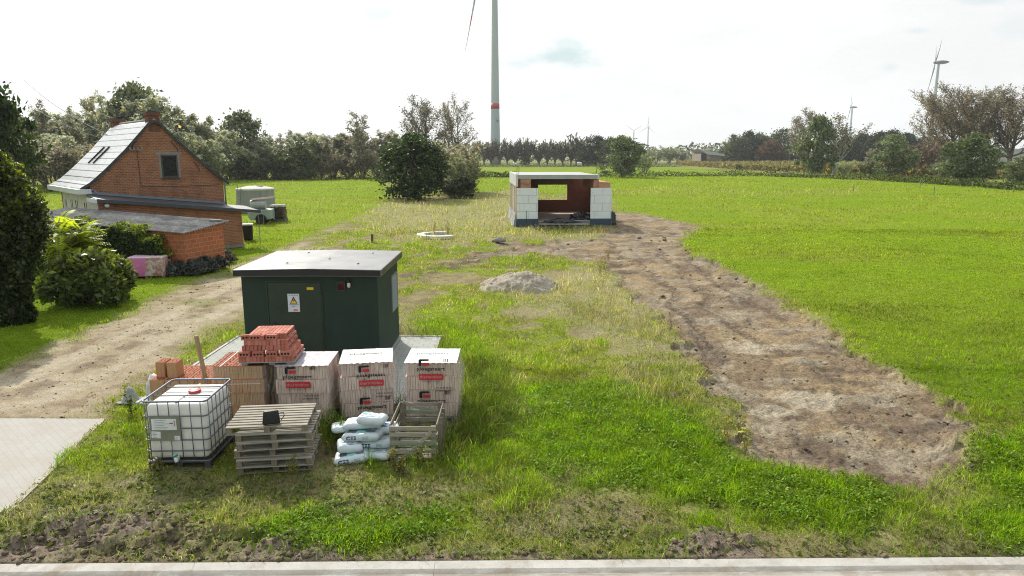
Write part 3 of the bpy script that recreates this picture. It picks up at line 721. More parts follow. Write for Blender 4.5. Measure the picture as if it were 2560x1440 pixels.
# ------------------------------------------------------------------ pallets
def make_pallet(w, d, h, nsl, name='wooden_pallet', slat=0.074):
    root = empty(name)
    t_ = 0.018; m = MB()
    for i in range(nsl):
        y = slat / 2 + i * (d - slat) / (nsl - 1)
        m.box((w / 2 + rnd.uniform(-.006, .006), y, h - t_ / 2 + rnd.uniform(-.002, .002)), (w * rnd.uniform(.985, 1.0), slat * rnd.uniform(.92, 1.04), t_), (rnd.uniform(-.02, .02), 0, rnd.uniform(-.006, .006)))
    m.build('deck', M_WOODG, root, bevel=0.002)
    for x in (0.05, w / 2, w - 0.05):
        m = MB(); m.bx(x - 0.045, x + 0.045, 0.004, d - 0.004, h - 0.034, h - 0.0195); m.build('stringer', M_WOODY, root)
        for y in (0.055, d / 2, d - 0.055):
            m = MB(); m.bx(x - 0.046, x + 0.046, y - 0.05, y + 0.05, 0.0185, h - 0.0345); m.build('block', M_BLOCKW, root, bevel=0.003)
    for y in (0.05, d / 2, d - 0.05):
        m = MB(); m.box((w / 2, y, 0.009), (w, 0.09, 0.018), (0, 0, rnd.uniform(-.004, .004))); m.build('bottom_board', M_WOODG, root, bevel=0.002)
    return root
pl = G(572, 1176); topl = G(562, 1069, 0.84); topr = G(768, 1059, 0.84)
PW = (topr - topl).length; pang = math.atan2(topr.y - topl.y, topr.x - topl.x)
ph = 0.137
pal_labels = ['weathered grey pallet at the bottom of the stack, sunk in the grass', 'second pallet from the bottom of the grey stack', 'third pallet from the bottom of the stack, shifted right',
              'fourth pallet from the bottom of the grey stack', 'pallet directly under the top pallet of the stack', 'topmost grey pallet, carrying a black pouch']
offs = [(0.12, 0.05, 0.03), (0.07, -0.02, -0.02), (0.02, 0.06, 0.015), (0.09, 0.0, 0.03), (0.075, 0.02, -0.01), (0, 0, 0)]
p0 = None
for i in range(6):
    if i in (0, 5): p0 = make_pallet(PW if i == 5 else PW * 0.94, 0.98, ph, 9); o = p0
    else: o = copy_tree(p0_low)
    if i == 0: p0_low = p0
    dx, dy, da = offs[i]
    o.location = (topl.x + dx + (0.12 if i < 5 and i > 0 else 0) * 0.5, topl.y + dy, i * (ph + 0.002) + 0.004); o.rotation_euler = (0, R(0.4) if i == 5 else 0, pang + da)
    tag(o, pal_labels[i], 'pallet', 'grey pallets in the low stack')
topz = 6 * (ph + 0.002) + 0.006
# black pouch on the top pallet
q = G(679, 1060, topz); pr = empty('pouch', (q.x, q.y, topz), R(18), 'black zipped pouch with strap lying on the top pallet', 'pouch')
m = MB(); m.box((0, 0, 0.115), (0.28, 0.11, 0.22), (R(-8), 0, 0), 0.82); ob = m.build('body', M_BLACK, pr, bevel=0.03, smooth=True, segs=3)
m = MB(); m.tube([(0.13, 0, 0.17), (0.19, 0.0, 0.18), (0.20, 0, 0.12), (0.15, 0, 0.05)], 0.007, 6); m.build('strap', M_BLACK, pr, smooth=True)
m = MB(); m.tube([(-0.125, -0.062, 0.06), (-0.115, -0.05, 0.16), (0.0, -0.045, 0.205), (0.115, -0.05, 0.16), (0.125, -0.062, 0.06)], 0.004, 5); m.build('zip', plain('zip_dark', (0.04, 0.04, 0.04), 0.4), pr)

# ------------------------------------------------------------------ wrapped packs of clay blocks
t = NT('pale_clay_block'); c = t.coord(); v = t.n('ShaderNodeSeparateXYZ'); t.l(c, v.inputs[0])
sn = t.math('ADD', t.math('MULTIPLY', t.noise(t.mapping(c, (95, 95, 0.7)), 1.0, 2, 0.5), .45), t.math('MULTIPLY', t.noise(t.mapping(c, (21, 21, 4.1)), 1.0, 2, 0.5), .55))
cc = t.ramp(sn, [(0.36, (0.40, 0.27, 0.22)), (0.47, (0.60, 0.455, 0.37)), (0.7, (0.80, 0.645, 0.57))])
cc = t.mix(t.mrange(t.noise(c, 6, 4), 0.4, 0.7, 0, 0.4), cc, (0.52, 0.34, 0.28))
M_CLAY = t.done(t.pbsdf(cc, 0.9, 0, 0.2, t.bump(sn, 0.5, 0.006)))
def block_clay(name, c1, c2, c3):
    t = NT(name); c = t.coord(); sn = t.noise(t.mapping(c, (95, 95, 0.7)), 1.0, 2, 0.5)
    cc = t.ramp(sn, [(0.3, c1), (0.5, c2), (0.7, c3)]); cc = t.mix(t.mrange(t.noise(c, 6, 4), 0.4, 0.7, 0, 0.4), cc, c1)
    oi = t.n('ShaderNodeObjectInfo'); cc = t.mix(t.mrange(oi.outputs['Random'], 0, 1, 0, .5), cc, (0.52, 0.36, 0.20))
    return t.done(t.pbsdf(cc, 0.9, 0, 0.2, t.bump(sn, 0.5, 0.006)))
M_CLAYO = block_clay('orange_clay_block', (0.36, 0.17, 0.085), (0.47, 0.25, 0.13), (0.58, 0.36, 0.20))
def film_mat(name, alpha, col=(0.86, 0.84, 0.86), rough=0.16, wr=0.7):
    t = NT(name); c = t.coord()
    n1 = t.noise(t.mapping(c, (3.0, 3.0, 1.2)), 1.6, 6, 0.7, 1.6); n2 = t.noise(c, 22, 4, 0.6, 0.6)
    al = t.math('MULTIPLY', t.mrange(n1, 0.40, 0.68, alpha * 0.35, alpha * 1.9), 1.0, True)
    h = t.math('ADD', n1, t.math('MULTIPLY', n2, 0.25))
    return t.done(t.pbsdf(col, rough, 0, 0.5, t.bump(h, wr, 0.03), alpha=al))
M_FILM = film_mat('clear_stretch_film', 0.09, rough=0.32, wr=0.4); M_FILMSIDE = film_mat('loose_stretch_film', 0.24, (0.70, 0.66, 0.68))
t = NT('white_top_film'); c = t.coord(); n1 = t.noise(t.mapping(c, (2, 5, 1)), 2.0, 5, 0.65, 1.0)
cc = t.mix(t.mrange(n1, 0.4, 0.7, 0, 0.3), (0.80, 0.79, 0.78), (0.64, 0.59, 0.58))
M_TOPF = t.done(t.pbsdf(cc, 0.4, 0, 0.45, t.bump(n1, 0.5, 0.02)))
t = NT('lilac_top_film'); c = t.coord(); n1 = t.noise(t.mapping(c, (2, 5, 1)), 2.6, 6, 0.7, 1.2)
cc = t.mix(t.mrange(n1, 0.45, 0.65, 0, 0.7), (0.50, 0.48, 0.53), (0.36, 0.27, 0.34))
M_TOPF2 = t.done(t.pbsdf(cc, 0.3, 0, 0.5, t.bump(n1, 0.7, 0.03)))

def pack(name, pa, pb, depth, z1, label, layers=4, z0=0.13, mat=None, top='white', prints=True, second=None, seed=1, group='wrapped packs of clay blocks'):
    r = random.Random(seed)
    w = math.hypot(pb.x - pa.x, pb.y - pa.y); a = math.atan2(pb.y - pa.y, pb.x - pa.x)
    root = empty(name, (pa.x, pa.y, 0.0), a, label, 'block pack', group)
    m = MB()
    for x in (0.06, w / 2, w - 0.06):
        for y in (0.06, depth / 2, depth - 0.06): m.box((x, y, 0.05), (0.1, 0.1, 0.09))
    m.bx(0.02, w - 0.02, 0.02, depth - 0.02, 0.095, z0 - 0.004); m.bx(0.02, w - 0.02, 0.02, 0.11, 0.0, 0.004 + 0.0)
    m.build('carrier_pallet', M_WOODG, root)
    lh = (z1 - z0) / layers; ins = [0.012, 0.0, 0.014, 0.03][:layers]
    off = [0.030, 0.0, 0.024, 0.006]
    for k in range(layers):                                   # from the top down
        zt = z1 - k * lh; m = MB(); x = off[k]; e = off[k] * 0.9
        while x < w - e - 0.02:
            bw = r.choice([0.048, 0.05, 0.052, 0.05, 0.098]); bw = min(bw, w - e - x)
            if w - e - x - bw < 0.03: bw = w - e - x
            m.bx(x + 0.0022, x + bw - 0.0022, off[k] + r.uniform(0, 0.009), depth - off[k], zt - lh + 0.006, zt - r.uniform(0.0, 0.003)); x += bw
        m.build('block_layer', mat or M_CLAY, root, bevel=0.0015)
    # shrink film: sides bulge outwards and wrinkle
    m = MB(); n = 14; nz = 10; per = []
    for i in range(n): per.append((w * i / n, -0.012, 0))
    for i in range(n): per.append((w + 0.012, depth * i / n, 1))
    for i in range(n): per.append((w * (1 - i / n), depth + 0.012, 2))
    for i in range(n): per.append((-0.012, depth * (1 - i / n), 3))
    vs = []
    for j in range(nz + 1):
        f = j / nz
        for (x, y, sde) in per:
            o_ = 0.008 + (0.05 * math.sin(min(1, f * 1.3) * PI) + 0.03 * f) * (0.5 + r.random() * 0.9) * (1.0 if sde in (1, 2) else (0.45 if sde == 3 else 0.06))
            vs.append((x + (o_ if sde == 1 else -o_ if sde == 3 else 0), y + (o_ if sde == 2 else -o_ if sde == 0 else 0), z1 + 0.004 - (z1 - 0.06) * f))
    N = len(per); fs = []
    for j in range(nz):
        for i in range(N): fs.append((j * N + i, (j + 1) * N + i, (j + 1) * N + (i + 1) % N, j * N + (i + 1) % N))
    m.add(vs, fs); m.m = [1 if per[(i % N)][2] in (1, 2, 3) else 0 for i in range(len(fs))]
    m.build('film', [M_FILM, M_FILMSIDE], root, smooth=True, fixn=False)
    if top:
        # top sheet with a wavy edge, lapping slightly over the front
        nx, ny = 28, 8; vs = []; fs = []
        for j in range(ny + 1):
            for i in range(nx + 1):
                x = -0.008 + (w + 0.016) * i / nx; y = -0.014 + (depth + 0.02) * j / ny
                z = z1 + 0.010 + 0.006 * r.random() + (0.008 * math.sin(i * 1.9 + seed) if j == 0 else 0)
                if j == 0: y -= 0.006 + 0.006 * r.random()
                vs.append((x, y, z))
        for j in range(ny):
            for i in range(nx): fs.append((j * (nx + 1) + i, j * (nx + 1) + i + 1, (j + 1) * (nx + 1) + i + 1, (j + 1) * (nx + 1) + i))
        m = MB(); m.add(vs, fs); m.build('top_sheet', M_TOPF if top == 'white' else M_TOPF2, root, smooth=True, fixn=False)
    if prints:
        yq = -0.030
        def logo(cx, zc, s=1.0):
            m = MB(); m.mat(0)
            m.prism([(cx - .115 * s, zc - .085 * s), (cx - .115 * s, zc + .045 * s), (cx - .09 * s, zc + .075 * s), (cx + .115 * s, zc + .075 * s), (cx + .115 * s, zc + .035 * s), (cx - .05 * s, zc + .03 * s), (cx - .055 * s, zc - .085 * s)], yq - .002, yq)
            m.build('logo', [M_PRINTK], root)
            m = MB(); m.bx(cx - .03 * s, cx + .12 * s, yq - .002, yq, zc - .075 * s, zc - .005 * s); m.mat(0)
            m.build('logo_bar', [M_PRINTR], root)
        def word(txt, cx, zc, size, mat, bold=0.0, wide=1.0, name='lettering', sp=1.0):
            m = MB(); add_text(m, txt, size, front_at(cx, yq - .002, zc), bold, sp, 'CENTER', wide); m.build(name, [mat], root, fixn=False)
        def barcode(cx, zc):
            m = MB()
            for k in range(6): m.bx(cx - .045 + k * .0125, cx - .045 + k * .0125 + r.choice([.005, .008]), yq - .002, yq, zc - .035, zc + .035)
            m.bx(cx + .035, cx + .05, yq - .002, yq, zc - .03, zc + .035); m.build('barcode', [M_PRINTK], root)
        sx = prints[0]; dz = prints[1]
        def motif(zb, full=True):
            logo(sx - .13, zb + .075, .85); word('ploegsteert', sx, zb - .055, .098, M_PRINTK, 0.022, 1.12, sp=1.06)
            if not full: return
            m = MB(); m.bx(sx - .225, sx + .235, yq - .0015, yq, zb - .275, zb - .155); m.build('red_label', [M_PRINTR], root, bevel=0.012)
            m = MB(); add_text(m, 'thermobloc', .085, front_at(sx, yq - .005, zb - .213), .008, 1.0, 'CENTER', 1.05); m.build('lettering', [M_PRINTP], root, fixn=False)
            word('snelbouwsteen  -  bloc rapide', sx, zb - .305, .030, M_GREYP)
            word('+32 56 56 56 56', sx + .235, zb - .43, .045, M_PRINTK, 0.012); bpy.data.objects[-1] if False else None
            word('ploegsteert.com', sx + .235 - .0, zb - .485, .045, M_PRINTK, 0.012)
        motif(z1 + dz); barcode(sx + .28, z1 + dz + .115)
        if prints[2]: motif(z1 + dz - .64, False); barcode(sx + .30, z1 + dz - .64 + .11)
    if top == 'white':
        m = MB(); T_ = Matrix.Translation((w * .48, depth * .62, z1 + .024)); add_text(m, 'ploegsteert', .115, T_, .02, 1.0, 'CENTER', 1.2)
        m.build('top_lettering', [M_GREYP if seed % 2 else M_PRINTK], root, fixn=False)
        m = MB(); add_text(m, 'thermobloc', .09, Matrix.Translation((w * .5, depth * .38, z1 + .024)), 0, 1.0, 'CENTER', 1.2); m.build('top_lettering', [M_PRINTP], root, fixn=False)
    return root, w, a
ZP = 1.20
k1, w1, a1 = pack('clay_block_pack', G(686, 917, ZP), G(820, 915, ZP), 0.95, ZP, 'wrapped block pack under the red bricks, lilac film on top', top='lilac', prints=(0.42, -.14, False), seed=1)
k2, w2, a2 = pack('clay_block_pack', G(848, 911, ZP), G(980, 905, ZP), 0.95, ZP, 'wrapped block pack behind the cement bags, white top', top='white', prints=(0.58, -.175, True), seed=2)
k3, w3, a3 = pack('clay_block_pack', G(1011, 908, ZP), G(1141, 908, ZP), 0.95, ZP, 'wrapped block pack behind the wooden crate, white top', top='white', prints=(0.50, -.05, True), seed=3)

# pack of perforated orange blocks under the brick stack (no top sheet, white strap across)
def holes_top(name, base, nx=16, ny=6, dark=(0.11, 0.035, 0.02)):
    t = NT(name); c = t.coord(); s = t.n('ShaderNodeSeparateXYZ'); t.l(c, s.inputs[0])
    def cell(o, k, e): return t.math('LESS_THAN', t.math('ABSOLUTE', t.math('SUBTRACT', t.math('FRACT', t.math('MULTIPLY', o, k)), 0.5)), e)
    h = t.math('MULTIPLY', cell(s.outputs[0], nx, 0.2), cell(s.outputs[1], ny, 0.36))
    cc = t.mix(t.mrange(t.noise(c, 12, 4), 0.35, 0.7, 0, 0.5), base, tuple(k * 1.4 for k in base))
    return t.done(t.pbsdf(t.mix(h, cc, dark), 0.9, 0, 0.2, t.bump(t.math('SUBTRACT', 0.0, h), 0.6, 0.02)))
M_PERF = holes_top('perforated_clay_face', (0.36, 0.13, 0.075))
k4, w4, a4 = pack('clay_block_pack', G(526, 917, 1.19), G(657, 915, 1.19), 0.98, 1.19, 'orange block pack with bare perforated top and white strap, behind the caged container', mat=M_CLAYO, top=None, prints=None, seed=4)
m = MB(); m.bx(0.015, w4 - 0.015, 0.012, 0.965, 1.187, 1.194); m.build('perforated_top', M_PERF, k4)
m = MB()
for i in range(6):
    for j in range(5): m.box((0.1 + i * .16 + rnd.uniform(-.01, .01), 0.14 + j * .175, 1.1955), (.035, .07, .002))
m.build('grip_hole', plain('hole_dark', (0.07, 0.022, 0.014), 0.95), k4)
m = MB(); m.bx(0.17, 0.185, -0.02, 0.99, 1.197, 1.2); m.build('strap', M_WHITE, k4)
m = MB(); m.bx(-0.02, w4 - 0.06, -0.021, -0.016, 1.19 - .345, 1.19 - .335); m.build('strap', M_WHITE, k4)
m = MB(); m.bx(w4 * .35, w4 - 0.03, -0.022, -0.017, 1.19 - .115, 1.19 - .106); m.build('strap', plain('green_strap', (0.12, 0.42, 0.22), 0.5), k4)
# crumpled brown wrap hanging between two packs
pa = k1.matrix_basis @ Vector((-0.09, 0.10, 0)); m = MB(); vs = []; fs = []
for j in range(15):
    z = 1.17 - j * 0.075
    for i in range(13):
        u = i / 12; vs.append((pa.x - 0.11 + u * 0.2 + .02 * math.sin(j * .7), pa.y + 0.10 + 0.05 * math.sin(u * 11 + j * 0.75) + rnd.uniform(-.018, .018), z))
for j in range(14):
    for i in range(12): fs.append((j * 13 + i, j * 13 + i + 1, (j + 1) * 13 + i + 1, (j + 1) * 13 + i))
m.add(vs, fs); o = m.build('plastic_wrap', plain('brown_wrap', (0.20, 0.155, 0.11), 0.35, 0, 0.4, 9, 0.5, spec=0.6), None, fixn=False, smooth=True); tag(o, 'crumpled brown plastic wrap hanging between two block packs', 'wrap')
o.modifiers.new('thick', 'SOLIDIFY').thickness = 0.004

# ------------------------------------------------------------------ loose perforated blocks
def make_block(w, d, h):
    m = MB(); m.mat(0).bx(-w / 2, w / 2, -d / 2, d / 2, 0, h - .002); m.mat(1).bx(-w / 2 + .001, w / 2 - .001, -d / 2 + .001, d / 2 - .001, h - .0019, h)
    o = m.build('clay_block', [M_CLAYO, M_PERF], None)
    # grooves on the faces are in the material; two grip holes on top
    g = MB()
    for x in (-w * .2, w * .2): g.box((x, 0, h + .0006), (w * .12, d * .22, .0012))
    g.build('grip_hole', bpy.data.materials['hole_dark'], o)
    return o
pb = G(372, 951, 0.84); pe = G(524, 949, 0.84); ab = math.atan2(pe.y - pb.y, pe.x - pb.x); wb = (pe - pb).length
m = MB(); bx_ = empty('wooden_pallet', (pb.x, pb.y, 0.0), ab, 'pallet under the loose orange blocks, mostly hidden by the caged container', 'pallet', 'grey pallets in use')
m.bx(0, wb, 0.0, 0.95, 0.10, 0.125); m.build('deck', M_WOODG, bx_); m = MB()
for x in (.06, wb / 2, wb - .06): m.bx(x - .05, x + .05, 0.02, 0.93, 0.0, 0.099)
m.build('block', M_BLOCKW, bx_)
blk = None; nxb = 4; bw_ = wb / nxb
Rb = Matrix.Translation((pb.x, pb.y, 0)) @ Matrix.Rotation(ab, 4, 'Z')
def put_block(x, y, z, rz, label, group='orange clay blocks stacked loose on a pallet'):
    global blk
    if blk is None: blk = make_block(bw_ * .965, 0.30, 0.236); o = blk
    else: o = copy_tree(blk)
    p = Rb @ Vector((x, y, z)); o.location = p; o.rotation_euler = (0, 0, ab + rz)
    tag(o, label, 'clay block', group); return o
for L in range(3):
    for j in range(3):
        for i in range(nxb):
            if L < 2 and j > 0 and i > 0: continue
            put_block(bw_ * (i + .5), .16 + j * .315, .127 + L * .238, rnd.uniform(-.02, .02), 'orange perforated clay block in the three-layer stack on the pallet')
zt = .127 + 3 * .238
for (u, v, lab, s) in ((402, 944, 'upright orange block on the loose stack, reddish one by its edge', 0), (430, 945, 'upright pale orange block on the loose stack, beside the reddish one', 1)):
    o = copy_tree(blk); p = G(u, v, zt); o.location = (p.x, p.y + .16, zt + .001); o.rotation_euler = (0, 0, ab + rnd.uniform(-.05, .05) + .02); o.scale = (.66 if s else .6, 1.0, 1.28)
    tag(o, lab, 'clay block', 'loose blocks standing on the stack')
# wooden stake leaning between the stacks
s0 = AT(517, 960, 12.45); s1 = AT(490, 839, 12.35); dr = (s1 - s0).normalized(); base = s0 + dr * (-(s0.z + .05) / dr.z)
m = MB(); m.tube([base, base + (s1 - base) * .5, s1], [0.042, 0.042, 0.04], 10); tag(m.build('wooden_stake', M_PALEWOOD, None, bevel=.003), 'pale round wooden stake leaning beside the orange blocks', 'stake')
# yellow board scrap, white sack and grey cloth at the left end
p = G(363, 990); m = MB(); m.box((p.x + .05, p.y + 0.45, .22), (.16, .03, .42), (R(-12), R(8), R(25))); tag(m.build('yellow_board', plain('yellow_plastic', (0.60, 0.40, 0.03), 0.5), None, bevel=.004), 'small yellow board leaning at the end of the orange blocks', 'board')
def lump(name, c, sx, sy, sz, mat, seed, amp=.35, sub=3, flat=True, par=None, freq=2.2):
    bm = bmesh.new(); bmesh.ops.create_icosphere(bm, subdivisions=sub, radius=1.0)
    from mathutils import noise as mn
    for v in bm.verts:
        n = mn.fractal(v.co * freq + Vector((seed * 7.1, seed * 3.3, seed)), 0.9, 2.0, 4)
        v.co *= 1 + amp * n
        v.co.x *= sx; v.co.y *= sy; v.co.z *= sz
        if flat and v.co.z < -sz * .25: v.co.z = -sz * .25
        v.co.z += sz * .25 if flat else 0
    me = bpy.data.meshes.new(name); bm.to_mesh(me); bm.free(); me.polygons.foreach_set('use_smooth', [True] * len(me.polygons))
    o = link_mesh(name, me, mat, par); o.location = c; return o
p = G(362, 1000); tag(lump('plastic_sack', (p.x + .08, p.y + .25, 0), .16, .14, .38, plain('white_sack', (0.66, 0.64, 0.66), 0.4, bump=.4, var=.3), 5, .3), 'crumpled white plastic sack between caged container and orange blocks', 'sack')
p = G(321, 1006)
m = MB(); vs = []; fs = []; nn = 15
for j in range(nn):
    for i in range(nn):
        x = (i / (nn - 1) - .5); y = (j / (nn - 1) - .5); r2 = math.hypot(x * 1.05, y)
        h_ = max(0, .30 * (1 - (r2 / .42) ** 2)) + .02 * math.sin(i * 1.7 + j * .6) + .012 * rnd.random()
        fold = .05 * math.sin(math.atan2(y, x) * 6) * min(1, r2 * 3)
        vs.append((x * .40 * (1 - .25 * (h_ > .1)) + fold * .3, y * .42, max(0.012, h_)))
for j in range(nn - 1):
    for i in range(nn - 1): fs.append((j * nn + i, j * nn + i + 1, (j + 1) * nn + i + 1, (j + 1) * nn + i))
m.add(vs, fs); o = m.build('grey_cloth', plain('grey_felt', (0.33, 0.35, 0.36), 0.9, var=.25), None, smooth=True, fixn=False); o.location = (p.x, p.y + .1, 0); o.modifiers.new('thick', 'SOLIDIFY').thickness = .01
tag(o, 'grey felt cloth draped over a hump in the grass left of the container', 'cloth')

# ------------------------------------------------------------------ red brick stack on a board
t = NT('red_brick_smooth'); c = t.coord(); oi = t.n('ShaderNodeObjectInfo')
cc = t.ramp(oi.outputs['Random'], [(0.0, (0.33, 0.095, 0.065)), (0.5, (0.43, 0.135, 0.095)), (1.0, (0.52, 0.20, 0.155))]); cc = t.mix(t.mrange(t.noise(c, 25, 4), .35, .7, 0, .45), cc, (0.52, 0.24, 0.19))
M_REDB = t.done(t.pbsdf(cc, .85, 0, .25, t.bump(t.noise(c, 120, 2), .2, .003)))
BL, BT, BH = 0.205, 0.064, 0.098
def make_brick():
    m = MB(); m.bx(-BL / 2, BL / 2, -BT / 2, BT / 2, 0, BH); o = m.build('red_brick', M_REDB, None, bevel=.003)
    m = MB()
    for s in (-1, 1):
        for k in (-1, 0, 1):
            m.tube([(k * .057, s * (BT / 2 + .0006), BH / 2), (k * .057, s * (BT / 2 - .004), BH / 2)], .021, 10)
    m.build('hole', plain('brick_hole', (0.02, 0.008, 0.007), .95), o); return o
bf = G(596, 906, 1.28); br_ = G(735, 903, 1.28); aS = math.atan2(br_.y - bf.y, br_.x - bf.x); wS = (br_ - bf).length; dS = .86
brd = empty('board', (bf.x, bf.y, 1.215), aS, 'grey bearer board under the red bricks, across two block packs', 'board')
m = MB(); m.bx(-.01, wS + .01, -.01, dS + .03, .045, .062); m.build('sheet', plain('grey_board', (0.34, 0.32, 0.30), .7), brd)
m = MB()
for x in (.06, wS * .55, wS - .14): m.bx(x, x + .1, .0, dS, 0.0, .044)
m.build('batten', M_WOODY, brd)
brick0 = None
def put_brick(x, y, z, rz, lab='red perforated brick in the stepped stack on the bearer board', grp='red bricks of the stepped stack'):
    global brick0
    if brick0 is None: brick0 = make_brick(); o = brick0
    else: o = copy_tree(brick0)
    M_ = Matrix.Translation((bf.x, bf.y, 1.278)) @ Matrix.Rotation(aS, 4, 'Z')
    o.location = M_ @ Vector((x, y, z)); o.rotation_euler = (0, 0, aS + rz + rnd.uniform(-.02, .02)); tag(o, lab, 'brick', grp)
def layer(k, typ, x0, x1, y0, y1):
    z = k * (BH + .001)
    if typ == 'H':
        n = int((x1 - x0) / (BT + .003)); mrow = max(1, int((y1 - y0) / (BL + .004))); st = (x1 - x0) / n; sy = (y1 - y0) / mrow
        for j in range(mrow):
            for i in range(n):
                if k < 4 and 0 < j < mrow - 1 and 1 < i < n - 2: continue
                if k < 4 and j == mrow - 1 and i < n - 3: continue
                put_brick(x0 + (i + .5) * st, y0 + (j + .5) * sy + rnd.uniform(-.008, .008), z, PI / 2)
    else:
        n = max(1, int((x1 - x0) / (BL + .003))); mrow = int((y1 - y0) / (BT + .003)); st = (x1 - x0) / n; sy = (y1 - y0) / mrow
        for j in range(mrow):
            for i in range(n):
                if j > 1 and i < n - 1: continue
                put_brick(x0 + (i + .5) * st, y0 + (j + .5) * sy, z, 0)
layer(0, 'H', .0, wS, .0, dS); layer(1, 'S', -.015, wS - .03, -.005, dS - .03)
layer(2, 'H', .06, wS - .10, .04, dS - .02); layer(3, 'H', .09, wS - .12, .07, dS - .02)
layer(4, 'H', .17, wS - .16, .20, dS - .03)
zl = 4 * (BH + .001); put_brick(.30, .13, zl, .03, 'pale front brick with three holes on the top step of the red stack'); put_brick(.60, .13, zl, -.03); put_brick(.14, .15, zl, .2); put_brick(.45, .17, zl, 1.5)

# ------------------------------------------------------------------ cement bags
t = NT('bag_paper'); c = t.coord(); n1 = t.noise(c, 9, 5, .65, .6); n2 = t.noise(c, 3.0, 3)
cc = t.mix(t.mrange(n2, .4, .7, 0, .35), (0.66, 0.73, 0.78), (0.47, 0.55, 0.61)); oi = t.n('ShaderNodeObjectInfo')
cc = t.mix(t.mrange(t.noise(c, 5, 6, .7), .55, .75, 0, .5), cc, (0.42, 0.43, 0.42))
M_BAG = t.done(t.pbsdf(cc, .32, 0, .5, t.bump(n1, .6, .02)))
def make_bag(w, d, h, seed, deco='panel'):
    from mathutils import noise as mn
    bm = bmesh.new(); nx, ny = 26, 18; grid = {}
    for s in (1, -1):
        for j in range(ny + 1):
            for i in range(nx + 1):
                u = i / nx * 2 - 1; v = j / ny * 2 - 1
                if s == -1 and (i in (0, nx) or j in (0, ny)): continue
                f = (1 - abs(u) ** 9) * (1 - abs(v) ** 6); f = max(0, f) ** .40
                n = mn.fractal(Vector((u * 2.1 + seed, v * 1.6 - seed, s)), .9, 2, 3) * .07
                pinch = 1 - .05 * (1 - abs(v)) * abs(u) ** 6
                x = u * w / 2 * (1 - .03 * f); y = v * d / 2 * (1 - .07 * f) * (.94 + .06 * (1 - abs(u) ** 3))
                z = s * h / 2 * f * (1 + n * 2.4) + n * .02
                if s == -1: z = max(z, -h / 2 * .92)
                grid[(s, i, j)] = bm.verts.new((x, y, z + h / 2))
    def gv(s, i, j): return grid.get((s, i, j)) or grid[(1, i, j)]
    for s in (1, -1):
        for j in range(ny):
            for i in range(nx):
                q = [gv(s, i, j), gv(s, i + 1, j), gv(s, i + 1, j + 1), gv(s, i, j + 1)]
                bm.faces.new(q if s == 1 else q[::-1])
    bm.normal_update(); tree = BVHTree.FromBMesh(bm)
    me = bpy.data.meshes.new('cement_bag'); bm.to_mesh(me); bm.free(); me.polygons.foreach_set('use_smooth', [True] * len(me.polygons))
    o = link_mesh('cement_bag', me, M_BAG)
    def wrap_front(vs, fs, name, mat):            # lay print on the front side of the bag
        out = []
        for p in vs:
            hit = tree.ray_cast(Vector((p[0], -2, p[1])), Vector((0, 1, 0)))
            out.append((p[0], (hit[0].y if hit[0] else -d / 2) - .004, p[1]))
        m = MB(); m.add(out, fs); m.build(name, [mat], o, fixn=False)
    def wrap_top(vs, fs, name, mat):
        out = []
        for p in vs:
            hit = tree.ray_cast(Vector((p[0], p[1], 2)), Vector((0, 0, -1)))
            out.append((p[0], p[1], (hit[0].z if hit[0] else h / 2) + .004))
        m = MB(); m.add(out, fs); m.build(name, [mat], o, fixn=False)
    def patch(x0, x1, y0, y1, n=8):
        vs = [(x0 + (x1 - x0) * i / n, y0 + (y1 - y0) * j / n) for j in range(n + 1) for i in range(n + 1)]
        fs = [(j * (n + 1) + i, j * (n + 1) + i + 1, (j + 1) * (n + 1) + i + 1, (j + 1) * (n + 1) + i) for j in range(n) for i in range(n)]
        return vs, fs
    def txt(s, size, cx, cy, bold): vs, fs = text_mesh(s, size, bold, 1.08); return [(v.x * 1.15 + cx, v.y + cy) for v in vs], fs
    if deco in ('front', 'both'):
        wrap_front(*txt('CEE', .085, -w * .22, h * .47, .05), 'lettering', M_PRINTB)
        for k in range(4): wrap_front(*patch(w * .08, w * .24, h * (.35 + k * .09), h * (.38 + k * .09), 3), 'small_print', M_GREYP)
    if deco in ('panel', 'both'):
        wrap_top(*patch(-w * .38, -w * .12, -d * .32, -d * .02), 'grey_panel', M_GREYP)
        wrap_top(*patch(-w * .11, w * .10, -d * .34, d * .08), 'mint_panel', M_TEAL)
        wrap_top(*patch(w * .13, w * .36, -d * .30, -d * .04), 'grey_panel', M_GREYP)
        wrap_top(*txt('CEM II', .05, -w * .2, d * .2, .02), 'lettering', M_GREYP)
        for k in range(3): wrap_top(*patch(w * .1, w * .34, d * (.12 + k * .07), d * (.15 + k * .07), 4), 'small_print', M_GREYP)
    if deco == 'blue':
        wrap_top(*patch(-w * .1, w * .08, -d * .38, d * .05), 'blue_panel', M_PRINTB2)
        wrap_top(*patch(-w * .32, w * .08, -d * .40, -d * .2), 'blue_panel', M_PRINTB2)
        wrap_top(*patch(w * .2, w * .3, -d * .36, d * .15), 'blue_panel', M_PRINTB)
    if deco == 'lines':
        for k in range(3): wrap_top(*patch(-w * .35, w * .36, -d * .34 + k * d * .13, -d * .315 + k * d * .13, 6), 'small_print', M_GREYP)
        wrap_top(*txt('CEM II', .06, 0, d * .2, .02), 'lettering', M_GREYP); wrap_top(*patch(-w * .42, -w * .2, d * .05, d * .3), 'mint_panel', M_TEAL)
    return o
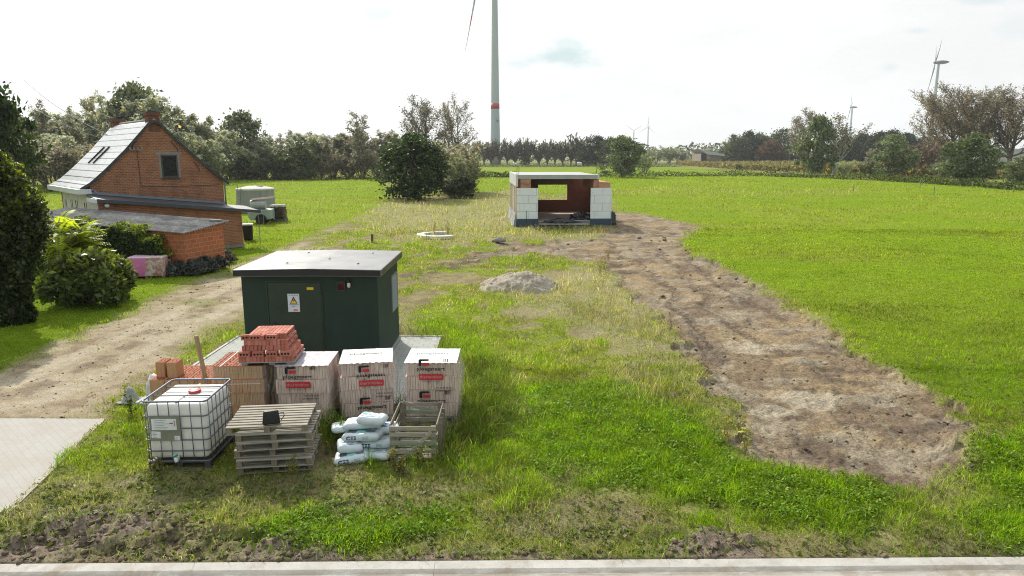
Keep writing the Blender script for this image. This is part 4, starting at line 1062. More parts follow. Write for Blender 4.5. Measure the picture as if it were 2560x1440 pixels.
bagspec = [ # u, v, z, rz, w, d, h, deco, label
    (874, 1166, .0, .10, .58, .42, .15, 'both', 'cement bag at the bottom front, navy letters on its near side'),
    (944, 1158, .0, -.15, .43, .48, .15, 'lines', 'cement bag at the bottom of the pile beside the crate'),
    (866, 1140, .142, .12, .42, .46, .16, 'lines', 'plump cement bag lying on the bottom front bag'),
    (934, 1127, .142, .04, .62, .42, .15, 'front', 'cement bag with navy letters on its side, in the middle layer'),
    (902, 1112, .285, -.06, .66, .44, .155, 'both', 'cement bag with mint and grey panels across the middle of the pile'),
    (925, 1071, .56, -.08, .46, .40, .16, 'lines', 'topmost cement bag of the pile'),
    (903, 1082, .43, .04, .68, .50, .14, 'none', 'plain white-backed cement bag under the topmost bag'),
    (853, 1090, .285, .15, .44, .44, .13, 'none', 'plain cement bag sticking out behind the plump bag'),
    (962, 1092, .30, .12, .42, .46, .14, 'blue', 'cement bag with blue marks, tilted against the crate'),
    (905, 1120, .0, .0, .64, .44, .140, 'none', 'cement bag hidden low at the back of the pile'),
    (900, 1095, .142, .05, .66, .46, .140, 'none', 'cement bag hidden in the back of the middle layer')]
for k, (u, v, z, rz, w_, d_, h_, deco, lab) in enumerate(bagspec):
    o = make_bag(w_, d_, h_, k * 3.7 + 1, deco); p = G(u, v, z); o.location = (p.x, p.y + d_ / 2, z + .006); o.rotation_euler = (R(-7) if z > .2 else R(-2), R(rnd.uniform(-5, 5)), rz * 1.6 + rnd.uniform(-.1, .1))
    tag(o, lab, 'cement bag', 'cement bags in the pile')

# ------------------------------------------------------------------ old wooden crate
ca = G(977, 1153); cb = G(1092, 1153); wc = (cb - ca).length; ac = math.atan2(cb.y - ca.y, cb.x - ca.x); dc, hc = 1.08, .635
cr = empty('wooden_crate', (ca.x, ca.y, 0), ac, 'open weathered wooden crate with diagonal braces and green straps', 'crate')
def post(x, y, name='corner_post', h=hc, lean=(0, 0)):
    m = MB(); m.bar((x, y, 0), (x + lean[0], y + lean[1], h), .085, .05); m.build(name, M_WOODZ, cr, bevel=.004)
for x, y in ((.045, .0), (wc - .045, .0)): post(x, y)
for x, y in ((.045, dc), (wc - .045, dc)): post(x, y, h=hc + .02)
def slat(a, b, w=.075, t_=.018, mat=None, name='slat', up=(0, 0, 1)):
    m = MB(); m.bar(a, b, t_, w, up); m.build(name, mat or M_WOODG, cr, bevel=.002)
for z in (.05, .20, .345, .49, .60): slat((0, -.036, z), (wc, -.036, z + rnd.uniform(-.006, .006)))
slat((wc * .28, -.056, .05), (wc * .9, -.056, .55), .065, .018, name='brace')
for z in (.12, .30, .45, .60): slat((0, dc + .036, z), (wc, dc + .036, z))
slat((.05, dc + .012, .64), (wc * .95, dc + .012, .42), .075, .018, name='brace')
for z in (.08, .24, .42, .605):
    slat((.0, .03, z), (.0, dc - .03, z + rnd.uniform(-.01, .01)), .085, .02, M_WOODY)
    slat((wc + .004, .03, z), (wc + .012, dc - .03, z + rnd.uniform(-.01, .02)), .085, .02, M_WOODY)
for k in range(4): slat((wc + .035 + k * .012, .20 + k * .2, .0), (wc + .03, .22 + k * .19, .62 + rnd.uniform(-.06, .02)), .08, .018, M_WOODZ, 'side_board', (1, 0, 0))
m = MB()
for k in range(7): m.bx(.03, wc - .03, .06 + k * .145, .16 + k * .145, .02, .036)
m.build('floor_board', M_WOODG, cr)
m = MB(); m.bx(-.014, wc + .014, -.0755, -.072, .335, .347); m.build('strap', bpy.data.materials['green_strap'], cr)
m = MB(); m.bx(-.01, wc + .01, dc + .0, dc + .003, .47, .484); m.build('strap', bpy.data.materials['green_strap'], cr)
p = G(1035, 1150); tag(lump('yellow_ball', (p.x + .02, p.y + .28, .04), .045, .045, .045, bpy.data.materials['yellow_plastic'], 3, .05, 2, False), 'small yellow ball lying in the wooden crate', 'ball')
# ------------------------------------------------------------------ dark green transformer kiosk
SX0, SX1, SY0, SY1 = -6.30, -3.135, 15.62, 18.42
kio = empty('transformer_kiosk', (SX0, SY0, 0), 0, 'dark green transformer kiosk with a flat grey roof and a high voltage sign', 'kiosk')
KW, KD, KH = SX1 - SX0, SY1 - SY0, 2.40
t = NT('dark_green_render'); c = t.coord(); n = t.noise(c, 150, 3, .6)
cc = t.mix(t.mrange(t.noise(c, 1.5, 5), .35, .7, 0, .5), (0.018, 0.036, 0.026), (0.025, 0.048, 0.035)); cc = t.mix(t.mrange(t.noise(t.mapping(c, (6, 6, .6)), 1.0, 5), .55, .75, 0, .3), cc, (0.045, 0.055, 0.042))
M_KGREEN = t.done(t.pbsdf(cc, .75, 0, .3, t.bump(n, .6, .008)))
m = MB(); m.bx(0, KW, 0, KD, .16, KH); m.build('body', M_KGREEN, kio, bevel=.012)
m = MB(); m.bx(-.03, KW + .035, -.03, KD + .03, 0, .158); m.build('plinth', plain('kiosk_plinth', (0.27, 0.28, 0.28), .9), kio, bevel=.01)
t = NT('grey_roof_coating'); c = t.coord(); n1 = t.noise(c, 1.8, 6, .65); n2 = t.noise(c, 80, 3)
cc = t.mix(t.mrange(n1, .4, .65, 0, .6), (0.135, 0.14, 0.15), (0.20, 0.21, 0.215)); cc = t.mix(t.mrange(t.noise(c, 6, 5, .7), .6, .75, 0, .5), cc, (0.10, 0.10, 0.09))
M_ROOFK = t.done(t.pbsdf(cc, t.mrange(n1, .3, .7, .34, .55), 0, .5, t.bump(t.math('ADD', n2, n1), .12, .01)))
M_FASC = plain('black_fascia', (0.016, 0.016, 0.02), .4, 0, .2, 5, .1)
ov = .13; x0, x1, y0, y1 = -ov, KW + ov, -ov - .02, KD + ov; zr, zm = 2.50, 2.535
m = MB(); xm = KW / 2
vs = [(x0, y0, zr), (xm, y0, zm), (x1, y0, zr), (x0, y1, zr + .02), (xm, y1, zm + .02), (x1, y1, zr + .02), (x0, y0, zr - .16), (xm, y0, zr - .155), (x1, y0, zr - .16), (x0, y1, zr - .16), (xm, y1, zr - .155), (x1, y1, zr - .16)]
m.mat(0).add(vs, [(0, 1, 4, 3), (1, 2, 5, 4)]); m.mat(1).add(vs, [(0, 6, 7, 1), (1, 7, 8, 2), (2, 8, 11, 5), (5, 11, 10, 4), (4, 10, 9, 3), (3, 9, 6, 0), (6, 9, 10, 7), (7, 10, 11, 8)])
rf = m.build('roof', [M_ROOFK, M_FASC], kio, bevel=0.0)
bmr = bmesh.new(); bmr.from_mesh(rf.data); bmesh.ops.remove_doubles(bmr, verts=bmr.verts, dist=1e-5); bmesh.ops.recalc_face_normals(bmr, faces=bmr.faces)
es = [e for e in bmr.edges if len(e.link_faces) == 2 and e.calc_face_angle(0) > .6]; bmesh.ops.bevel(bmr, geom=es, offset=.018, segments=2, affect='EDGES', profile=.5); bmr.to_mesh(rf.data); bmr.free()
for (fx, fy) in ((.28, .22), (.82, .22), (.28, .85), (.82, .85), (.55, .45)):
    m = MB(); m.lathe([(.035, 0), (.035, .012), (.02, .018)], 10, (KW * fx, KD * fy, zr + (.11 * min(fx, 1 - fx)) + .01)); m.build('lifting_eye', M_FASC, rf)
# a point of the front wall for a pixel: y = SY0
def kp(u, v, dy=0): p = AT(u, v, SY0 - dy); return p.x - SX0, p.z
dx0, dz1 = kp(668, 706); dx1, _ = kp(801, 706)
M_DOOR = plain('door_green', (0.021, 0.040, 0.026), .55, .1, .3, 2, .05, dirt=((0.05, 0.055, 0.035), .4))
m = MB(); m.bx(dx0, dx1, -.014, .01, .17, dz1); dr = m.build('door', M_DOOR, kio, bevel=.006)
for zz_ in (.45, 1.2, 1.95): m = MB(); m.tube([(dx1 + .004, -.026, zz_ - .06), (dx1 + .004, -.026, zz_ + .06)], .012, 8); m.build('hinge', M_FASC, dr)
m = MB(); fw = .035
m.bx(dx0 - fw, dx0 - .006, -.022, .01, .17, dz1 + fw); m.bx(dx1 + .006, dx1 + fw, -.022, .01, .17, dz1 + fw); m.bx(dx0 - .006, dx1 + .006, -.022, .01, dz1 + .006, dz1 + fw)
m.build('door_frame', M_DOOR, kio)
m = MB(); m.bx(dx0 + .09, dx0 + .13, -.05, -.014, 1.0, 1.22); m.tube([(dx0 + .11, -.05, 1.16), (dx0 + .24, -.055, 1.16)], .011, 6); m.build('handle', M_FASC, dr)
sx0, sz1 = kp(719, 734); sx1, sz0 = kp(751, 779); sw, sh = sx1 - sx0, sz1 - sz0
m = MB(); m.bx(sx0, sx1, -.024, -.016, sz0, sz1); sg = m.build('warning_sign', plain('sign_white', (0.62, 0.66, 0.72), .45, bump=0, var=.06), kio)
cx = (sx0 + sx1) / 2
def tri(m, k, y): m.prism([(cx - .31 * sw * k, sz0 + sh * .46 + .02 * sh * (1 - k) * 4.0), (cx + .33 * sw * k, sz0 + sh * .46 + .02 * sh * (1 - k) * 4.0), (cx, sz0 + sh * .46 + sh * .39 * (.06 + .94 * k))], y, y + .002)
m = MB(); m.mat(0); tri(m, 1.0, -.0265); m.mat(1); tri(m, .74, -.029)
m.mat(0); bxz = [(cx - .01, .77), (cx - .045, .62), (cx + .01, .63), (cx - .005, .535), (cx + .004, .535), (cx + .035, .66), (cx - .012, .65), (cx + .012, .77)]
m.prism([(x, sz0 + sh * z) for x, z in bxz], -.0315, -.0295); m.build('warning_triangle', [M_PRINTK, plain('sign_yellow', (0.80, 0.52, 0.0), .45, bump=0)], sg)
m = MB(); add_text(m, 'TEL. 078 35 35 00', sw * .115, front_at(cx, -.0262, sz0 + sh * .915), .012); m.build('lettering', M_PRINTB, sg, fixn=False)
m = MB(); add_text(m, 'LEVENSGEVAAR', sw * .115, front_at(cx, -.0262, sz0 + sh * .405), .012); m.build('lettering', M_PRINTB, sg, fixn=False)
m = MB(); add_text(m, '15000 V', sw * .13, front_at(cx, -.0262, sz0 + sh * .31), .012); m.build('lettering', M_PRINTB, sg, fixn=False)
m = MB(); m.bx(cx - .05 * sw, cx + .30 * sw, -.0265, -.0245, sz0 + sh * .065, sz0 + sh * .14); m.build('orange_label', plain('sign_orange', (0.65, 0.12, 0.03), .5, bump=0), sg)
yx0, yz1 = kp(767, 718); yx1, yz0 = kp(784, 724.5)
m = MB(); m.bx(yx0, yx1, -.019, -.0155, yz0, yz1); m.build('number_plate', plain('plate_yellow', (0.72, 0.50, 0.02), .45, bump=0), kio)
m = MB(); m.mat(0)
wx0, wz1 = kp(841, 703); wx1, wz0 = kp(865, 728)
m.bx(wx0, wx0 + .03, -.03, .0, wz0, wz1); m.bx(wx1 - .03, wx1, -.03, .0, wz0, wz1); m.bx(wx0 + .03, wx1 - .03, -.03, .0, wz1 - .03, wz1); m.bx(wx0 + .03, wx1 - .03, -.03, .0, wz0, wz0 + .03)
wf = m.build('window', M_DOOR, kio)
m = MB(); m.bx(wx0 + .03, wx1 - .03, -.012, -.004, wz0 + .03, wz1 - .03); m.build('pane', plain('dark_red_glass', (0.06, 0.012, 0.016), .15, 0, .5, 8, 0, spec=.6), wf)
lx, lz = kp(873.5, 708)
m = MB(); m.bx(lx - .03, lx + .03, -.10, 0.0, lz + .02, lz + .09); lb = m.build('wall_lamp', M_FASC, kio, bevel=.01)
m = MB(); m.lathe([(.02, .03), (.038, .01), (.04, -.05), (.028, -.085), (.01, -.095)], 12, (lx, -.065, lz)); m.build('lamp_glass', plain('frosted_glass', (0.62, 0.60, 0.57), .3, 0, .1, 5, 0), lb, smooth=True)
# louvre on the right side
ly0, ly1, lz0, lz1 = 1.72, 2.55, 1.05, 2.02
m = MB(); x = KW
m.bx(x, x + .03, ly0, ly0 + .04, lz0, lz1); m.bx(x, x + .03, ly1 - .04, ly1, lz0, lz1); m.bx(x, x + .03, ly0 + .04, ly1 - .04, lz1 - .04, lz1); m.bx(x, x + .03, ly0 + .04, ly1 - .04, lz0, lz0 + .04)
lv = m.build('louvre_frame', plain('louvre_alu', (0.20, 0.23, 0.22), .55, .3), kio)
m = MB(); k = 0; z = lz0 + .06
while z < lz1 - .06: m.box((x + .022, (ly0 + ly1) / 2, z), (.05, ly1 - ly0 - .085, .006), (0, R(38), 0)); z += .055
m.build('louvre', bpy.data.materials['louvre_alu'], lv)
# ------------------------------------------------------------------ brick house with lean-to
HA = R(43.0); E = Vector((math.cos(HA), math.sin(HA), 0)); N = Vector((-math.sin(HA), math.cos(HA), 0))
HO = Vector((-21.5, 35.1, 0))
def on_plane(u, v, o, nrm):
    d = ray(u, v); c = Vector((0, 0, CAMZ)); t = (o - c).dot(nrm) / d.dot(nrm); return c + d * t
def hg(u, v, y=0.0):
    p = on_plane(u, v, HO + N * y, N) - HO; return p.dot(E), p.z
def hf(u, v, x=0.0):
    p = on_plane(u, v, HO + E * x, E) - HO; return p.dot(N), p.z
house = empty('brick_house', HO, HA, 'small red brick house with grey tiled roof and white front, left of the field', 'house')
M_BR = brick_mat('old_red_brick', (0.43, 0.158, 0.072), (0.23, 0.080, 0.046), (0.40, 0.28, 0.20), .24, .085, .016, stain_amt=.75)
M_WHT = plain('white_render', (0.62, 0.60, 0.54), .9, 0, .12, 2.5, .2, dirt=((0.35, 0.32, 0.26), .5))
M_DARKTRIM = plain('dark_verge', (0.045, 0.048, 0.055), .6, 0, .3, 5)
M_PVC = plain('white_pvc', (0.66, 0.68, 0.68), .4, 0, .06, 4, .05)
M_ZINC = plain('blue_grey_zinc', (0.20, 0.24, 0.31), .45, .5, .2, 5)
M_GLASS = plain('dark_window_glass', (0.010, 0.011, 0.014), .3, 0, .3, 3, 0, spec=.25)
M_STONE = plain('grey_stone_trim', (0.25, 0.235, 0.22), .9, 0, .25, 8, .4)
gx1, ze_r = hg(557, 450); _, ze_l = hg(226, 458); ax, za = hg(384, 305); HL = 7.3
pts_l = [hg(226, 460), hg(262, 428), hg(312, 378), hg(372, 309)]; pts_r = [hg(398, 311), hg(440, 352), hg(500, 405), hg(557, 450)]
gable = [(0, 0), (gx1, 0)] + [(gx1, pts_r[-1][1])] + [p for p in pts_r[-2::-1]] + [p for p in pts_l[::-1]][:-1] + [(0, pts_l[0][1])]
m = MB(); wx, wz1 = hg(401, 387); wx2, wz0 = hg(447, 443)
m.prism(gable, 0, .28, 'y'); gw = m.build('gable_wall', M_BR, house)
m = MB(); m.prism(gable, HL - .28, HL, 'y'); m.build('gable_wall', M_BR, house)
m = MB(); m.bx(0, .28, .283, HL - .283, 0, pts_l[0][1] - .05); m.build('front_wall', M_WHT, house)
m = MB(); m.bx(gx1 - .28, gx1, .283, HL - .283, 0, pts_r[-1][1] - .05); m.build('rear_wall', M_BR, house)
# roof: grey tiles with course lines
t = NT('grey_roof_tile'); c = t.coord(); s = t.n('ShaderNodeSeparateXYZ'); t.l(c, s.inputs[0])
fr = t.math('FRACT', t.math('MULTIPLY', s.outputs[2], 3.05)); fy = t.math('FRACT', t.math('MULTIPLY', s.outputs[1], 4.2))
ln = t.math('MAXIMUM', t.math('LESS_THAN', fr, .13), t.math('MULTIPLY', t.math('LESS_THAN', fy, .06), .5))
n1 = t.noise(c, 3, 5, .65); cc = t.ramp(n1, [(.3, (0.58, 0.59, 0.60)), (.7, (0.76, 0.77, 0.78))]); cc = t.mix(t.mrange(t.noise(c, 9, 4), .5, .7, 0, .45), cc, (0.14, 0.15, 0.13)); cc = t.mix(ln, cc, (0.05, 0.05, 0.055))
M_TILE = t.done(t.pbsdf(cc, .33, 0, .6, t.bump(t.math('ADD', t.math('MULTIPLY', fr, .5), t.math('MULTIPLY', n1, .3)), .5, .04)))
def roof_side(pts, flip, name):
    prof = [(x, z) for x, z in pts]; t_ = .075
    m = MB(); up = [(x + (-.02 if not flip else .02), z + t_) for x, z in prof]; y0, y1 = -.10, HL + .12
    poly = prof + up[::-1]; m.prism(poly, y0, y1, 'y'); return m.build(name, M_TILE, house)
el = pts_l[0]; er = pts_r[-1]
sl = (pts_l[1][1] - el[1]) / (pts_l[1][0] - el[0]); sr = (pts_r[-2][1] - er[1]) / (pts_r[-2][0] - er[0])
Lp = [(-.42, el[1] - .42 * sl * .75)] + pts_l + [(ax, za)]; Rp = [(er[0] + .28, er[1] + .28 * sr)] + pts_r[::-1] + [(ax, za)]
Lp = [(x, z + .01) for x, z in Lp]; Rp = [(x, z + .01) for x, z in Rp]
roof = roof_side(Lp, False, 'roof'); roof2 = roof_side(Rp, True, 'roof')
m = MB(); m.tube([(ax, y, za + .095) for y in (-.1, 2, 4, 6, HL + .12)], .09, 8); m.build('ridge_tiles', M_STONE, roof, smooth=True)
for P_, nm in ((Lp, 'verge'), (Rp, 'verge')):
    m = MB()
    for (a, b) in zip(P_[:-1], P_[1:]): m.bar((a[0], -.125, a[1] + .02), (b[0], -.125, b[1] + .02), .13, .04, (0, 1, 0))
    m.build(nm, M_DARKTRIM, roof)
# roof windows on the left slope: two dark strips
for yy in (3.4, 4.5):
    x_, z_ = pts_l[1][0] + .55, 0
    def zl(x):
        for (a, b) in zip(Lp[:-1], Lp[1:]):
            if a[0] <= x <= b[0]: return a[1] + (b[1] - a[1]) * (x - a[0]) / (b[0] - a[0])
        return za
    m = MB(); x0_, x1_ = pts_l[1][0] + .25, pts_l[1][0] + 1.15
    m.bar((x0_ - .02, yy, zl(x0_) + .11), (x1_ - .02, yy, zl(x1_) + .11), .10, .03, (0, 1, 0)); m.build('roof_window', M_DARKTRIM, roof)
# chimneys
def chimney(x0, x1, y0, y1, z0, z1, par):
    m = MB(); m.bx(x0, x1, y0, y1, z0, z1); c_ = m.build('chimney', M_BRD, par)
    m = MB(); m.bx(x0 - .05, x1 + .05, y0 - .05, y1 + .05, z1 - .14, z1 - .002 + .03); m.build('chimney_cap', M_BRD, c_)
    m = MB(); m.bx(x0 + .1, x1 - .1, y0 + .1, y1 - .1, z1 + .03, z1 + .10); m.build('chimney_pot', M_DARKTRIM, c_)
M_BRD = brick_mat('dark_chimney_brick', (0.24, 0.09, 0.055), (0.13, 0.055, 0.04), (0.16, 0.12, 0.10), .21, .068, .009)
cx0, cz = hg(367, 281); cx1, _ = hg(397, 281)
chimney(cx0, cx1, -.012, .50, za - .5, cz, roof); 
p = on_plane(305, 300, HO + N * (HL - .3), N) - HO; chimney(ax - .35, ax + .3, HL - .6, HL, za - .4, p.z, roof2)
# gable window with stone lintel, sill and side strips
f = MB(); fw = .07
m = MB(); m.bx(wx + fw, wx2 - fw, -.005, .02, wz0 + fw, wz1 - fw)
f.bx(wx, wx + fw, -.03, .02, wz0, wz1); f.bx(wx2 - fw, wx2, -.03, .02, wz0, wz1); f.bx(wx + fw, wx2 - fw, -.03, .02, wz1 - fw, wz1); f.bx(wx + fw, wx2 - fw, -.03, .02, wz0, wz0 + fw)
win = f.build('window', plain('dark_window_frame', (0.07, 0.06, 0.06), .6), house); m.build('pane', M_GLASS, win)
m = MB(); m.bx(wx - .27, wx2 + .25, -.018, .01, wz1 + .004, wz1 + .17); m.build('lintel', M_STONE, house)
m = MB(); m.bx(wx - .11, wx - .003, -.012, .01, wz0 - .02, wz1); m.bx(wx2 + .003, wx2 + .13, -.012, .01, wz0 - .02, wz1); m.build('window_surround', M_STONE, house)
m = MB(); m.bx(wx - .05, wx2 + .05, -.09, .01, wz0 - .085, wz0 - .022); m.build('sill', plain('dark_sill', (0.06, 0.055, 0.055), .7), house)
# wall anchors, bracket, downpipes
for (u0, v0, u1, v1) in ((341, 352, 330, 366), (426, 354, 443, 372), (484, 404, 497, 421), (288, 405, 270, 417)):
    a0, b0 = hg(u0, v0); a1_, b1 = hg(u1, v1); m = MB(); m.tube([(a0, -.03, b0), ((a0 + a1_) / 2, -.03, (b0 + b1) / 2 + .03), (a1_, -.03, b1), (a1_ + .02, -.03, b1 - .18)], .022, 6); m.build('wall_anchor', M_DARKTRIM, house)
bxp, bzp = hg(337, 375); m = MB(); m.bar((bxp - .3, -.1, bzp), (bxp + .35, -.1, bzp + .02), .05, .05)
for k in (-.25, -.05, .12, .3): m.lathe([(.03, 0), (.05, .04), (.05, .1), (.02, .13)], 8, (bxp + k, -.12, bzp + .02))
m.build('cable_bracket', M_STONE, house)
m = MB(); m.tube([(bxp + .1, -.02, bzp - .05), (bxp + .12, -.02, bzp - 1.9), (bxp + 2.2, -.02, bzp - 1.95), (gx1 - .2, -.02, bzp - 1.92)], .014, 5); m.build('wall_cable', M_DARKTRIM, house)
m = MB(); m.tube([(gx1 + .05, -.04, er[1] + .05), (gx1 + .07, -.05, er[1] - .25), (gx1 + .05, -.05, 1.2)], .045, 8); m.build('downpipe', M_ZINC, house, smooth=True)
m = MB(); m.tube([(-.3, -.06, el[1] - .28), (.1, -.07, el[1] - .32), (.32, -.07, el[1] - .5), (.34, -.07, el[1] - .95)], .05, 8); m.build('downpipe', M_ZINC, house, smooth=True)
# white box gutter round the left eave
gz = Lp[0][1]
m = MB(); m.bx(-.62, -.12, -.20, HL + .2, gz - .24, gz + .02); m.bx(-.119, .02, -.20, .0 - .14, gz - .24, gz + .02)
m.build('box_gutter', M_PVC, house, bevel=.01)
for (ua, va, ub, vb) in ((163, 497, 168, 520), (177, 499, 183, 522), (189, 501, 196, 524), (211, 507, 219, 530)):
    ya, z1_ = hf(ua, va); yb, z0_ = hf(ub, vb); y0_, y1_ = sorted((ya, yb)); m = MB(); m.bx(-.02, .02, y0_, y1_, z0_ - .4, z1_); wn_ = m.build('window', M_GLASS, house)
    m = MB(); m.bx(-.03, -.021, y0_ + (y1_ - y0_) * .0, y0_ + (y1_ - y0_) * .45, z0_ - .4, z1_); m.build('frame', M_PVC, wn_)
lx_, lz_ = hf(222, 474, 0); m = MB(); m.bar((-.02, .4, lz_), (-.3, .35, lz_ + .05), .03, .03); m.box((-.36, .33, lz_ - .02), (.14, .14, .14)); m.build('flood_lamp', M_BLACK, house)
# overhead cable
pA = HO + E * bxp + N * -.12 + Vector((0, 0, bzp + .15)); pB = AT(60, 200, 70)
for k, nm in ((0, 'upper overhead cable from the brick gable to the far left'), (1, 'lower overhead cable from the brick gable to the far left')):
    m = MB(); pts = []
    for i in range(13):
        f_ = i / 12; q = pA.lerp(pB + Vector((0, 0, -2.3 * k)), f_); q.z -= 1.1 * 4 * f_ * (1 - f_) * .5; pts.append(q + E * (.2 * k))
    m.tube(pts, .022, 5); tag(m.build('overhead_cable', M_BLACK, None), nm, 'cable', 'cables from the house')
# lean-to along the gable
AY = -1.8; lxL, _ = hg(247, 515, AY); lxR = 6.91
lean = empty('lean_to', HO + E * lxL + N * AY, HA, 'low brick lean-to with dark sloping roof against the gable', 'lean-to')
LW = lxR - lxL; fzl = 2.86; fzr = 2.02
m = MB(); m.prism([(0, 0), (LW, 0), (LW, fzr), (0, fzl)], 0, .22, 'y'); m.build('front_wall', M_BR2 if 'M_BR2' in globals() else M_BR, lean)
m = MB(); m.bx(0, .22, .223, 1.78, 0, fzl - .03); m.build('side_wall', M_WHT, lean)
m = MB(); m.bx(LW - .22, LW, .223, 1.78, 0, fzr - .03); m.build('side_wall', M_BR, lean)
m = MB(); m.bx(-.02, LW + .03, -.03, .0 - .002, 0, .16); m.build('plinth', M_STONE, lean)
k_ = (fzr - fzl) / LW; xr = LW + .95; xl = -.12
t = NT('dark_roof_felt'); c = t.coord(); cc = t.mix(t.mrange(t.noise(c, 2.2, 5), .4, .7, 0, .6), (0.055, 0.06, 0.075), (0.10, 0.105, 0.125)); M_FELT = t.done(t.pbsdf(cc, .5, 0, .5, t.bump(t.noise(c, 60, 3), .3, .006)))
m = MB(); vs = []
for (x, zz) in ((xl, fzl + xl * k_), (xr, fzl + xr * k_)):
    for (y, dz) in ((-.30, 0), (1.79, .16)): vs += [(x, y, zz + dz + .02), (x, y, zz + dz + .12)]
m.add(vs, [(1, 3, 7, 5), (0, 4, 6, 2), (0, 1, 5, 4), (2, 6, 7, 3), (0, 2, 3, 1), (4, 5, 7, 6)]); lr = m.build('roof', M_FELT, lean, bevel=.008)
m = MB(); m.bar((xl, -.325, fzl + xl * k_ + .06), (xr + .03, -.325, fzl + xr * k_ + .06), .16, .035, (0, 1, 0)); m.build('fascia', plain('dark_blue_fascia', (0.055, 0.062, 0.082), .4), lr)
m = MB(); m.bar((xl, 1.72, fzl + xl * k_ + .36), (gx1 - lxL, 1.72, fzl + (gx1 - lxL) * k_ + .36), .12, .05, (0, 1, 0)); m.build('flashing', M_ZINC, lr)
m = MB(); m.bx(xl - .06, xl - .002, -.34, 1.6, fzl - .06, fzl + .14); m.build('end_trim', M_PVC, lr)
m = MB(); m.lathe([(.02, -.1), (.09, -.07), (.115, 0), (.09, .07), (.03, .1)], 14, (.32, -.16, fzl - .2)); m.build('globe_lamp', M_PVC, lean, smooth=True)
for fx in (.53, .68): m = MB(); m.bx(LW * fx, LW * fx + .9, -.012, .0, 1.35, 1.43); m.build('wall_band', M_STONE, lean)
m = MB(); m.tube([(xr - .1, -.28, fzl + xr * k_ - .02), (xr - .1, -.28, .3), (xr - .1, -.2, -.02)], .02, 8); m.build('post', M_ZINC, lean)

# ------------------------------------------------------------------ low block shed with corrugated roof
SA = R(-19.0); SO = Vector((-23.0, 32.1, 0)); SHL, SHD = 9.52, 2.35
shed = empty('block_shed', SO, SA, 'low orange block shed with grey corrugated roof, half covered by ivy', 'shed')
M_SB = brick_mat('orange_hollow_block', (0.52, 0.17, 0.070), (0.38, 0.105, 0.045), (0.46, 0.32, 0.22), .34, .19, .016, stain_amt=.35, bump=.4)
hz = lambda x, y: 1.84 + (SHL - x) * .037 + y * .105
m = MB(); m.prism([(0, 0), (SHL, 0), (SHL, hz(SHL, 0)), (0, hz(0, 0))], 0, .19, 'y'); m.build('front_wall', M_SB, shed)
m = MB(); m.prism([(0.192, 0), (SHD, 0), (SHD, hz(SHL, SHD)), (0.192, hz(SHL, .19))], SHL - .19, SHL, 'x'); m.build('side_wall', M_SB, shed)
m = MB(); m.prism([(0.192, 0), (SHD, 0), (SHD, hz(0, SHD)), (0.192, hz(0, .19))], 0, .19, 'x'); m.build('side_wall', M_SB, shed)
m = MB(); m.bx(.192, SHL - .192, SHD - .19, SHD, 0, hz(SHL, SHD)); m.build('rear_wall', M_SB, shed)
t = NT('corrugated_cement'); c = t.coord(); n1 = t.noise(c, 1.6, 6, .7); cc = t.ramp(n1, [(.3, (0.12, 0.12, 0.125)), (.5, (0.20, 0.20, 0.20)), (.7, (0.31, 0.30, 0.29))]); cc = t.mix(t.mrange(t.noise(c, 7, 6, .75), .5, .68, 0, .85), cc, (0.075, 0.068, 0.058)); cc = t.mix(t.mrange(t.noise(c, 3.4, 4), .62, .7, 0, .6), cc, (0.40, 0.40, 0.38))
M_CORR = t.done(t.pbsdf(cc, .85, 0, .3, t.bump(t.noise(c, 40, 3), .4, .01)))
m = MB(); ny = 110; nx = 10; vs = []; fs = []; Y0, Y1, X0, X1 = -.16, SHD + .22, -.2, SHL + .22
for s_ in (0, 1):
    for j in range(ny + 1):
        y = Y0 + (Y1 - Y0) * j / ny; w_ = .026 * math.sin(y / .146 * 2 * PI)
        for i in range(nx + 1):
            x = X0 + (X1 - X0) * i / nx; vs.append((x, y, hz(x, y) + .035 + w_ + (0.012 if s_ == 0 else 0) + (.012 if (i % 3 == 0) else 0)))
NN = (nx + 1) * (ny + 1)
for j in range(ny):
    for i in range(nx):
        a_ = j * (nx + 1) + i; fs.append((a_, a_ + 1, a_ + nx + 2, a_ + nx + 1)); fs.append((NN + a_, NN + a_ + nx + 1, NN + a_ + nx + 2, NN + a_ + 1))
for j in range(ny):
    for i in (0, nx):
        a_ = j * (nx + 1) + i; fs.append((a_, a_ + nx + 1, NN + a_ + nx + 1, NN + a_))
for i in range(nx):
    for j in (0, ny):
        a_ = j * (nx + 1) + i; fs.append((a_, a_ + 1, NN + a_ + 1, NN + a_))
m.add(vs, fs); sr_ = m.build('roof', M_CORR, shed)
m = MB(); m.box((SHL - .25, 2.2, hz(SHL, 2.2) + .11), (.5, .25, .07), (0, 0, R(20))); m.build('roof_slab', M_STONE, sr_)

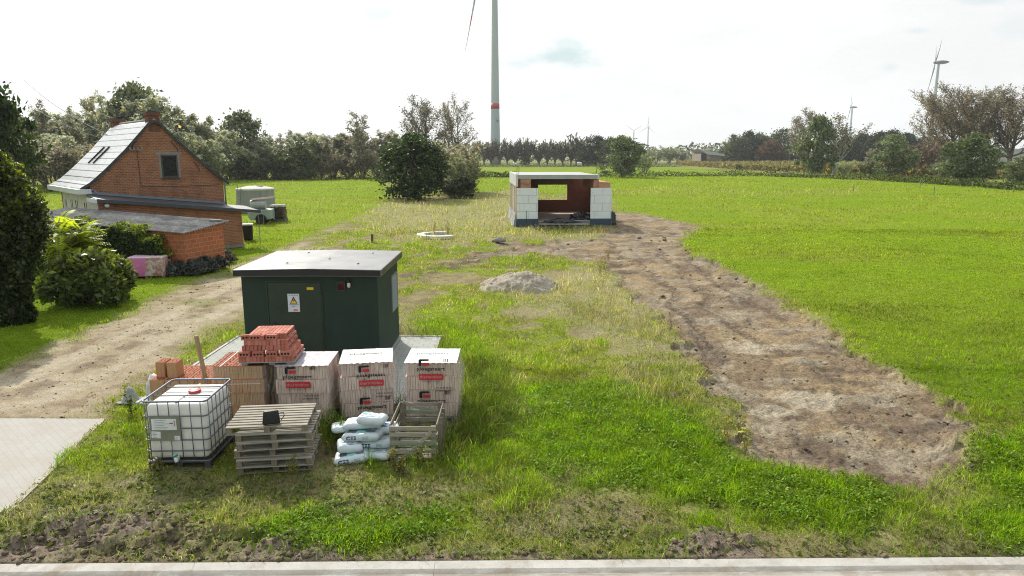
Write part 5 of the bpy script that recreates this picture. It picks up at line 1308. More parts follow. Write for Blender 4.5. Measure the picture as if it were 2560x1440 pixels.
# ------------------------------------------------------------------ pallet of pink-wrapped blocks, bin by the wall
p = G(321, 699); p2 = G(412, 697); w_ = (p2 - p).length; pk = empty('wrapped_pallet', (p.x, p.y, 0), math.atan2(p2.y - p.y, p2.x - p.x), 'pallet of blocks in pink and white film standing in front of the ivy', 'block pack')
t = NT('pink_film'); c = t.coord(); s = t.n('ShaderNodeSeparateXYZ'); t.l(c, s.inputs[0]); n1 = t.noise(c, 5, 6, .7, 1.2)
half = t.mrange(t.math('ADD', s.outputs[0], t.math('MULTIPLY', t.noise(c, 2, 4), .3)), w_ * .5 + .10, w_ * .5 + .2)
cc = t.mix(half, (0.62, 0.17, 0.42), t.mix(t.mrange(n1, .45, .6), (0.42, 0.17, 0.15), (0.62, 0.56, 0.58))); cc = t.mix(t.mrange(n1, .55, .72, 0, .7), cc, (0.72, 0.62, 0.68)); top_ = t.mrange(s.outputs[2], .86, .93); cc = t.mix(t.math('MULTIPLY', top_, .7), cc, (0.72, 0.66, 0.70))
mat = t.done(t.pbsdf(cc, .3, 0, .5, t.bump(n1, .7, .03)))
m = MB(); m.bx(0, w_, 0, .95, .10, .93); m.build('wrapped_blocks', mat, pk, bevel=.05, segs=3, smooth=True)
m = MB()
for x in (.02, w_ / 2 - .05, w_ - .12): m.bx(x, x + .1, .02, .92, 0, .098)
m.build('pallet_block', M_WOODY, pk)
p = G(617, 601); b_ = empty('wheeled_bin', (p.x, p.y + .3, 0), .3, 'black bin with pale lid at the corner of the lean-to', 'bin')
m = MB(); m.box((0, 0, .45), (.5, .55, .9), taper=1.15); m.build('body', M_BLACK, b_, bevel=.03); m = MB(); m.box((0, 0, .95), (.62, .68, .09)); m.build('lid', M_PVC, b_, bevel=.03)

# ------------------------------------------------------------------ concrete tank with ladder, trailer, stack of boards
p = G(625, 533); TR = 1.66; tk = empty('concrete_tank', (p.x, p.y + TR, 0), 0, 'round grey concrete tank with flat lid behind the house', 'tank')
t = NT('tank_concrete'); c = t.coord(); n1 = t.noise(t.mapping(c, (4, 4, .5)), 1.0, 5, .65); cc = t.ramp(n1, [(.3, (0.22, 0.23, 0.24)), (.7, (0.32, 0.33, 0.335))]); cc = t.mix(t.mrange(t.noise(t.mapping(c, (3, 3, .3)), 1.5, 5), .58, .7, 0, .7), cc, (0.16, 0.15, 0.13))
M_TANK = t.done(t.pbsdf(cc, .85, 0, .3, t.bump(t.noise(c, 30, 3), .3, .01)))
zt_ = AT(625, 473, p.y).z
m = MB(); m.lathe([(TR * .985, 0), (TR, .05), (TR, zt_ - .14)], 48); m.build('wall', M_TANK, tk, smooth=False)
m = MB(); m.lathe([(TR + .05, zt_ - .138), (TR + .05, zt_ - .01), (TR - .1, zt_ + .05), (.6, zt_ + .22)], 48); m.build('lid', plain('pale_concrete', (0.50, 0.49, 0.46), .85, 0, .2, 4), tk)
m = MB(); m.lathe([(.3, zt_ + .12), (.3, zt_ + .26), (.25, zt_ + .27)], 16, (.5, -.2, 0)); m.build('hatch', M_STONE, tk)
ld = empty('ladder', (p.x - .85, p.y + .17, 0), R(-18), 'metal ladder leaning on the round concrete tank', 'ladder')
for x in (-.2, .2): m = MB(); m.tube([(x, -.45, 0), (x, .02, zt_ + .42)], .022, 6); m.build('rail', M_GALV, ld)
for k in range(9): f_ = .08 + k * .1; m = MB(); m.tube([(-.2, -.45 + .47 * f_, (zt_ + .42) * f_), (.2, -.45 + .47 * f_, (zt_ + .42) * f_)], .014, 6); m.build('rung', M_GALV, ld)
M_TRG = plain('faded_green_paint', (0.32, 0.40, 0.36), .55, .1, .15, 4, .15, dirt=((0.16, 0.12, 0.08), .6))
p = G(652, 562); tr = empty('farm_trailer', (p.x, p.y, 0), R(8), 'old pale green farm trailer with white boards on top beside the woodpile', 'trailer')
sc_ = p.y / FPX * 1.02
def tp(u, v): return ((u - 652) * sc_, (563 - v) * sc_)
m = MB(); x0_, z0_ = tp(622, 552); x1_, z1_ = tp(676, 527)
m.prism([(x0_ + .15, z0_ + .0), (x1_, z0_ + .05), (x1_, z1_), (x0_, z1_), (x0_, z0_ + .3)], .12, 1.7, 'y'); m.build('body', M_TRG, tr, bevel=.04)
m = MB(); xa, za_ = tp(626, 525); xb, zb_ = tp(652, 510); m.tube([(xa, .75, (za_ + zb_) / 2 + .05), (xb + .3, .75, (za_ + zb_) / 2 + .05)], (zb_ - za_) / 2 + .12, 16); m.build('vessel', plain('grey_vessel', (0.38, 0.41, 0.42), .5, .3), tr, smooth=False)
for y in (.05, 1.75):
    xw, zw = tp(653, 547); M_ = Matrix.Translation((xw, y, .40)) @ Matrix.Rotation(PI / 2, 4, 'X')
    m = MB(); m.lathe([(.22, -.09), (.36, -.1), (.40, -.05), (.40, .05), (.36, .1), (.22, .09)], 22, M=M_); wh = m.build('wheel', M_BLACK, tr); m = MB(); m.lathe([(.215, -.07), (.08, -.1), (.08, .1), (.215, .07)], 16, M=M_); m.build('rim', plain('rusty_rim', (0.10, 0.06, 0.045), .8), wh)
m = MB(); m.bar((x1_ - .3, .9, .45), (x1_ + .2, .5, .40), .08, .08); m.build('drawbar', M_TRG, tr)
m = MB(); m.bar((tp(655, 560)[0] + .15, -.1, -.02), (tp(655, 545)[0] + .15, -.1, .75), .06, .06); m.build('prop_stand', M_GALV, tr)
m = MB()
for k in range(4): m.box((.05 + k * .02, .6 + k * .12, z1_ + .78 + k * .03), (1.65, .12, .03), (0, R(-5), R(6)))
o = m.build('board_bundle', plain('pale_brown_boards', (0.48, 0.36, 0.29), .8), None); o.parent = None; o.location = tr.location; o.rotation_euler = tr.rotation_euler; tag(o, 'bundle of pale brown boards lying on the farm trailer', 'boards')
p = G(693, 556); ws = empty('timber_stack', (p.x, p.y, 0), R(4), 'dark stack of timber and stone posts on a sled right of the trailer', 'timber stack'); s2 = p.y / FPX
m = MB(); w2 = 33 * s2; h2 = 47 * s2
for k in range(3): m.bx(-w2 / 2 - .05, w2 / 2 + .08, .1 + k * .4, .25 + k * .4, .0, .22)
m.build('sled', plain('grey_sled', (0.20, 0.19, 0.18), .9), ws)
M_LOGD = plain('dark_timber', (0.09, 0.065, 0.05), .9, 0, .5, 5); M_LOGP = plain('pale_post', (0.46, 0.43, 0.40), .9, 0, .3, 5)
for r_ in range(6):
    for q in range(5):
        m = MB(); x = -w2 / 2 + (q + .5) * w2 / 5 + rnd.uniform(-.03, .03); z = .30 + r_ * .19
        m.box((x, .55 + rnd.uniform(-.08, .08), z), (w2 / 5 * .85, 1.1, .16), (0, rnd.uniform(-.1, .1), rnd.uniform(-.03, .03))); m.build('beam', M_LOGD if r_ < 5 else M_LOGP, ws)

# ------------------------------------------------------------------ unfinished house shell
UO = G(1291, 568); UA = R(3.2); ush = empty('house_shell', UO, UA, 'unfinished brick house shell with concrete roof slab and white insulation boards', 'building')
M_UB = brick_mat('inner_block_wall', (0.30, 0.105, 0.060), (0.24, 0.080, 0.05), (0.16, 0.09, 0.06), .50, .24, .01, stain=(0.30, 0.2, 0.15), stain_amt=.25, bump=.4)
M_UPE = brick_mat('peach_block_wall', (0.55, 0.31, 0.20), (0.48, 0.25, 0.16), (0.40, 0.24, 0.17), .50, .24, .008, stain_amt=.15, bump=.3)
t = NT('insulation_board'); v, oc, sx = wall_uv(t); b = t.n('ShaderNodeTexBrick'); t.l(t.mapping(v, loc=(.35, .03, 0)), b.inputs['Vector']); b.inputs['Scale'].default_value = 1; b.inputs['Brick Width'].default_value = 1.2; b.inputs['Row Height'].default_value = .58; b.inputs['Mortar Size'].default_value = .012
for k_ in ('Color1', 'Color2'): b.inputs[k_].default_value = (0.82, 0.86, 0.88, 1)
b.inputs['Mortar'].default_value = (0.36, 0.39, 0.41, 1)
pr_ = t.noise(t.mapping(v, (3.2, 5.5, 1), (0, 0, R(28))), 1.6, 1, .3); cc = t.mix(t.mrange(pr_, .66, .70, 0, .28), b.outputs[0], (0.30, 0.33, 0.36)); cc = t.mix(t.mrange(t.noise(oc, 1.2, 4), .4, .7, 0, .2), cc, (0.5, 0.52, 0.52))
M_INS = t.done(t.pbsdf(cc, .45, 0, .4))
M_MEMB = plain('blue_black_membrane', (0.045, 0.075, 0.115), .5, 0, .3, 4, .3); M_CONC = plain('cast_concrete', (0.42, 0.43, 0.43), .85, 0, .15, 3, .2); M_FOIL = plain('black_foil', (0.014, 0.016, 0.02), .25, 0, .4, 6, .6, spec=.7)
UW, UD = 7.0, 8.8; fz = .42
m = MB(); m.bx(.0, UW, .02, UD, .0, fz); m.build('floor_slab', plain('dusty_floor', (0.44, 0.36, 0.31), .9, 0, .2, 1.5, .2), ush)
m = MB(); m.bx(1.9, 5.3, -.06, .018, .10, fz - .12); m.bx(1.9, 5.35, -.10, .30, fz + .001, fz + .05); m.build('door_sill', M_CONC, ush)
m = MB(); m.bx(1.7, 5.5, -.09, -.061, -.05, .14); m.build('foundation_foil', M_FOIL, ush)
bw0, bw1, bz0, bz1 = 2.35, 4.85, 1.42, 2.68
m = MB(); y0_, y1_ = UD - .3, UD
m.bx(.3, bw0, y0_, y1_, fz, 3.42); m.bx(bw1, UW - .31, y0_, y1_, fz, 3.42); m.bx(bw0, bw1, y0_, y1_, fz, bz0); m.bx(bw0, bw1, y0_, y1_, bz1 + .36, 3.42); m.build('rear_wall', M_UB, ush)
m = MB(); m.bx(bw0 - .22, bw1 + .22, y0_ - .012, y1_ + .01, bz1 + .01, bz1 + .355); m.build('lintel', plain('grey_brown_lintel', (0.22, 0.17, 0.145), .9), ush)
m = MB(); m.bx(bw1 - .04, bw1 - .002, y0_ - .01, y1_ + .01, bz0, bz1); m.build('window_jamb', plain('jamb_sunlight_tint', (0.55, 0.40, 0.12), .7), ush)  # sunlight falling on this jamb is painted in as yellow
m = MB(); m.bx(.12, .30, .25, UD, fz, 3.42); m.build('side_wall', M_UB, ush)
m = MB(); m.bx(UW - .30, UW - .12, .25, UD, fz, 2.6); m.build('side_wall', M_UB, ush)
m = MB(); m.bx(.31, 1.05, .10, .30, 2.78, 3.42); m.build('wall_stub', M_UPE, ush); m = MB(); m.bx(.02, 1.50, .10, .30, fz, 2.779); m.build('wall_stub', M_UPE, ush)
m = MB(); m.bx(.72, .93, .0, .098, 3.02, 3.42); m.build('loose_block', M_UPE, ush)
m = MB(); m.bx(5.42, 6.86, .10, .30, fz, 2.74); m.build('wall_stub', M_UPE, ush); m = MB(); m.bx(5.96, 6.80, .09, .31, 2.742, 3.18); m.build('wall_stub', M_UPE, ush)
m = MB(); m.bx(5.62, 6.0, .32, 5.2, 2.742, 3.40); m.build('wall_stub', M_UPE, ush)
m = MB(); m.bx(6.0, 6.68, .315, 5.2, 2.742, 3.22); m.build('wall_stub', M_UPE, ush)
m = MB(); m.bx(.03, 1.55, -.02, .098, .60, 2.80); m.build('insulation_board', M_INS, ush); m = MB(); m.bx(5.38, 6.90, -.02, .098, .60, 2.80); m.build('insulation_board', M_INS, ush)
m = MB(); m.bx(.02, .118, .30, UD - .05, .6, 2.7); m.build('insulation_board', M_INS, ush)
for k in range(5): m = MB(); m.bx(-.06, .015, .4 + k * 1.9, .55 + k * 1.9, .6, 3.0); m.build('batten', plain('pale_batten', (0.62, 0.52, 0.34), .8) if k == 0 else bpy.data.materials['pale_batten'], ush)
m = MB(); m.prism([(-.08, .02), (1.62, .02), (1.58, .598), (.02, .598)], -.10, .09, 'y'); m.build('membrane', M_MEMB, ush); m = MB(); m.prism([(5.36, .14), (6.95, .14), (6.92, .598), (5.38, .598)], -.08, .09, 'y'); m.build('membrane', M_MEMB, ush)
m = MB(); m.prism([(-.22, .0), (.0, .0), (.02, .9), (-.05, 1.0)], .2, UD, 'y'); m.build('membrane', plain('silver_flap', (0.38, 0.40, 0.43), .3, 0, .6, 3, .5), ush)
m = MB(); m.bx(.12, 5.86, .18, UD + .05, 3.43, 3.735); m.build('roof_slab', M_CONC, ush, bevel=.01)
m = MB(); m.bx(-.04, .118, .10, UD, 2.9, 3.78); m.build('edge_insulation', M_PVC, ush); m = MB(); m.bx(5.862, 6.0, .16, .9, 3.42, 3.79); m.build('edge_insulation', M_PVC, ush)
m = MB(); m.tube([(.30, .2, 3.32), (.5, -.05, 3.12), (.78, -.08, 3.08), (1.0, 0, 3.2)], .04, 6); m.build('cable', M_STONE, ush)
for (x, y, z0_, z1_) in ((.10, 1.2, 3.7, 4.35), (.22, .8, 3.7, 4.3), (5.9, .8, 3.7, 4.35)): m = MB(); m.tube([(x, y, z0_), (x + .02, y, z1_)], .018, 5); m.build('rebar', M_BLACK, ush)
def foil(name, u, v, sx, sy, sz, seed, lab, zb): 
    p = G(u, v, zb); o = lump(name, (p.x, p.y + sy * .6, zb), sx, sy, sz, M_FOIL, seed, .55, 4, True, None, 3.2); tag(o, lab, 'plastic sheet', 'black foil heaps on the shell floor')
foil('plastic_sheet', 1405, 558, 1.15, .5, .22, 3, 'flat black plastic sheet crumpled at the front edge of the shell floor', fz)
foil('plastic_sheet', 1456, 551, .85, .7, .40, 8, 'heap of shiny black plastic sheet in the right of the shell', fz)
foil('plastic_sheet', 1529, 562, .32, .25, .75, 5, 'black plastic flap hanging at the right corner of the shell', 0.0)
p = G(1316, 574); m = MB(); m.tube([(p.x, p.y - .1, -.05), (p.x - .01, p.y - .05, 1.33)], .022, 6); tag(m.build('iron_stake', M_BLACK, None), 'thin iron stake in front of the left insulation board', 'stake')
p = G(1509, 577); tag(lump('red_sack', (p.x, p.y, 0), .30, .14, .10, plain('red_plastic', (0.55, 0.03, 0.08), .4), 4, .4), 'flat red plastic sack on the soil before the shell', 'sack')
# broken concrete ring, stone, short stake, sand
p = G(1098, 592); m = MB(); vs = []; fs = []; n_ = 22; a0_, a1_ = R(75), R(318)
for i in range(n_ + 1):
    a_ = a0_ + (a1_ - a0_) * i / n_; wob = 1 + .02 * math.sin(i * 2.3)
    for (r_, z_) in ((1.42 * wob, 0), (1.42 * wob, .16), (.98, .17), (.98, 0)): vs.append((r_ * math.cos(a_), r_ * math.sin(a_) * 1.0, z_))
for i in range(n_):
    for j in range(4): fs.append((i * 4 + j, i * 4 + (j + 1) % 4, (i + 1) * 4 + (j + 1) % 4, (i + 1) * 4 + j))
fs += [(0, 3, 2, 1), (n_ * 4, n_ * 4 + 1, n_ * 4 + 2, n_ * 4 + 3)]
m.add(vs, fs); o = m.build('concrete_ring', plain('white_concrete', (0.66, 0.65, 0.62), .85, 0, .1, 4), None); o.location = (p.x, p.y, .03); tag(o, 'pale broken concrete ring lying in the grass before the shell', 'concrete ring')
p = G(1247, 605); tag(lump('boulder', (p.x, p.y, 0), .42, .25, .22, M_STONE, 6, .3), 'grey boulder at the edge of the dark soil streak', 'boulder')
p = G(931, 607); m = MB(); m.bx(-.06, .06, -.06, .06, -.05, .52); o = m.build('peg', wood_mat('brown_peg', (0.14, 0.09, 0.05), (0.2, .13, .08), axis=2), None, bevel=.01); o.location = p; tag(o, 'short brown wooden peg in the grass behind the kiosk', 'peg')
# sand heap
bm = bmesh.new(); n_ = 90; R0 = 1.62
gv = {}
for j in range(n_):
    for i in range(n_):
        x = (i / (n_ - 1) * 2 - 1) * R0 * 1.15; y = (j / (n_ - 1) * 2 - 1) * R0 * 1.15
        r_ = math.hypot(x * (.92 if x < 0 else 1.0), y)
        rr = r_ / R0 + (float(vnoise(x * 1.3 + 5, y * 1.3, 71)) - .5) * .22
        h_ = .74 * max(0, 1 - rr) ** .85 if rr < 1 else 0
        h_ = min(h_, .57 + .10 * float(vnoise(x * 2, y * 2, 73)))
        h_ += (float(fbm(np.array([x * 5]), np.array([y * 5]), 75, 3)[0]) - .5) * .20 * min(1, h_ * 5) + (float(vnoise(x * 16, y * 16, 79)) - .5) * .06 * min(1, h_ * 6)
        gv[(i, j)] = bm.verts.new((x, y, h_ - .05))
for j in range(n_ - 1):
    for i in range(n_ - 1): bm.faces.new((gv[(i, j)], gv[(i + 1, j)], gv[(i + 1, j + 1)], gv[(i, j + 1)]))
me = bpy.data.meshes.new('sand_heap'); bm.to_mesh(me); bm.free(); me.polygons.foreach_set('use_smooth', [True] * len(me.polygons))
t = NT('sand'); c = t.coord(); n1 = t.noise(c, 3, 6, .7); n2 = t.noise(c, 28, 4, .65); cc = t.ramp(n1, [(.3, (0.30, 0.265, 0.215)), (.7, (0.47, 0.42, 0.345))]); cc = t.mix(t.mrange(n2, .45, .6, 0, .65), cc, (0.22, 0.185, 0.14))
o = link_mesh('sand_heap', me, t.done(t.pbsdf(cc, .95, 0, .15, t.bump(n2, .8, .03)))); p = G(1303, 738); o.location = (p.x, p.y + 1.55, 0); tag(o, 'low heap of pale grey sand in the middle of the plot', 'sand heap')
# ------------------------------------------------------------------ wind turbines
t = NT('turbine_grey'); c = t.coord('Object'); M_TURB = t.done(t.pbsdf(t.mix(t.mrange(t.noise(c, .05, 3), .3, .7), (0.40, 0.46, 0.50), (0.46, 0.52, 0.55)), .5, 0, .4))
t = NT('turbine_red'); M_TRED = t.done(t.pbsdf((0.50, 0.05, 0.08), .5, 0, .4))
M_TDARK = plain('turbine_dark', (0.16, 0.18, 0.22), .5, 0, .1, .2, 0)
def turbine(name, u, D, hubz, rb, rt, blade, yaw, phase, lab, bands=(), tipband=False, dark=False, nb=3, flare=0, tilt=.12):
    X = (u - 1280) / FPX * (D * CP - (min(hubz, 110 if D > 500 else 30) - CAMZ) * SP)
    root = empty(name, (X, D, 0), 0, lab, 'wind turbine', 'wind turbines on the horizon')
    zs = np.linspace(0, hubz - 1.2, 26)
    prof = [(rt + (rb - rt) * max(0, 1 - z / hubz) ** 1.0 + flare * math.exp(-z / 12), z) for z in zs]
    m = MB(); m.lathe(prof, 28); tw = m.build('tower', M_TURB, root, smooth=True)
    for (z0_, z1_) in bands:
        f = lambda z: rt + (rb - rt) * (1 - z / hubz) + flare * math.exp(-z / 12)
        m = MB(); m.lathe([(f(z0_) + .06, z0_), (f(z1_) + .06, z1_)], 28); m.build('red_band', M_TRED, tw, smooth=True)
    ax_ = Vector((-math.cos(yaw), -math.sin(yaw), 0)); side = Vector((math.sin(yaw), -math.cos(yaw), 0)) * -1
    s = blade / 40.0; H = Vector((0, 0, hubz))
    mt = M_TDARK if dark else M_TURB
    m = MB(); m.tube([H - ax_ * 9.5 * s, H - ax_ * 7.0 * s, H - ax_ * 3.5 * s, H, H + ax_ * 2.4 * s], [.5 * s, 1.5 * s, 2.0 * s, 1.9 * s, 1.4 * s], 14); m.build('nacelle', mt, root, smooth=True)
    hb = H + ax_ * 3.2 * s
    m = MB(); m.tube([hb - ax_ * .8 * s, hb, hb + ax_ * 1.3 * s, hb + ax_ * 2.0 * s], [1.5 * s, 1.5 * s, 1.0 * s, .3 * s], 14); m.build('hub', mt, root, smooth=True)
    for k in range(nb):
        th = phase + k * 2 * PI / 3
        zt = (Vector((0, 0, 1)) - ax_ * tilt).normalized(); d = zt * -math.cos(th) + side * math.sin(th)
        ch = d.cross(ax_).normalized()
        vs = []; fs = []; mi = []; n = 22
        for i in range(n + 1):
            f = i / n; w_ = (2.6 * s if f > .12 else 1.4 * s) * (1 - f) ** .75 + .16 * s if f > 0.06 else 1.2 * s
            th_ = (.5 * s * (1 - f) + .06 * s); tw_ = .55 * (1 - f) ** 1.5 + .08
            cdir = ch * math.cos(tw_) + ax_ * math.sin(tw_); ndir = ax_ * math.cos(tw_) - ch * math.sin(tw_)
            c_ = hb + d * (1.0 * s + blade * f) + ax_ * (1.2 * s * f * f)
            vs += [c_ + cdir * w_ * .35, c_ + ndir * th_, c_ - cdir * w_ * .65, c_ - ndir * th_]
        for i in range(n):
            for j in range(4): fs.append((i * 4 + j, i * 4 + (j + 1) % 4, (i + 1) * 4 + (j + 1) % 4, (i + 1) * 4 + j)); mi.append(1 if tipband and i in (15, 16) else 0)
        fs.append((3, 2, 1, 0)); mi.append(0); fs.append((n * 4, n * 4 + 1, n * 4 + 2, n * 4 + 3)); mi.append(0)
        m = MB(); m.add(vs, fs); m.m = mi; m.build('blade', [mt, M_TRED], root, smooth=True)
    return root, tw
tb, tw = turbine('wind_turbine', 1238, 400, 125, 2.75, 1.15, 64, R(8.6), R(27), 'nearest wind turbine, tall grey tower with a red band cut off by the sky edge', bands=((31.2, 34.2),), tipband=True, flare=.55)
# small dark mark on the tower below the band
m = MB(); zq = 24.6
for (x0_, z0_, x1_, z1_) in ((.3, 1.2, .9, .2), (.7, .5, 1.6, .1), (1.1, .4, 1.5, -.5), (1.5, .1, 2.1, -.1)):
    rr_ = 2.72
    def cy_(x, z): return (x, -math.sqrt(max(.1, rr_ ** 2 - x * x)) - .03, zq + z)
    m.bar(cy_(x0_, z0_), cy_(x1_, z1_), .34, .06)
m.build('dark_logo', plain('dark_blue_mark', (0.05, 0.08, 0.13), .6, bump=0), tw)
turbine('wind_turbine', 2347, 800, 108, 2.7, 1.25, 42, R(-26.5), R(3), 'wind turbine rising beside the big poplars, rotor seen edge on', bands=((40.0, 46.5),), dark=True)
turbine('wind_turbine', 2131, 1520, 108, 2.7, 1.5, 42, R(-20), R(15), 'mid-distance wind turbine above the dark trees at right', dark=True)
turbine('wind_turbine', 1621, 2575, 110, 3.4, 2.0, 44, R(-62), R(60), 'far pale wind turbine with one blade straight up', dark=False)
turbine('wind_turbine', 1585, 2840, 106, 3.4, 2.0, 44, R(-75), R(0), 'farthest wind turbine, two blades raised in a V', dark=False)

# ------------------------------------------------------------------ far buildings, bales, posts
def world_box(m, u0, u1, v0, v1, D, dep):
    a = AT(u0, v0, D); b = AT(u1, v1, D); m.bx(a.x, b.x, D, D + dep, min(a.z, b.z), max(a.z, b.z))
bn = empty('barn', AT(1778, 400, 430).xy.to_3d(), 0, 'modern barn with pale sloping roof between the far trees', 'barn'); o0 = Vector((bn.location.x, bn.location.y, 0))
def bp(u, v, D=430): p = AT(u, v, D); return p.x - o0.x, p.z
m = MB(); x0_, z0_ = bp(1752, 404); x1_, z1_ = bp(1805, 384); m.bx(x0_, x1_, .2, 22, 0, z1_); m.build('wall', plain('barn_wall', (0.26, 0.22, 0.18), .8, 0, .3, .2), bn)
m = MB(); a_ = bp(1748, 373); b_ = bp(1766, 388); c_ = bp(1810, 386); d_ = bp(1810, 392); m.prism([a_, c_, (c_[0], c_[1] - 1.0), (b_[0], b_[1] + .5)], -1.5, 23, 'y'); m.build('roof', plain('barn_roof', (0.46, 0.50, 0.54), .5), bn)
m = MB(); m.prism([bp(1754, 384), bp(1766, 384), bp(1766, 403), bp(1754, 403)], -.3, .15, 'y'); m.build('doorway', plain('barn_opening', (0.035, 0.03, 0.04), .9), bn)
m = MB(); x0_, z0_ = bp(1766, 398); x1_, z1_ = bp(1776, 389); m.bx(x0_, x1_, -.3, .17, z0_, z1_); m.build('door', plain('barn_door', (0.48, 0.30, 0.16), .8), bn)
m = MB(); world_box(m, 2440, 2600, 408, 372, 330, 30); o = m.build('industrial_hall', plain('pale_hall', (0.50, 0.50, 0.50), .6, 0, .2, .1), None); tag(o, 'pale industrial hall glimpsed behind the big poplars', 'hall')
m = MB(); a_ = AT(2478, 397, 329.6); b_ = AT(2500, 388, 329.6); m.bx(a_.x, b_.x, 329.6, 329.9, a_.z, b_.z); q_ = m.build('red_sign', M_TRED, o)
for (u, v, s, lab) in ((1287, 413.5, 1.25, 'white wrapped silage bale, the one nearer the tall turbine'), (1448.5, 413, 1.5, 'white wrapped silage bale, the one before the dark trees')):
    p = AT(u, v, 340); m = MB(); M_ = Matrix.Translation((p.x, p.y, .72 * s)) @ Matrix.Rotation(R(90), 4, 'Y'); m.lathe([(.55 * s, -.72 * s), (.70 * s, -.62 * s), (.72 * s, 0), (.70 * s, .62 * s), (.55 * s, .72 * s)], 18, M=M_); tag(m.build('silage_bale', plain('bale_film', (0.72, 0.74, 0.76), .35) if 'bale_film' not in bpy.data.materials else bpy.data.materials['bale_film'], None, smooth=True), lab, 'bale', 'white bales at the field edge')
mst = AT(2284, 322, 420); m = MB(); m.tube([(mst.x, 420, 0), (mst.x, 420, mst.z)], .12, 6); m.bar((mst.x - 1.7, 420, mst.z - .1), (mst.x + 1.7, 420, mst.z - .1), .2, .2); tag(m.build('lamp_mast', M_STONE, None), 'thin mast with a crossbar above the far trees at right', 'mast')
# fence posts
fp = None
posts = [(1216, 446), (1243, 447), (1276, 447), (1610, 440), (1640, 441), (2133, 478), (2300, 470), (2334, 488), (2430, 472), (2533, 482), (2170, 444), (1972, 446), (2060, 447), (2120, 450), (2205, 452), (2260, 455), (2306, 462)]
for k, (u, v) in enumerate(posts):
    p = G(u, v); m = MB()
    if fp is None: m.tube([(0, 0, -.1), (0, 0, 1.15)], .055, 6); fp = m.build('fence_post', M_WOODZ, None); o = fp
    else: o = fp.copy(); COL.objects.link(o)
    o.location = p; tag(o, 'thin wooden fence post along the far pasture ditch', 'fence post', 'fence posts of the pasture')
# ------------------------------------------------------------------ trees: skeleton of limbs + many leaf-sized faces
def leaves_np(P, size, rg, elong=1.6, tint=(0.1, 0.12, 0.05), tvar=0.35, warm=0.0, droop=0.0, sizevar=0.35, updir=0.0):
    n = len(P)
    a = rg.normal(size=(n, 3)); a[:, 2] = a[:, 2] * (1 - droop) - droop * 1.2; a /= np.linalg.norm(a, axis=1)[:, None] + 1e-9
    b = rg.normal(size=(n, 3)); b[:, 2] += updir
    b -= a * (a * b).sum(1)[:, None]; b /= np.linalg.norm(b, axis=1)[:, None] + 1e-9
    if updir:   # the face normal leans upwards
        nn = np.cross(a, b)
    s = size * (1 + sizevar * rg.normal(size=n)).clip(.4, 2)[:, None]
    L = a * s * elong * .5; W = b * s * .5
    nrm = np.cross(a, b); bend = nrm * s * .18
    V = np.stack([P - L, P - W + bend, P + L, P + W + bend], 1).reshape(-1, 3)
    F = np.arange(4 * n).reshape(n, 4)
    k = (1 + tvar * rg.normal(size=n)).clip(.35, 1.9)[:, None]
    c = np.array(tint)[None] * k
    wm = (rg.random(n) < warm)[:, None]
    c = np.where(wm, c * np.array((1.9, 1.25, .6)), c)
    return V, F, np.repeat(c, 4, 0)
def rot_about(d, ang, az):
    d = d.normalized(); u = Vector((0, 0, 1)) if abs(d.z) < .9 else Vector((1, 0, 0)); x = u.cross(d).normalized(); y = d.cross(x)
    return (d * math.cos(ang) + (x * math.cos(az) + y * math.sin(az)) * math.sin(ang)).normalized()
def grow(spec, seed):
    r = random.Random(seed); br = []; tips = []
    def go(p, d, L, rad, lev):
        n = spec.get('segs', [6, 5, 4, 3, 3])[lev]; pts = [p]; rs = [rad]; q = p.copy(); dd = d.copy()
        for i in range(n):
            w_ = spec['wander'][lev]
            dd = (dd + Vector((r.gauss(0, w_), r.gauss(0, w_), r.gauss(0, w_))) + Vector((0, 0, spec['trop'][lev])) + Vector(spec.get('wind', (0, 0, 0))) * (lev > 0)).normalized()
            q = q + dd * (L / n); pts.append(q.copy()); rs.append(max(spec['rmin'], rad * (1 - (i + 1) / n * spec.get('taper', .75))))
        br.append((pts, rs, lev))
        if lev >= spec['leafy']: tips.append((pts, lev))
        if lev + 1 < spec['levels']:
            k = spec['kids'][lev]; st = spec['start'][lev]; az0 = r.uniform(0, 6.28)
            for j in range(k):
                f = st + (1 - st) * (j + r.uniform(.1, .9)) / k; x = f * n; i = min(n - 1, int(x)); pp = pts[i].lerp(pts[i + 1], x - i)
                ddd = (pts[i + 1] - pts[i]).normalized(); an = spec['ang'][lev] * r.uniform(.7, 1.25)
                az = az0 + j * 2.4 + r.uniform(-.4, .4)
                go(pp, rot_about(ddd, an, az), L * spec['ratio'][lev] * r.uniform(.75, 1.2) * (1 - spec.get('cone', .35) * f), max(spec['rmin'], rs[i] * .62), lev + 1)
    for s in range(spec.get('stems', 1)):
        a = s * 2.4 + r.uniform(-.3, .3); sp = spec.get('spread', 0)
        d = Vector((math.cos(a) * sp * r.uniform(.3, 1), math.sin(a) * sp * r.uniform(.3, 1), 1)).normalized()
        go(Vector((math.cos(a) * sp * .25, math.sin(a) * sp * .25, -.1)), d, spec['h'] * spec.get('trunk', .7) * r.uniform(.85, 1.1), spec['r'], 0)
    return br, tips
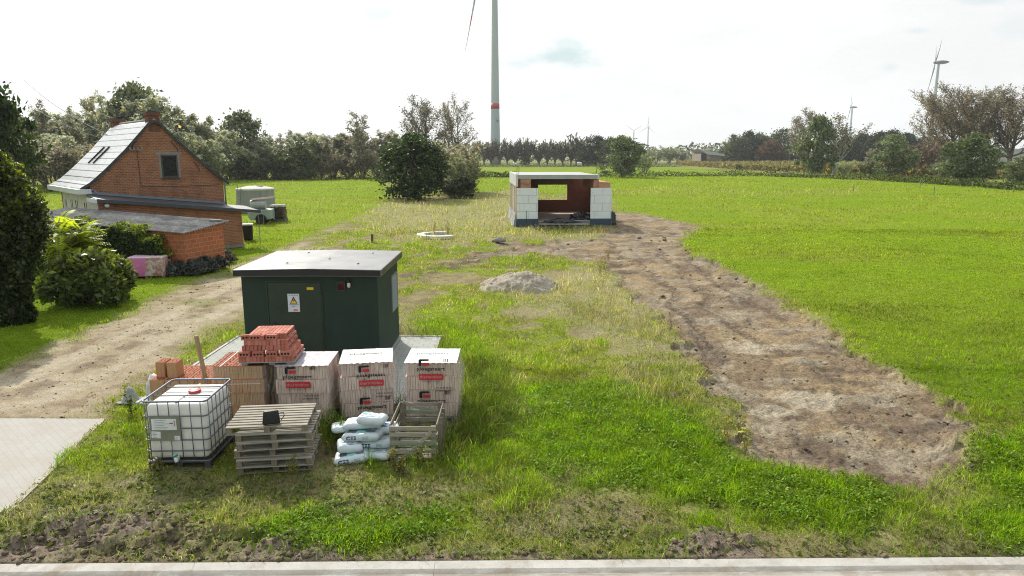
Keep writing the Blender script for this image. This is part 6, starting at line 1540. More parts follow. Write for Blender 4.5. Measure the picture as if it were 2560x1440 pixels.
def tree_meshes(nm, spec, seed, trunk_mat, leafm):
    rg = np.random.default_rng(seed); br, tips = grow(spec, seed)
    m = MB()
    for pts, rs, lev in br: m.tube(pts, rs, [7, 5, 3, 3, 3][lev], cap=False)
    tk = m.build('trunk', trunk_mat, None, smooth=True, fixn=False)
    P = []
    per = spec['leaves']; sg = spec['spreadleaf']
    for pts, lev in tips:
        a = np.array([tuple(p) for p in pts]); n = max(1, int(per * rg.uniform(.6, 1.4)))
        t_ = rg.uniform(spec.get('leaf0', .1), 1.0, n) * (len(a) - 1); i = np.minimum(t_.astype(int), len(a) - 2); f = (t_ - i)[:, None]
        P.append(a[i] * (1 - f) + a[i + 1] * f + rg.normal(size=(n, 3)) * sg)
    P = np.concatenate(P) if P else np.zeros((1, 3))
    P = P[P[:, 2] > spec.get('zmin', .05)]
    Vv, Ff, Tt = leaves_np(P, spec['leaf'], rg, spec.get('elong', 1.7), spec['tint'], spec.get('tvar', .35), spec.get('warm', 0), spec.get('droop', 0))
    cr_ = np_mesh('crown', Vv, Ff, leafm, None, {'tint': Tt})
    for o in (tk, cr_): COL.objects.unlink(o)
    zmax = max(float(Vv[:, 2].max()), max(p.z for b in br for p in b[0])); xw = np.percentile(np.abs(Vv[:, :2]), 95)
    return tk, cr_, zmax, xw * 2
def blob_meshes(nm, seed, h, w, nclump, nleaf, leaf, tint, trunk_mat, leafm, elong=1.5, tvar=.35, warm=0.0, base=.05, lump=.25, shape='egg', stems=3, shell=.72, top=None):
    """rounded dense crown: leaf clumps spread through an uneven body, thin stems inside"""
    rg = np.random.default_rng(seed); r = random.Random(seed)
    P = []; cz = []
    for i in range(nclump):
        u = rg.random(); th = rg.uniform(0, 2 * PI)
        z = base * h + (h - base * h) * u
        if shape == 'egg': rad = w / 2 * math.sqrt(max(.02, math.sin(PI * min(1, (.16 + .84 * u)) ** 1.0))) * (1 if u < .6 else 1 - .25 * (u - .6))
        elif shape == 'dome': rad = w / 2 * math.sqrt(max(0.02, 1 - (u * .98) ** 2.2))
        else: rad = w / 2 * (1 - .5 * abs(u - .45))
        lob = 1 + lump * (math.sin(3 * th + seed) * .5 + math.sin(5 * th + z * 1.7 + seed * 2) * .5)
        q = rad * lob * (shell + (1 - shell) * rg.random()) if rg.random() < .8 else rad * rg.random()
        out_ = rg.random() < .16; q = rad * lob * rg.uniform(1.02, 1.22) if out_ else q; z = z * (1.0 + (.10 * rg.random() if out_ else 0))
        c = np.array((math.cos(th) * q, math.sin(th) * q, z)); cz.append(c)
        cr0 = w * (rg.uniform(.025, .05) if out_ else rg.uniform(.05, .11))
        P.append(c + rg.normal(size=(nleaf // nclump, 3)) * cr0 * np.array((1, 1, .75)))
    P = np.concatenate(P); P = P[(P[:, 2] > .02)]
    Vv, Ff, Tt = leaves_np(P, leaf, rg, elong, tint, tvar, warm)
    if top is not None:
        k = sstep(.55, 1.0, P[:, 2] / h) * (rg.random(len(P)) < .75); k = np.repeat(k, 4)[:, None]; Tt = Tt * (1 - k) + np.array(top)[None] * k * (Tt / (np.array(tint)[None] + 1e-6)).mean(1)[:, None]
    cr_ = np_mesh('crown', Vv, Ff, leafm, None, {'tint': Tt})
    m = MB()
    for s in range(stems):
        a = s * 2.1 + r.random(); pts = [Vector((math.cos(a) * w * .03, math.sin(a) * w * .03, -.1))]
        for k in range(4): pts.append(pts[-1] + Vector((math.cos(a) * w * .05 * r.random(), math.sin(a) * w * .05 * r.random(), h * .2)))
        m.tube(pts, [max(.03, h * .018) * (1 - .2 * k) for k in range(5)], 6, cap=False)
    for c in cz[::3]:
        m.tube([(0, 0, c[2] * .45), tuple(c * .6 + np.array((0, 0, c[2] * .1))), tuple(c)], [h * .008, h * .005, .008], 3, cap=False)
    tk = m.build('trunk', trunk_mat, None, smooth=True, fixn=False)
    for o in (tk, cr_): COL.objects.unlink(o)
    return tk, cr_, h, w
M_BARK = plain('bark_brown', (0.13, 0.10, 0.075), .95, 0, .3, 3, .3); M_BARKG = plain('bark_grey', (0.20, 0.18, 0.155), .95, 0, .3, 3, .3); M_BARKW = plain('bark_pale', (0.50, 0.48, 0.43), .9, 0, .25, 3, .2)
M_LEAF = leaf_mat('leaves', trans=.60, yel=(1.1, 1.12, .85)); M_LEAFD = leaf_mat('dense_leaves', trans=.32, spec=.3, rough=.5); M_LEAFG = leaf_mat('glossy_leaves', trans=.48, rough=.33, spec=.5, var=.1)
KIND = {}
S_WILLOW = dict(h=13, r=.20, trunk=.72, levels=4, leafy=2, stems=4, spread=.34, kids=[10, 6, 4], start=[.15, .2, .2], ang=[.55, .55, .6], ratio=[.42, .48, .5], wander=[.07, .10, .15, .2], trop=[.04, .06, .03, -.03], rmin=.014, leaves=6, leaf=.19, elong=2.8, spreadleaf=.22, tint=(0.37, 0.39, 0.30), tvar=.3, warm=.04, droop=.15, cone=.45)
KIND['willow'] = [tree_meshes('w', S_WILLOW, s, M_BARKG, M_LEAF) for s in (1, 2, 3)]
S_THIN = dict(S_WILLOW, stems=2, spread=.16, trunk=.9, kids=[13, 6, 4], leaves=4, leaf=.17, tint=(0.30, 0.295, 0.24), h=15, spreadleaf=.22, r=.2, ang=[.45, .6, .6], ratio=[.30, .45, .5], trop=[.03, .09, .03, 0])
KIND['thin'] = [tree_meshes('t', S_THIN, s, M_BARKG, M_LEAF) for s in (11, 12, 13)]
S_SCRUB = dict(h=6, r=.09, trunk=.9, levels=3, leafy=1, stems=9, spread=.65, kids=[7, 5], start=[.25, .2], ang=[.4, .5], ratio=[.5, .5], wander=[.07, .1, .15], trop=[.05, .08, .05], rmin=.016, leaves=7, leaf=.16, elong=2.4, spreadleaf=.20, tint=(0.32, 0.30, 0.235), tvar=.3, warm=.03)
KIND['scrub'] = [tree_meshes('s', S_SCRUB, s, M_BARK, M_LEAF) for s in (21, 22)]
KIND['osier'] = [tree_meshes('o', dict(S_SCRUB, tint=(0.29, 0.32, 0.19), warm=.02, leaves=9), s, M_BARKG, M_LEAF) for s in (23, 24)]
KIND['bare'] = [tree_meshes('b', dict(S_SCRUB, tint=(0.20, 0.155, 0.12), stems=12, kids=[9, 6], leaves=4, leaf=.16, spread=.8, warm=0, wander=[.1, .14, .2], spreadleaf=.2), 25, plain('twig_grey', (0.27, 0.215, 0.175), .95), M_LEAF)]
S_POLL = dict(h=10, r=.42, trunk=.16, taper=.0, levels=3, leafy=1, stems=1, kids=[17, 7], start=[.75, .15], ang=[.42, .32], ratio=[5.2, .34], cone=.0, wander=[.03, .035, .1], trop=[0, .05, .06], rmin=.03, segs=[4, 7, 4], leaves=9, leaf=.30, leaf0=.10, elong=3.0, spreadleaf=.26, tint=(0.19, 0.215, 0.155), tvar=.3, wind=(.035, 0, 0))
KIND['pollard'] = [tree_meshes('p', S_POLL, s, M_BARK, M_LEAF) for s in (31, 32, 33)]
S_POPLAR = dict(h=24, r=.50, trunk=.62, levels=4, leafy=2, stems=1, kids=[16, 15, 7], start=[.20, .15, .15], ang=[.86, .42, .5], ratio=[.82, .36, .40], cone=.30, segs=[8, 9, 5, 3], wander=[.03, .035, .08, .15], trop=[.02, .06, .07, .04], rmin=.03, leaves=8, leaf=.19, elong=1.3, spreadleaf=.32, tint=(0.29, 0.265, 0.215), tvar=.3, warm=.04, leaf0=.25)
KIND['poplar'] = [tree_meshes('q', S_POPLAR, s, M_BARK, M_LEAF) for s in (41, 42)]
S_SPARSE = dict(S_POPLAR, h=20, stems=2, spread=.22, trunk=.72, kids=[11, 9, 5], start=[.25, .2, .2], leaves=4, leaf=.19, tint=(0.25, 0.235, 0.19), ang=[.7, .5, .6], ratio=[.50, .42, .42], warm=.05, cone=.35, spreadleaf=.3, r=.32, wander=[.07, .10, .15, .2])
KIND['sparse'] = [tree_meshes('r', S_SPARSE, s, M_BARK, M_LEAF) for s in (43, 44)]
KIND['pale'] = [tree_meshes('v', dict(S_SPARSE, h=15, stems=3, spread=.17, trunk=.74, kids=[6, 5, 4], leaves=4, leaf=.22, r=.26, tint=(0.15, 0.155, 0.08), spreadleaf=.3), 45, M_BARKW, M_LEAF)]
KIND['dark'] = [blob_meshes('d', s, 9, 8, 120, 12000, .25, (0.036, 0.058, 0.018), M_BARK, M_LEAFD, shape='egg', tvar=.4) for s in (51, 52, 53)]
KIND['mid'] = [blob_meshes('m', s, 9, 8, 110, 11000, .25, (0.110, 0.140, 0.070), M_BARK, M_LEAFD, shape='egg', tvar=.4, lump=.35) for s in (54, 55)]
KIND['rust'] = [blob_meshes('u', 56, 8, 8, 90, 6000, .34, (0.115, 0.062, 0.030), M_BARK, M_LEAFD, shape='egg')]
KIND['alder'] = [blob_meshes('a', s, 9, 7, 80, 8000, .26, (0.15, 0.18, 0.105), M_BARK, M_LEAFD, shape='egg', lump=.5, tvar=.45, base=.12) for s in (57, 58)]
cnt = {}
def place(kind, name, u, D, vtop, wpx, label, cat='tree', group=None, rz=None, base_v=None):
    """one tree: foot on the ground at distance D below pixel column u; height and width from the photograph"""
    if base_v is not None: D = G(u, base_v).y
    k = cnt.get(kind, 0); cnt[kind] = k + 1; tk, cr_, h0, w0 = KIND[kind][k % len(KIND[kind])]
    X = (u - 1280) / FPX * (D * CP + CAMZ * SP); z = AT(u, vtop, D).z
    root = empty(name, (X, D, 0), rnd.uniform(0, 6.28) if rz is None else rz, label, cat, group)
    sz = z / h0; sw = (wpx / FPX * D) / w0 if wpx else sz; sw = min(max(sw, sz * .7), sz * 1.4) if kind not in ('dark', 'mid', 'rust', 'alder') else sw; root.scale = (sw, sw, sz)
    for src in (tk, cr_):
        c_ = src.copy(); COL.objects.link(c_); c_.parent = root
    return root
GW = 'trees of the wood behind the house'
# wood behind the house: back row, then the edge
L1 = 'slender grey-green willow in the wood behind the house and pasture'; L2 = 'thin bare-topped tree in the wood behind the house and pasture'
for (u, v, w_, D) in [(20, 262, 120, 120), (110, 262, 110, 125), (175, 278, 100, 120), (225, 280, 100, 130), (272, 222, 100, 128), (330, 240, 120, 132), (395, 238, 130, 125), (455, 262, 110, 130), (500, 285, 100, 135), (548, 322, 90, 140), (655, 335, 100, 150), (838, 338, 90, 160), (880, 330, 100, 165), (945, 322, 110, 165), (1000, 328, 90, 170), (150, 330, 120, 110), (60, 330, 120, 108), (520, 335, 110, 128), (440, 318, 120, 118), (360, 310, 110, 120), (300, 300, 100, 118)]:
    place('willow', 'willow_tree', u, D, v, w_, L1, group=GW)
for (u, v, w_, D) in [(85, 240, 70, 118), (205, 262, 80, 128), (255, 232, 70, 135), (690, 328, 70, 165), (722, 322, 80, 170), (765, 326, 80, 172), (805, 334, 70, 170), (965, 322, 80, 178), (1015, 325, 70, 180), (290, 250, 80, 138)]:
    place('thin', 'slender_tree', u, D, v, w_, L2, group=GW)
place('alder', 'alder_tree', 365, 130, 222, 140, 'tall darker round-topped tree above the house roof', base_v=None)
place('alder', 'alder_tree', 617, 152, 292, 115, 'grey-green round tree standing over the dark bush at the pasture edge')
place('thin', 'slender_tree', 910, 158, 274, 95, 'tall loose tree rising from the hedge left of the big dark bush')
for (u, v, w_, D) in [(660, 395, 90, 152), (700, 385, 90, 150), (830, 372, 110, 155), (870, 380, 110, 154), (905, 372, 110, 156), (950, 380, 100, 158), (985, 385, 90, 160), (800, 395, 80, 151)]:
    place('scrub', 'multi_stem_shrub', u, D, v, w_, 'brownish many-stemmed shrub in the hedge behind the left pasture', 'shrub', 'shrubs of the pasture hedge')
for (u, v, w_, D) in [(690, 372, 100, 153), (640, 380, 70, 156), (520, 372, 90, 140), (570, 385, 80, 150), (480, 380, 100, 132)]:
    place('osier', 'osier_shrub', u, D, v, w_, 'pale grey-green osier shrub in the hedge behind the left pasture', 'shrub', 'shrubs of the pasture hedge')
for (u, v, w_, D) in [(60, 350, 130, 100), (130, 345, 130, 100), (190, 352, 110, 104), (240, 350, 110, 104), (20, 340, 120, 96)]:
    place('scrub', 'multi_stem_shrub', u, D, v, w_, 'dark brown scrub at the wood edge left of the house', 'shrub', 'scrub left of the house')
place('mid', 'leafy_bush', 742, 150, 362, 105, 'brown-green leafy bush in the pasture hedge', 'bush'); 
m = MB(); p = G(770, 447); m.tube([(p.x, p.y, -.1), (p.x - .2, p.y, 4), (p.x - .1, p.y, 8.5)], [.8, .55, .3], 8); o = m.build('trunk', M_BARK, None); tt = place('willow', 'willow_tree', 772, p.y, 330, 95, 'willow with a thick dark trunk in the pasture hedge'); o.parent = tt; o.matrix_parent_inverse = (Matrix.Translation(tt.location) @ Matrix.Rotation(tt.rotation_euler[2], 4, 'Z') @ Matrix.Diagonal((*tt.scale, 1))).inverted()
place('dark', 'dense_bush', 615, G(615, 447).y, 357, 82, 'dark round bush at the far edge of the left pasture', 'bush')
place('dark', 'dense_bush', 1037, G(1037, 498).y, 345, 150, 'big dark green bush in the middle of the view', 'bush', base_v=498)
tw_ = place('scrub', 'twiggy_shrub', 1118, 95, 338, 150, 'tall olive-brown shrub behind the big dark bush', 'shrub'); place('osier', 'twiggy_shrub', 1150, 90, 380, 95, 'pale olive shrub right of the big dark bush', 'shrub')
place('scrub', 'twiggy_shrub', 1150, 98, 352, 130, 'olive-brown shrub top right of the big dark bush, behind the paler one', 'shrub')
place('dark', 'dense_bush', 1149, 84, 440, 70, 'low dark bush at the foot of the olive shrubs', 'bush')
place('sparse', 'sparse_tree', 1062, 190, 238, 120, 'sparse autumn tree with a wide thin crown behind the dark bush'); place('sparse', 'sparse_tree', 1140, 185, 226, 110, 'tall sparse tree with fine branches left of the tall turbine')
# row of pollard willows by the turbine
PU = [1192, 1210, 1229, 1249, 1268, 1289, 1308, 1318, 1348, 1368, 1387, 1407, 1427, 1440]; PT = [352, 350, 346, 344, 348, 346, 343, 342, 352, 346, 346, 348, 346, 340]
for k, (u, v) in enumerate(zip(PU, PT)):
    o = place('pollard', 'pollard_willow', u, 384, v, 30, 'pollard willow with short dark trunk in the row before the tall turbine', group='row of pollard willows', rz=rnd.uniform(-.4, .4))
place('dark', 'leafy_tree', 1312, 386, 382, 26, 'small dense dark tree in the pollard willow row')
for k, (kd_, u, v, w_, D, lb) in enumerate([('pollard', 1450, 330, 40, 376, 'tall wind-bent willow at the right end of the pollard row'), ('dark', 1468, 368, 50, 366, 'low dark tree right of the pollard willows'), ('dark', 1490, 344, 52, 362, 'tall dark tree left of the lone field tree'), ('mid', 1520, 350, 50, 356, 'mid green tree just left of the lone field tree'), ('dark', 1588, 362, 46, 350, 'dark tree peeping out behind the lone field tree')]):
    place(kd_, 'leafy_tree', u, D, v, w_, lb)
place('alder', 'field_tree', 1556, G(1556, 444).y, 345, 82, 'lone green tree standing at the pasture ditch right of the shell', base_v=444)
place('thin', 'slender_tree', 1577, 172, 340, 30, 'thin twiggy tree top behind the lone field tree')
# far belt right of it
GF = 'far trees beyond the maize'
for (u, v, w_) in [(1610, 380, 50), (1640, 370, 60), (1672, 362, 66), (1705, 366, 60), (1735, 372, 50), (1765, 371, 50), (1800, 372, 44), (1824, 352, 60)]:
    place('osier' if u < 1700 else 'willow', 'grey_willow', u, 470, v, w_, 'grey-green willow of the far belt left of the barn', group=GF)
place('osier', 'osier_shrub', 1612, 200, 378, 62, 'pale rounded willow shrub right of the lone field tree', 'shrub')
for (kd_, u, v, w_, D, lb) in [('mid', 1838, 343, 62, 440, 'dark green round tree right of the barn'), ('dark', 1868, 334, 56, 446, 'taller dark tree behind the round one, right of the barn'), ('mid', 1900, 340, 60, 450, 'mid green tree left of the rusty beech'), ('rust', 1922, 356, 60, 430, 'round rust-brown beech at the maize edge'), ('mid', 1952, 330, 70, 455, 'leafy green tree right of the rusty beech'), ('mid', 1962, 378, 20, 428, 'tiny yellow-green bush beside the rusty beech'), ('rust', 1985, 375, 46, 436, 'low brown thicket right of the rusty beech')]:
    place(kd_, 'leafy_tree', u, D, v, w_, lb)
place('sparse', 'sparse_tree', 2012, 300, 268, 95, 'tall thin poplar left of the pale-barked tree'); 
place('pale', 'pale_bark_tree', 2085, G(2085, 438).y, 282, 100, 'pale-barked forked tree with thin crown at the field edge', base_v=438)
place('alder', 'alder_tree', 2034, 186, 300, 78, 'dark leafy tree just left of the pale-barked tree')
for (u, v, w_, D) in [(2115, 345, 60, 400), (2150, 340, 60, 410), (2190, 336, 66, 400), (2228, 330, 66, 405), (2262, 340, 60, 400), (2300, 348, 60, 395), (2335, 352, 60, 390)]:
    place('dark', 'leafy_tree', u, D, v, w_, 'dark tree of the far belt between pale-barked tree and poplars', group='dark far trees at right')
place('mid', 'leafy_tree', 2365, 330, 352, 80, 'yellowish-green tree in front of the dark far belt, beside the poplars')
place('alder', 'alder_tree', 2225, 165, 342, 78, 'bright green alder left of the bare grey shrub'); place('thin', 'slender_tree', 2175, 170, 368, 50, 'small sparse yellowing tree before the dark belt')
place('bare', 'bare_shrub', 2283, G(2283, 440).y, 350, 115, 'leafless grey-brown shrub leaning right at the field edge', 'shrub', base_v=440)
for (u, v, w_) in [(2110, 398, 60), (2160, 400, 44), (2185, 402, 44), (2340, 405, 60), (2500, 395, 60), (2470, 400, 40)]:
    place('osier', 'osier_shrub', u, 170, v, w_, 'low grey-green shrub along the pasture ditch at right', 'shrub', 'low shrubs along the ditch')
place('mid', 'dense_bush', 2422, G(2422, 456).y, 346, 110, 'dark green leafy bush in front of the poplars', 'bush', base_v=456)
place('alder', 'leafy_bush', 2556, G(2556, 462).y, 395, 70, 'yellow-green bush at the right edge below the poplars', 'bush', base_v=462)
place('poplar', 'poplar_tree', 2425, 188, 192, 190, 'huge open-branched poplar rising behind the dark leafy bush'); place('poplar', 'poplar_tree', 2372, 200, 214, 150, 'open-branched poplar whose crown overlaps the turbine tower at right'); place('poplar', 'poplar_tree', 2515, 182, 196, 250, 'huge open-branched poplar at the right edge with thick low trunk')
# dark tree behind the ivy at the far left
place('dark', 'dark_tree', 0, 44, 228, 190, 'dark leafy tree at the left edge behind the ivy-clad trunk')

# ------------------------------------------------------------------ ground cover masses
def leaf_mass(name, P, size, tint, mat, label=None, cat=None, kind='stuff', elong=1.6, tvar=.4, warm=.05, seed=5, droop=0):
    Vv, Ff, Tt = leaves_np(np.asarray(P, float), size, np.random.default_rng(seed), elong, tint, tvar, warm, droop)
    o = np_mesh(name, Vv, Ff, mat, None, {'tint': Tt}); return tag(o, label, cat, None, kind)
rg = np.random.default_rng(77)
def strip(pts, n, wid, h, pw=1.5):
    """leaf positions along a ground line given in pixels"""
    q = [G(u, v) for u, v in pts]; seg = [(b - a).length for a, b in zip(q[:-1], q[1:])]; tot = sum(seg); out = []
    for a, b, s in zip(q[:-1], q[1:], seg):
        k = int(n * s / tot); f = rg.random(k)[:, None]; base = np.array(a)[None] * (1 - f) + np.array(b)[None] * f
        base[:, 0] += rg.normal(size=k) * wid * .2; base[:, 1] += rg.normal(size=k) * wid * .5
        hh = h * (.45 + .9 * vnoise(base[:, 0] * .35, base[:, 1] * .2, 91)) * rg.random(k) ** pw; base[:, 2] = hh; out.append(base)
    return np.concatenate(out)
leaf_mass('undergrowth', np.concatenate([strip([(-100, 452), (560, 449), (960, 447)], 7000, 5, 3.6, 1.4), strip([(-200, 440), (1000, 438)], 3000, 8, 5, 1.2)]), .26, (0.20, 0.18, 0.09), M_LEAF, warm=.1)
leaf_mass('ditch_plants', np.concatenate([strip([(1180, 442), (1290, 443)], 1200, 2.5, 1.2), strip([(1490, 441), (1640, 441), (1900, 440), (2060, 446), (2200, 452), (2400, 464), (2600, 480)], 8000, 2.8, 1.3), strip([(1150, 418), (1700, 417)], 6000, 5, 2.2)]), .24, (0.075, 0.105, 0.028), M_LEAF)
fw = []
for i in range(26000):
    u_ = rg.uniform(-900, 3300); D_ = rg.uniform(560, 720); x_ = (u_ - 1280) / FPX * D_; hh = 7 + 9 * float(vnoise(u_ * .02, 0.3, 171)) + 4 * float(vnoise(u_ * .11, 1.3, 172)); fw.append((x_, D_, hh * rg.random() ** .7))
leaf_mass('far_woods', fw, 1.5, (0.085, 0.105, 0.065), M_LEAFD, warm=.05)
# maize field: a raised mass with tasselled top
mz = []
q0 = [G(1690, 412), G(1840, 424), G(2050, 434), G(2330, 446), G(2700, 452)]
for i in range(26000):
    t_ = rg.random() * 3.999; k = int(t_); a = q0[k].lerp(q0[k + 1], t_ - k); d_ = (rg.random() ** 2.2) * 230; x = a.x * (1 + d_ / a.y); mz.append((x, a.y + d_, 2.1 * (rg.random() ** .5) + .25 * math.sin(x * .05)))
mz = np.array(mz); zz = mz[:, 2]
o = leaf_mass('maize_field', mz, .42, (0.20, 0.185, 0.075), M_LEAF, warm=.1, elong=2.4)
# ------------------------------------------------------------------ near plants round the shed
def mass_obj(name, P, size, tint, mat, label, cat, seed, elong=1.5, tvar=.4, warm=.0, top=None, group=None):
    Vv, Ff, Tt = leaves_np(np.asarray(P, float), size, np.random.default_rng(seed), elong, tint, tvar, warm)
    if top is not None:
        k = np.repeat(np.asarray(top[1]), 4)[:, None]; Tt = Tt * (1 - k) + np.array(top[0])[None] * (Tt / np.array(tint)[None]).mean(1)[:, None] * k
    return tag(np_mesh(name, Vv, Ff, mat, None, {'tint': Tt}), label, cat, group)
# ivy-clad trunk at the left edge
p = G(0, 822); rg = np.random.default_rng(5); n = 42000
zz = rg.random(n) ** .9 * 5.15; th = rg.uniform(0, 2 * PI, n)
rad = np.interp(zz, [0, .5, 1.6, 2.6, 3.6, 4.5, 5.2], [.42, .40, .60, .88, .92, .72, .12]) * (1 + .20 * np.sin(3 * th + zz * 2.1) + .17 * np.sin(7 * th - zz * 3.6) + .10 * np.sin(13 * th + zz * 9)) * (.78 + .3 * rg.random(n))
P = np.stack([np.cos(th) * rad, np.sin(th) * rad, zz + rg.normal(size=n) * .08], 1)
tp_ = sstep(2.6, 4.9, zz) * (rg.random(n) < .38)  # upper leaves turn yellow-green: light on the top painted into the tint
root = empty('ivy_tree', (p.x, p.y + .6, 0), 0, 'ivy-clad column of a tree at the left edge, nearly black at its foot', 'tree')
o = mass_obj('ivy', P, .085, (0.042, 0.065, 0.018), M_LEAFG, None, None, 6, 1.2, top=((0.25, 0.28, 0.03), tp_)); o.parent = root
m = MB(); m.tube([(0, 0, -.1), (.05, 0, 2), (-.05, .1, 4.4)], [.34, .3, .15], 10); o = m.build('trunk', M_BARK, root, smooth=True)
# more ivy growing left of it out of the frame
# rhododendron-like glossy bush and yellow sumac
p = G(165, 782); P = []; zz = []
for k in range(95):
    u_ = rg.random(); th = rg.uniform(0, 2 * PI); zc_ = .15 + u_ ** .85 * 1.5; rr_ = 1.35 * math.sqrt(max(.03, 1 - (zc_ / 1.85) ** 2.2)) * rg.uniform(.45, 1.12); sg_ = rg.uniform(.08, .20)
    c_ = np.array((math.cos(th) * rr_, math.sin(th) * rr_ * .9, zc_)); P.append(c_ + rg.normal(size=(260, 3)) * sg_ * np.array((1, 1, .8)))
P = np.concatenate(P); P = P[P[:, 2] > .03]; zz = P[:, 2]; n = len(P)
root = empty('laurel_bush', (p.x, p.y + 1.4, 0), 0, 'glossy dark green rounded bush beside the ivy-clad trunk', 'bush')
o = mass_obj('crown', P, .095, (0.105, 0.145, 0.035), M_LEAFG, None, None, 8, 2.0, tvar=.5, top=((0.22, 0.25, 0.05), sstep(.6, 1.5, zz) * (rg.random(n) < .5))); o.parent = root  # paler upper leaves are highlights painted into the leaf colour
m = MB()
for k in range(9):
    a = k * .7; m.tube([(0, 0, -.1), (math.cos(a) * .5, math.sin(a) * .5, .7), (math.cos(a) * 1.1, math.sin(a) * 1.0, 1.5)], [.05, .035, .012], 5)
m.build('stem', M_BARK, root)
# long sprays reaching right from the bush
p2 = G(232, 738); root = empty('sprawling_shrub', (p2.x, p2.y + .6, 0), 0, 'low loose shrub with pale leaf sprays between glossy bush and pink pallet', 'shrub'); m = MB(); Pl = []
for k in range(26):
    a = rg.uniform(0, 2 * PI); L = rg.uniform(.35, .75); el_ = rg.uniform(.3, 1.1); pts = [(math.cos(a) * L * f, math.sin(a) * L * f * .8, L * el_ * f * (1.25 - .5 * f)) for f in np.linspace(0, 1, 7)]
    m.tube(pts, [.012] * 7, 4)
    for f in rg.random(60): i = f * 6; j = min(5, int(i)); q = np.array(pts[j]) * (1 - (i - j)) + np.array(pts[j + 1]) * (i - j); Pl.append(q + rg.normal(size=3) * .05)
m.build('stem', M_BARK, root); o = mass_obj('leaves', Pl, .085, (0.075, 0.10, 0.03), M_LEAFG, None, None, 9, 2.0); o.parent = root
def frond_plant(name, loc, n, L0, label, cat, tint, seed, hgt):
    rg = np.random.default_rng(seed); root = empty(name, loc, 0, label, cat); m = MB(); Vs = []; Fs = []; Ts = []; nv = 0
    for s in range(9):
        a = rg.uniform(0, 2 * PI); top = Vector((math.cos(a) * .75 * rg.random(), math.sin(a) * .7 * rg.random(), hgt * rg.uniform(.62, 1.0)))
        m.tube([(0, 0, -.1), tuple(top * .5 + Vector((0, 0, .1))), tuple(top)], [.035, .028, .015], 5)
        for k in range(n):
            az = rg.uniform(0, 2 * PI); L = L0 * rg.uniform(.6, 1.15); st = top * (1 - .12 * (k % 3)); up = rg.uniform(.15, .9)
            pts = [st + Vector((math.cos(az) * L * f, math.sin(az) * L * f, L * (up * 1.25 * f - .55 * f * f))) for f in np.linspace(0, 1, 8)]
            m.tube(pts, [.009] * 8, 3)
            side = Vector((-math.sin(az), math.cos(az), 0)); c0 = np.array(tint) * rg.uniform(.6, 1.35)
            if rg.random() < .04: c0 = c0 * np.array((1.35, .8, .5))
            for f in np.linspace(.12, 1, 13):
                i = f * 7; j = min(6, int(i)); q = pts[j].lerp(pts[j + 1], i - j); dr_ = (pts[j + 1] - pts[j]).normalized(); ll = .17 * (1 - abs(f - .45) * 1.1) * L0 / .75
                for sg in (-1, 1):
                    d_ = (side * sg + dr_ * .45 + Vector((0, 0, -.25))).normalized(); w_ = dr_ * ll * .24
                    Vs += [tuple(q), tuple(q + d_ * ll * .45 + w_), tuple(q + d_ * ll), tuple(q + d_ * ll * .45 - w_)]; Fs.append((nv, nv + 1, nv + 2, nv + 3)); nv += 4; Ts += [c0] * 4
    m.build('stem', M_BARK, root, fixn=False); o = np_mesh('fronds', np.array(Vs), np.array(Fs), leaf_mat('sumac_leaves', trans=.62, rough=.5, var=0), root, {'tint': np.array(Ts)}); return root
p = G(150, 765); frond_plant('sumac_shrub', (p.x, p.y + .9, 0), 20, 1.05, 'yellow-green sumac with feathery fronds above the glossy bush', 'shrub', (0.36, 0.46, 0.025), 12, 2.75)
# ivy over the shed front and hedge running left from it
MS = Matrix.Translation(SO) @ Matrix.Rotation(SA, 4, 'Z')
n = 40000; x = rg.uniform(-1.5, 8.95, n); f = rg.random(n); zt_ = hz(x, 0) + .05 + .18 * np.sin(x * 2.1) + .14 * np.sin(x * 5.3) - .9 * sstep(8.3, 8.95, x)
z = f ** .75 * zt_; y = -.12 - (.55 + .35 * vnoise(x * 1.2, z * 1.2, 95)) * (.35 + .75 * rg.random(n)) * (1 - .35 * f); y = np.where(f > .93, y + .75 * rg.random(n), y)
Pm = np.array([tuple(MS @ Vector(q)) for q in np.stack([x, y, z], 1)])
mass_obj('ivy_hedge', Pm, .08, (0.042, 0.066, 0.018), M_LEAFD, 'dark ivy covering the front of the block shed, yellow-green along its top', 'ivy', 14, 1.3, top=((0.24, 0.30, 0.018), sstep(.80, .97, f) * (rg.random(n) < .75)))  # yellowish top shoots, with the light on them painted into the tint
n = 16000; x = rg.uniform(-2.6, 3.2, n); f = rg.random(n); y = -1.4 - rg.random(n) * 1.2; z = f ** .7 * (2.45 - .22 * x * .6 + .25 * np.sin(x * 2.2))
Pm = np.array([tuple(MS @ Vector(q)) for q in np.stack([x, y, z], 1)]); mass_obj('hedge', Pm, .085, (0.09, 0.13, 0.02), M_LEAFD, 'sunlit green hedge between ivy-clad trunk and shed roof', 'hedge', 15, 1.4, top=((0.26, 0.36, 0.018), sstep(.62, .95, f) * (rg.random(n) < .8)))  # brighter upper leaves: the sunshine is put into their colour
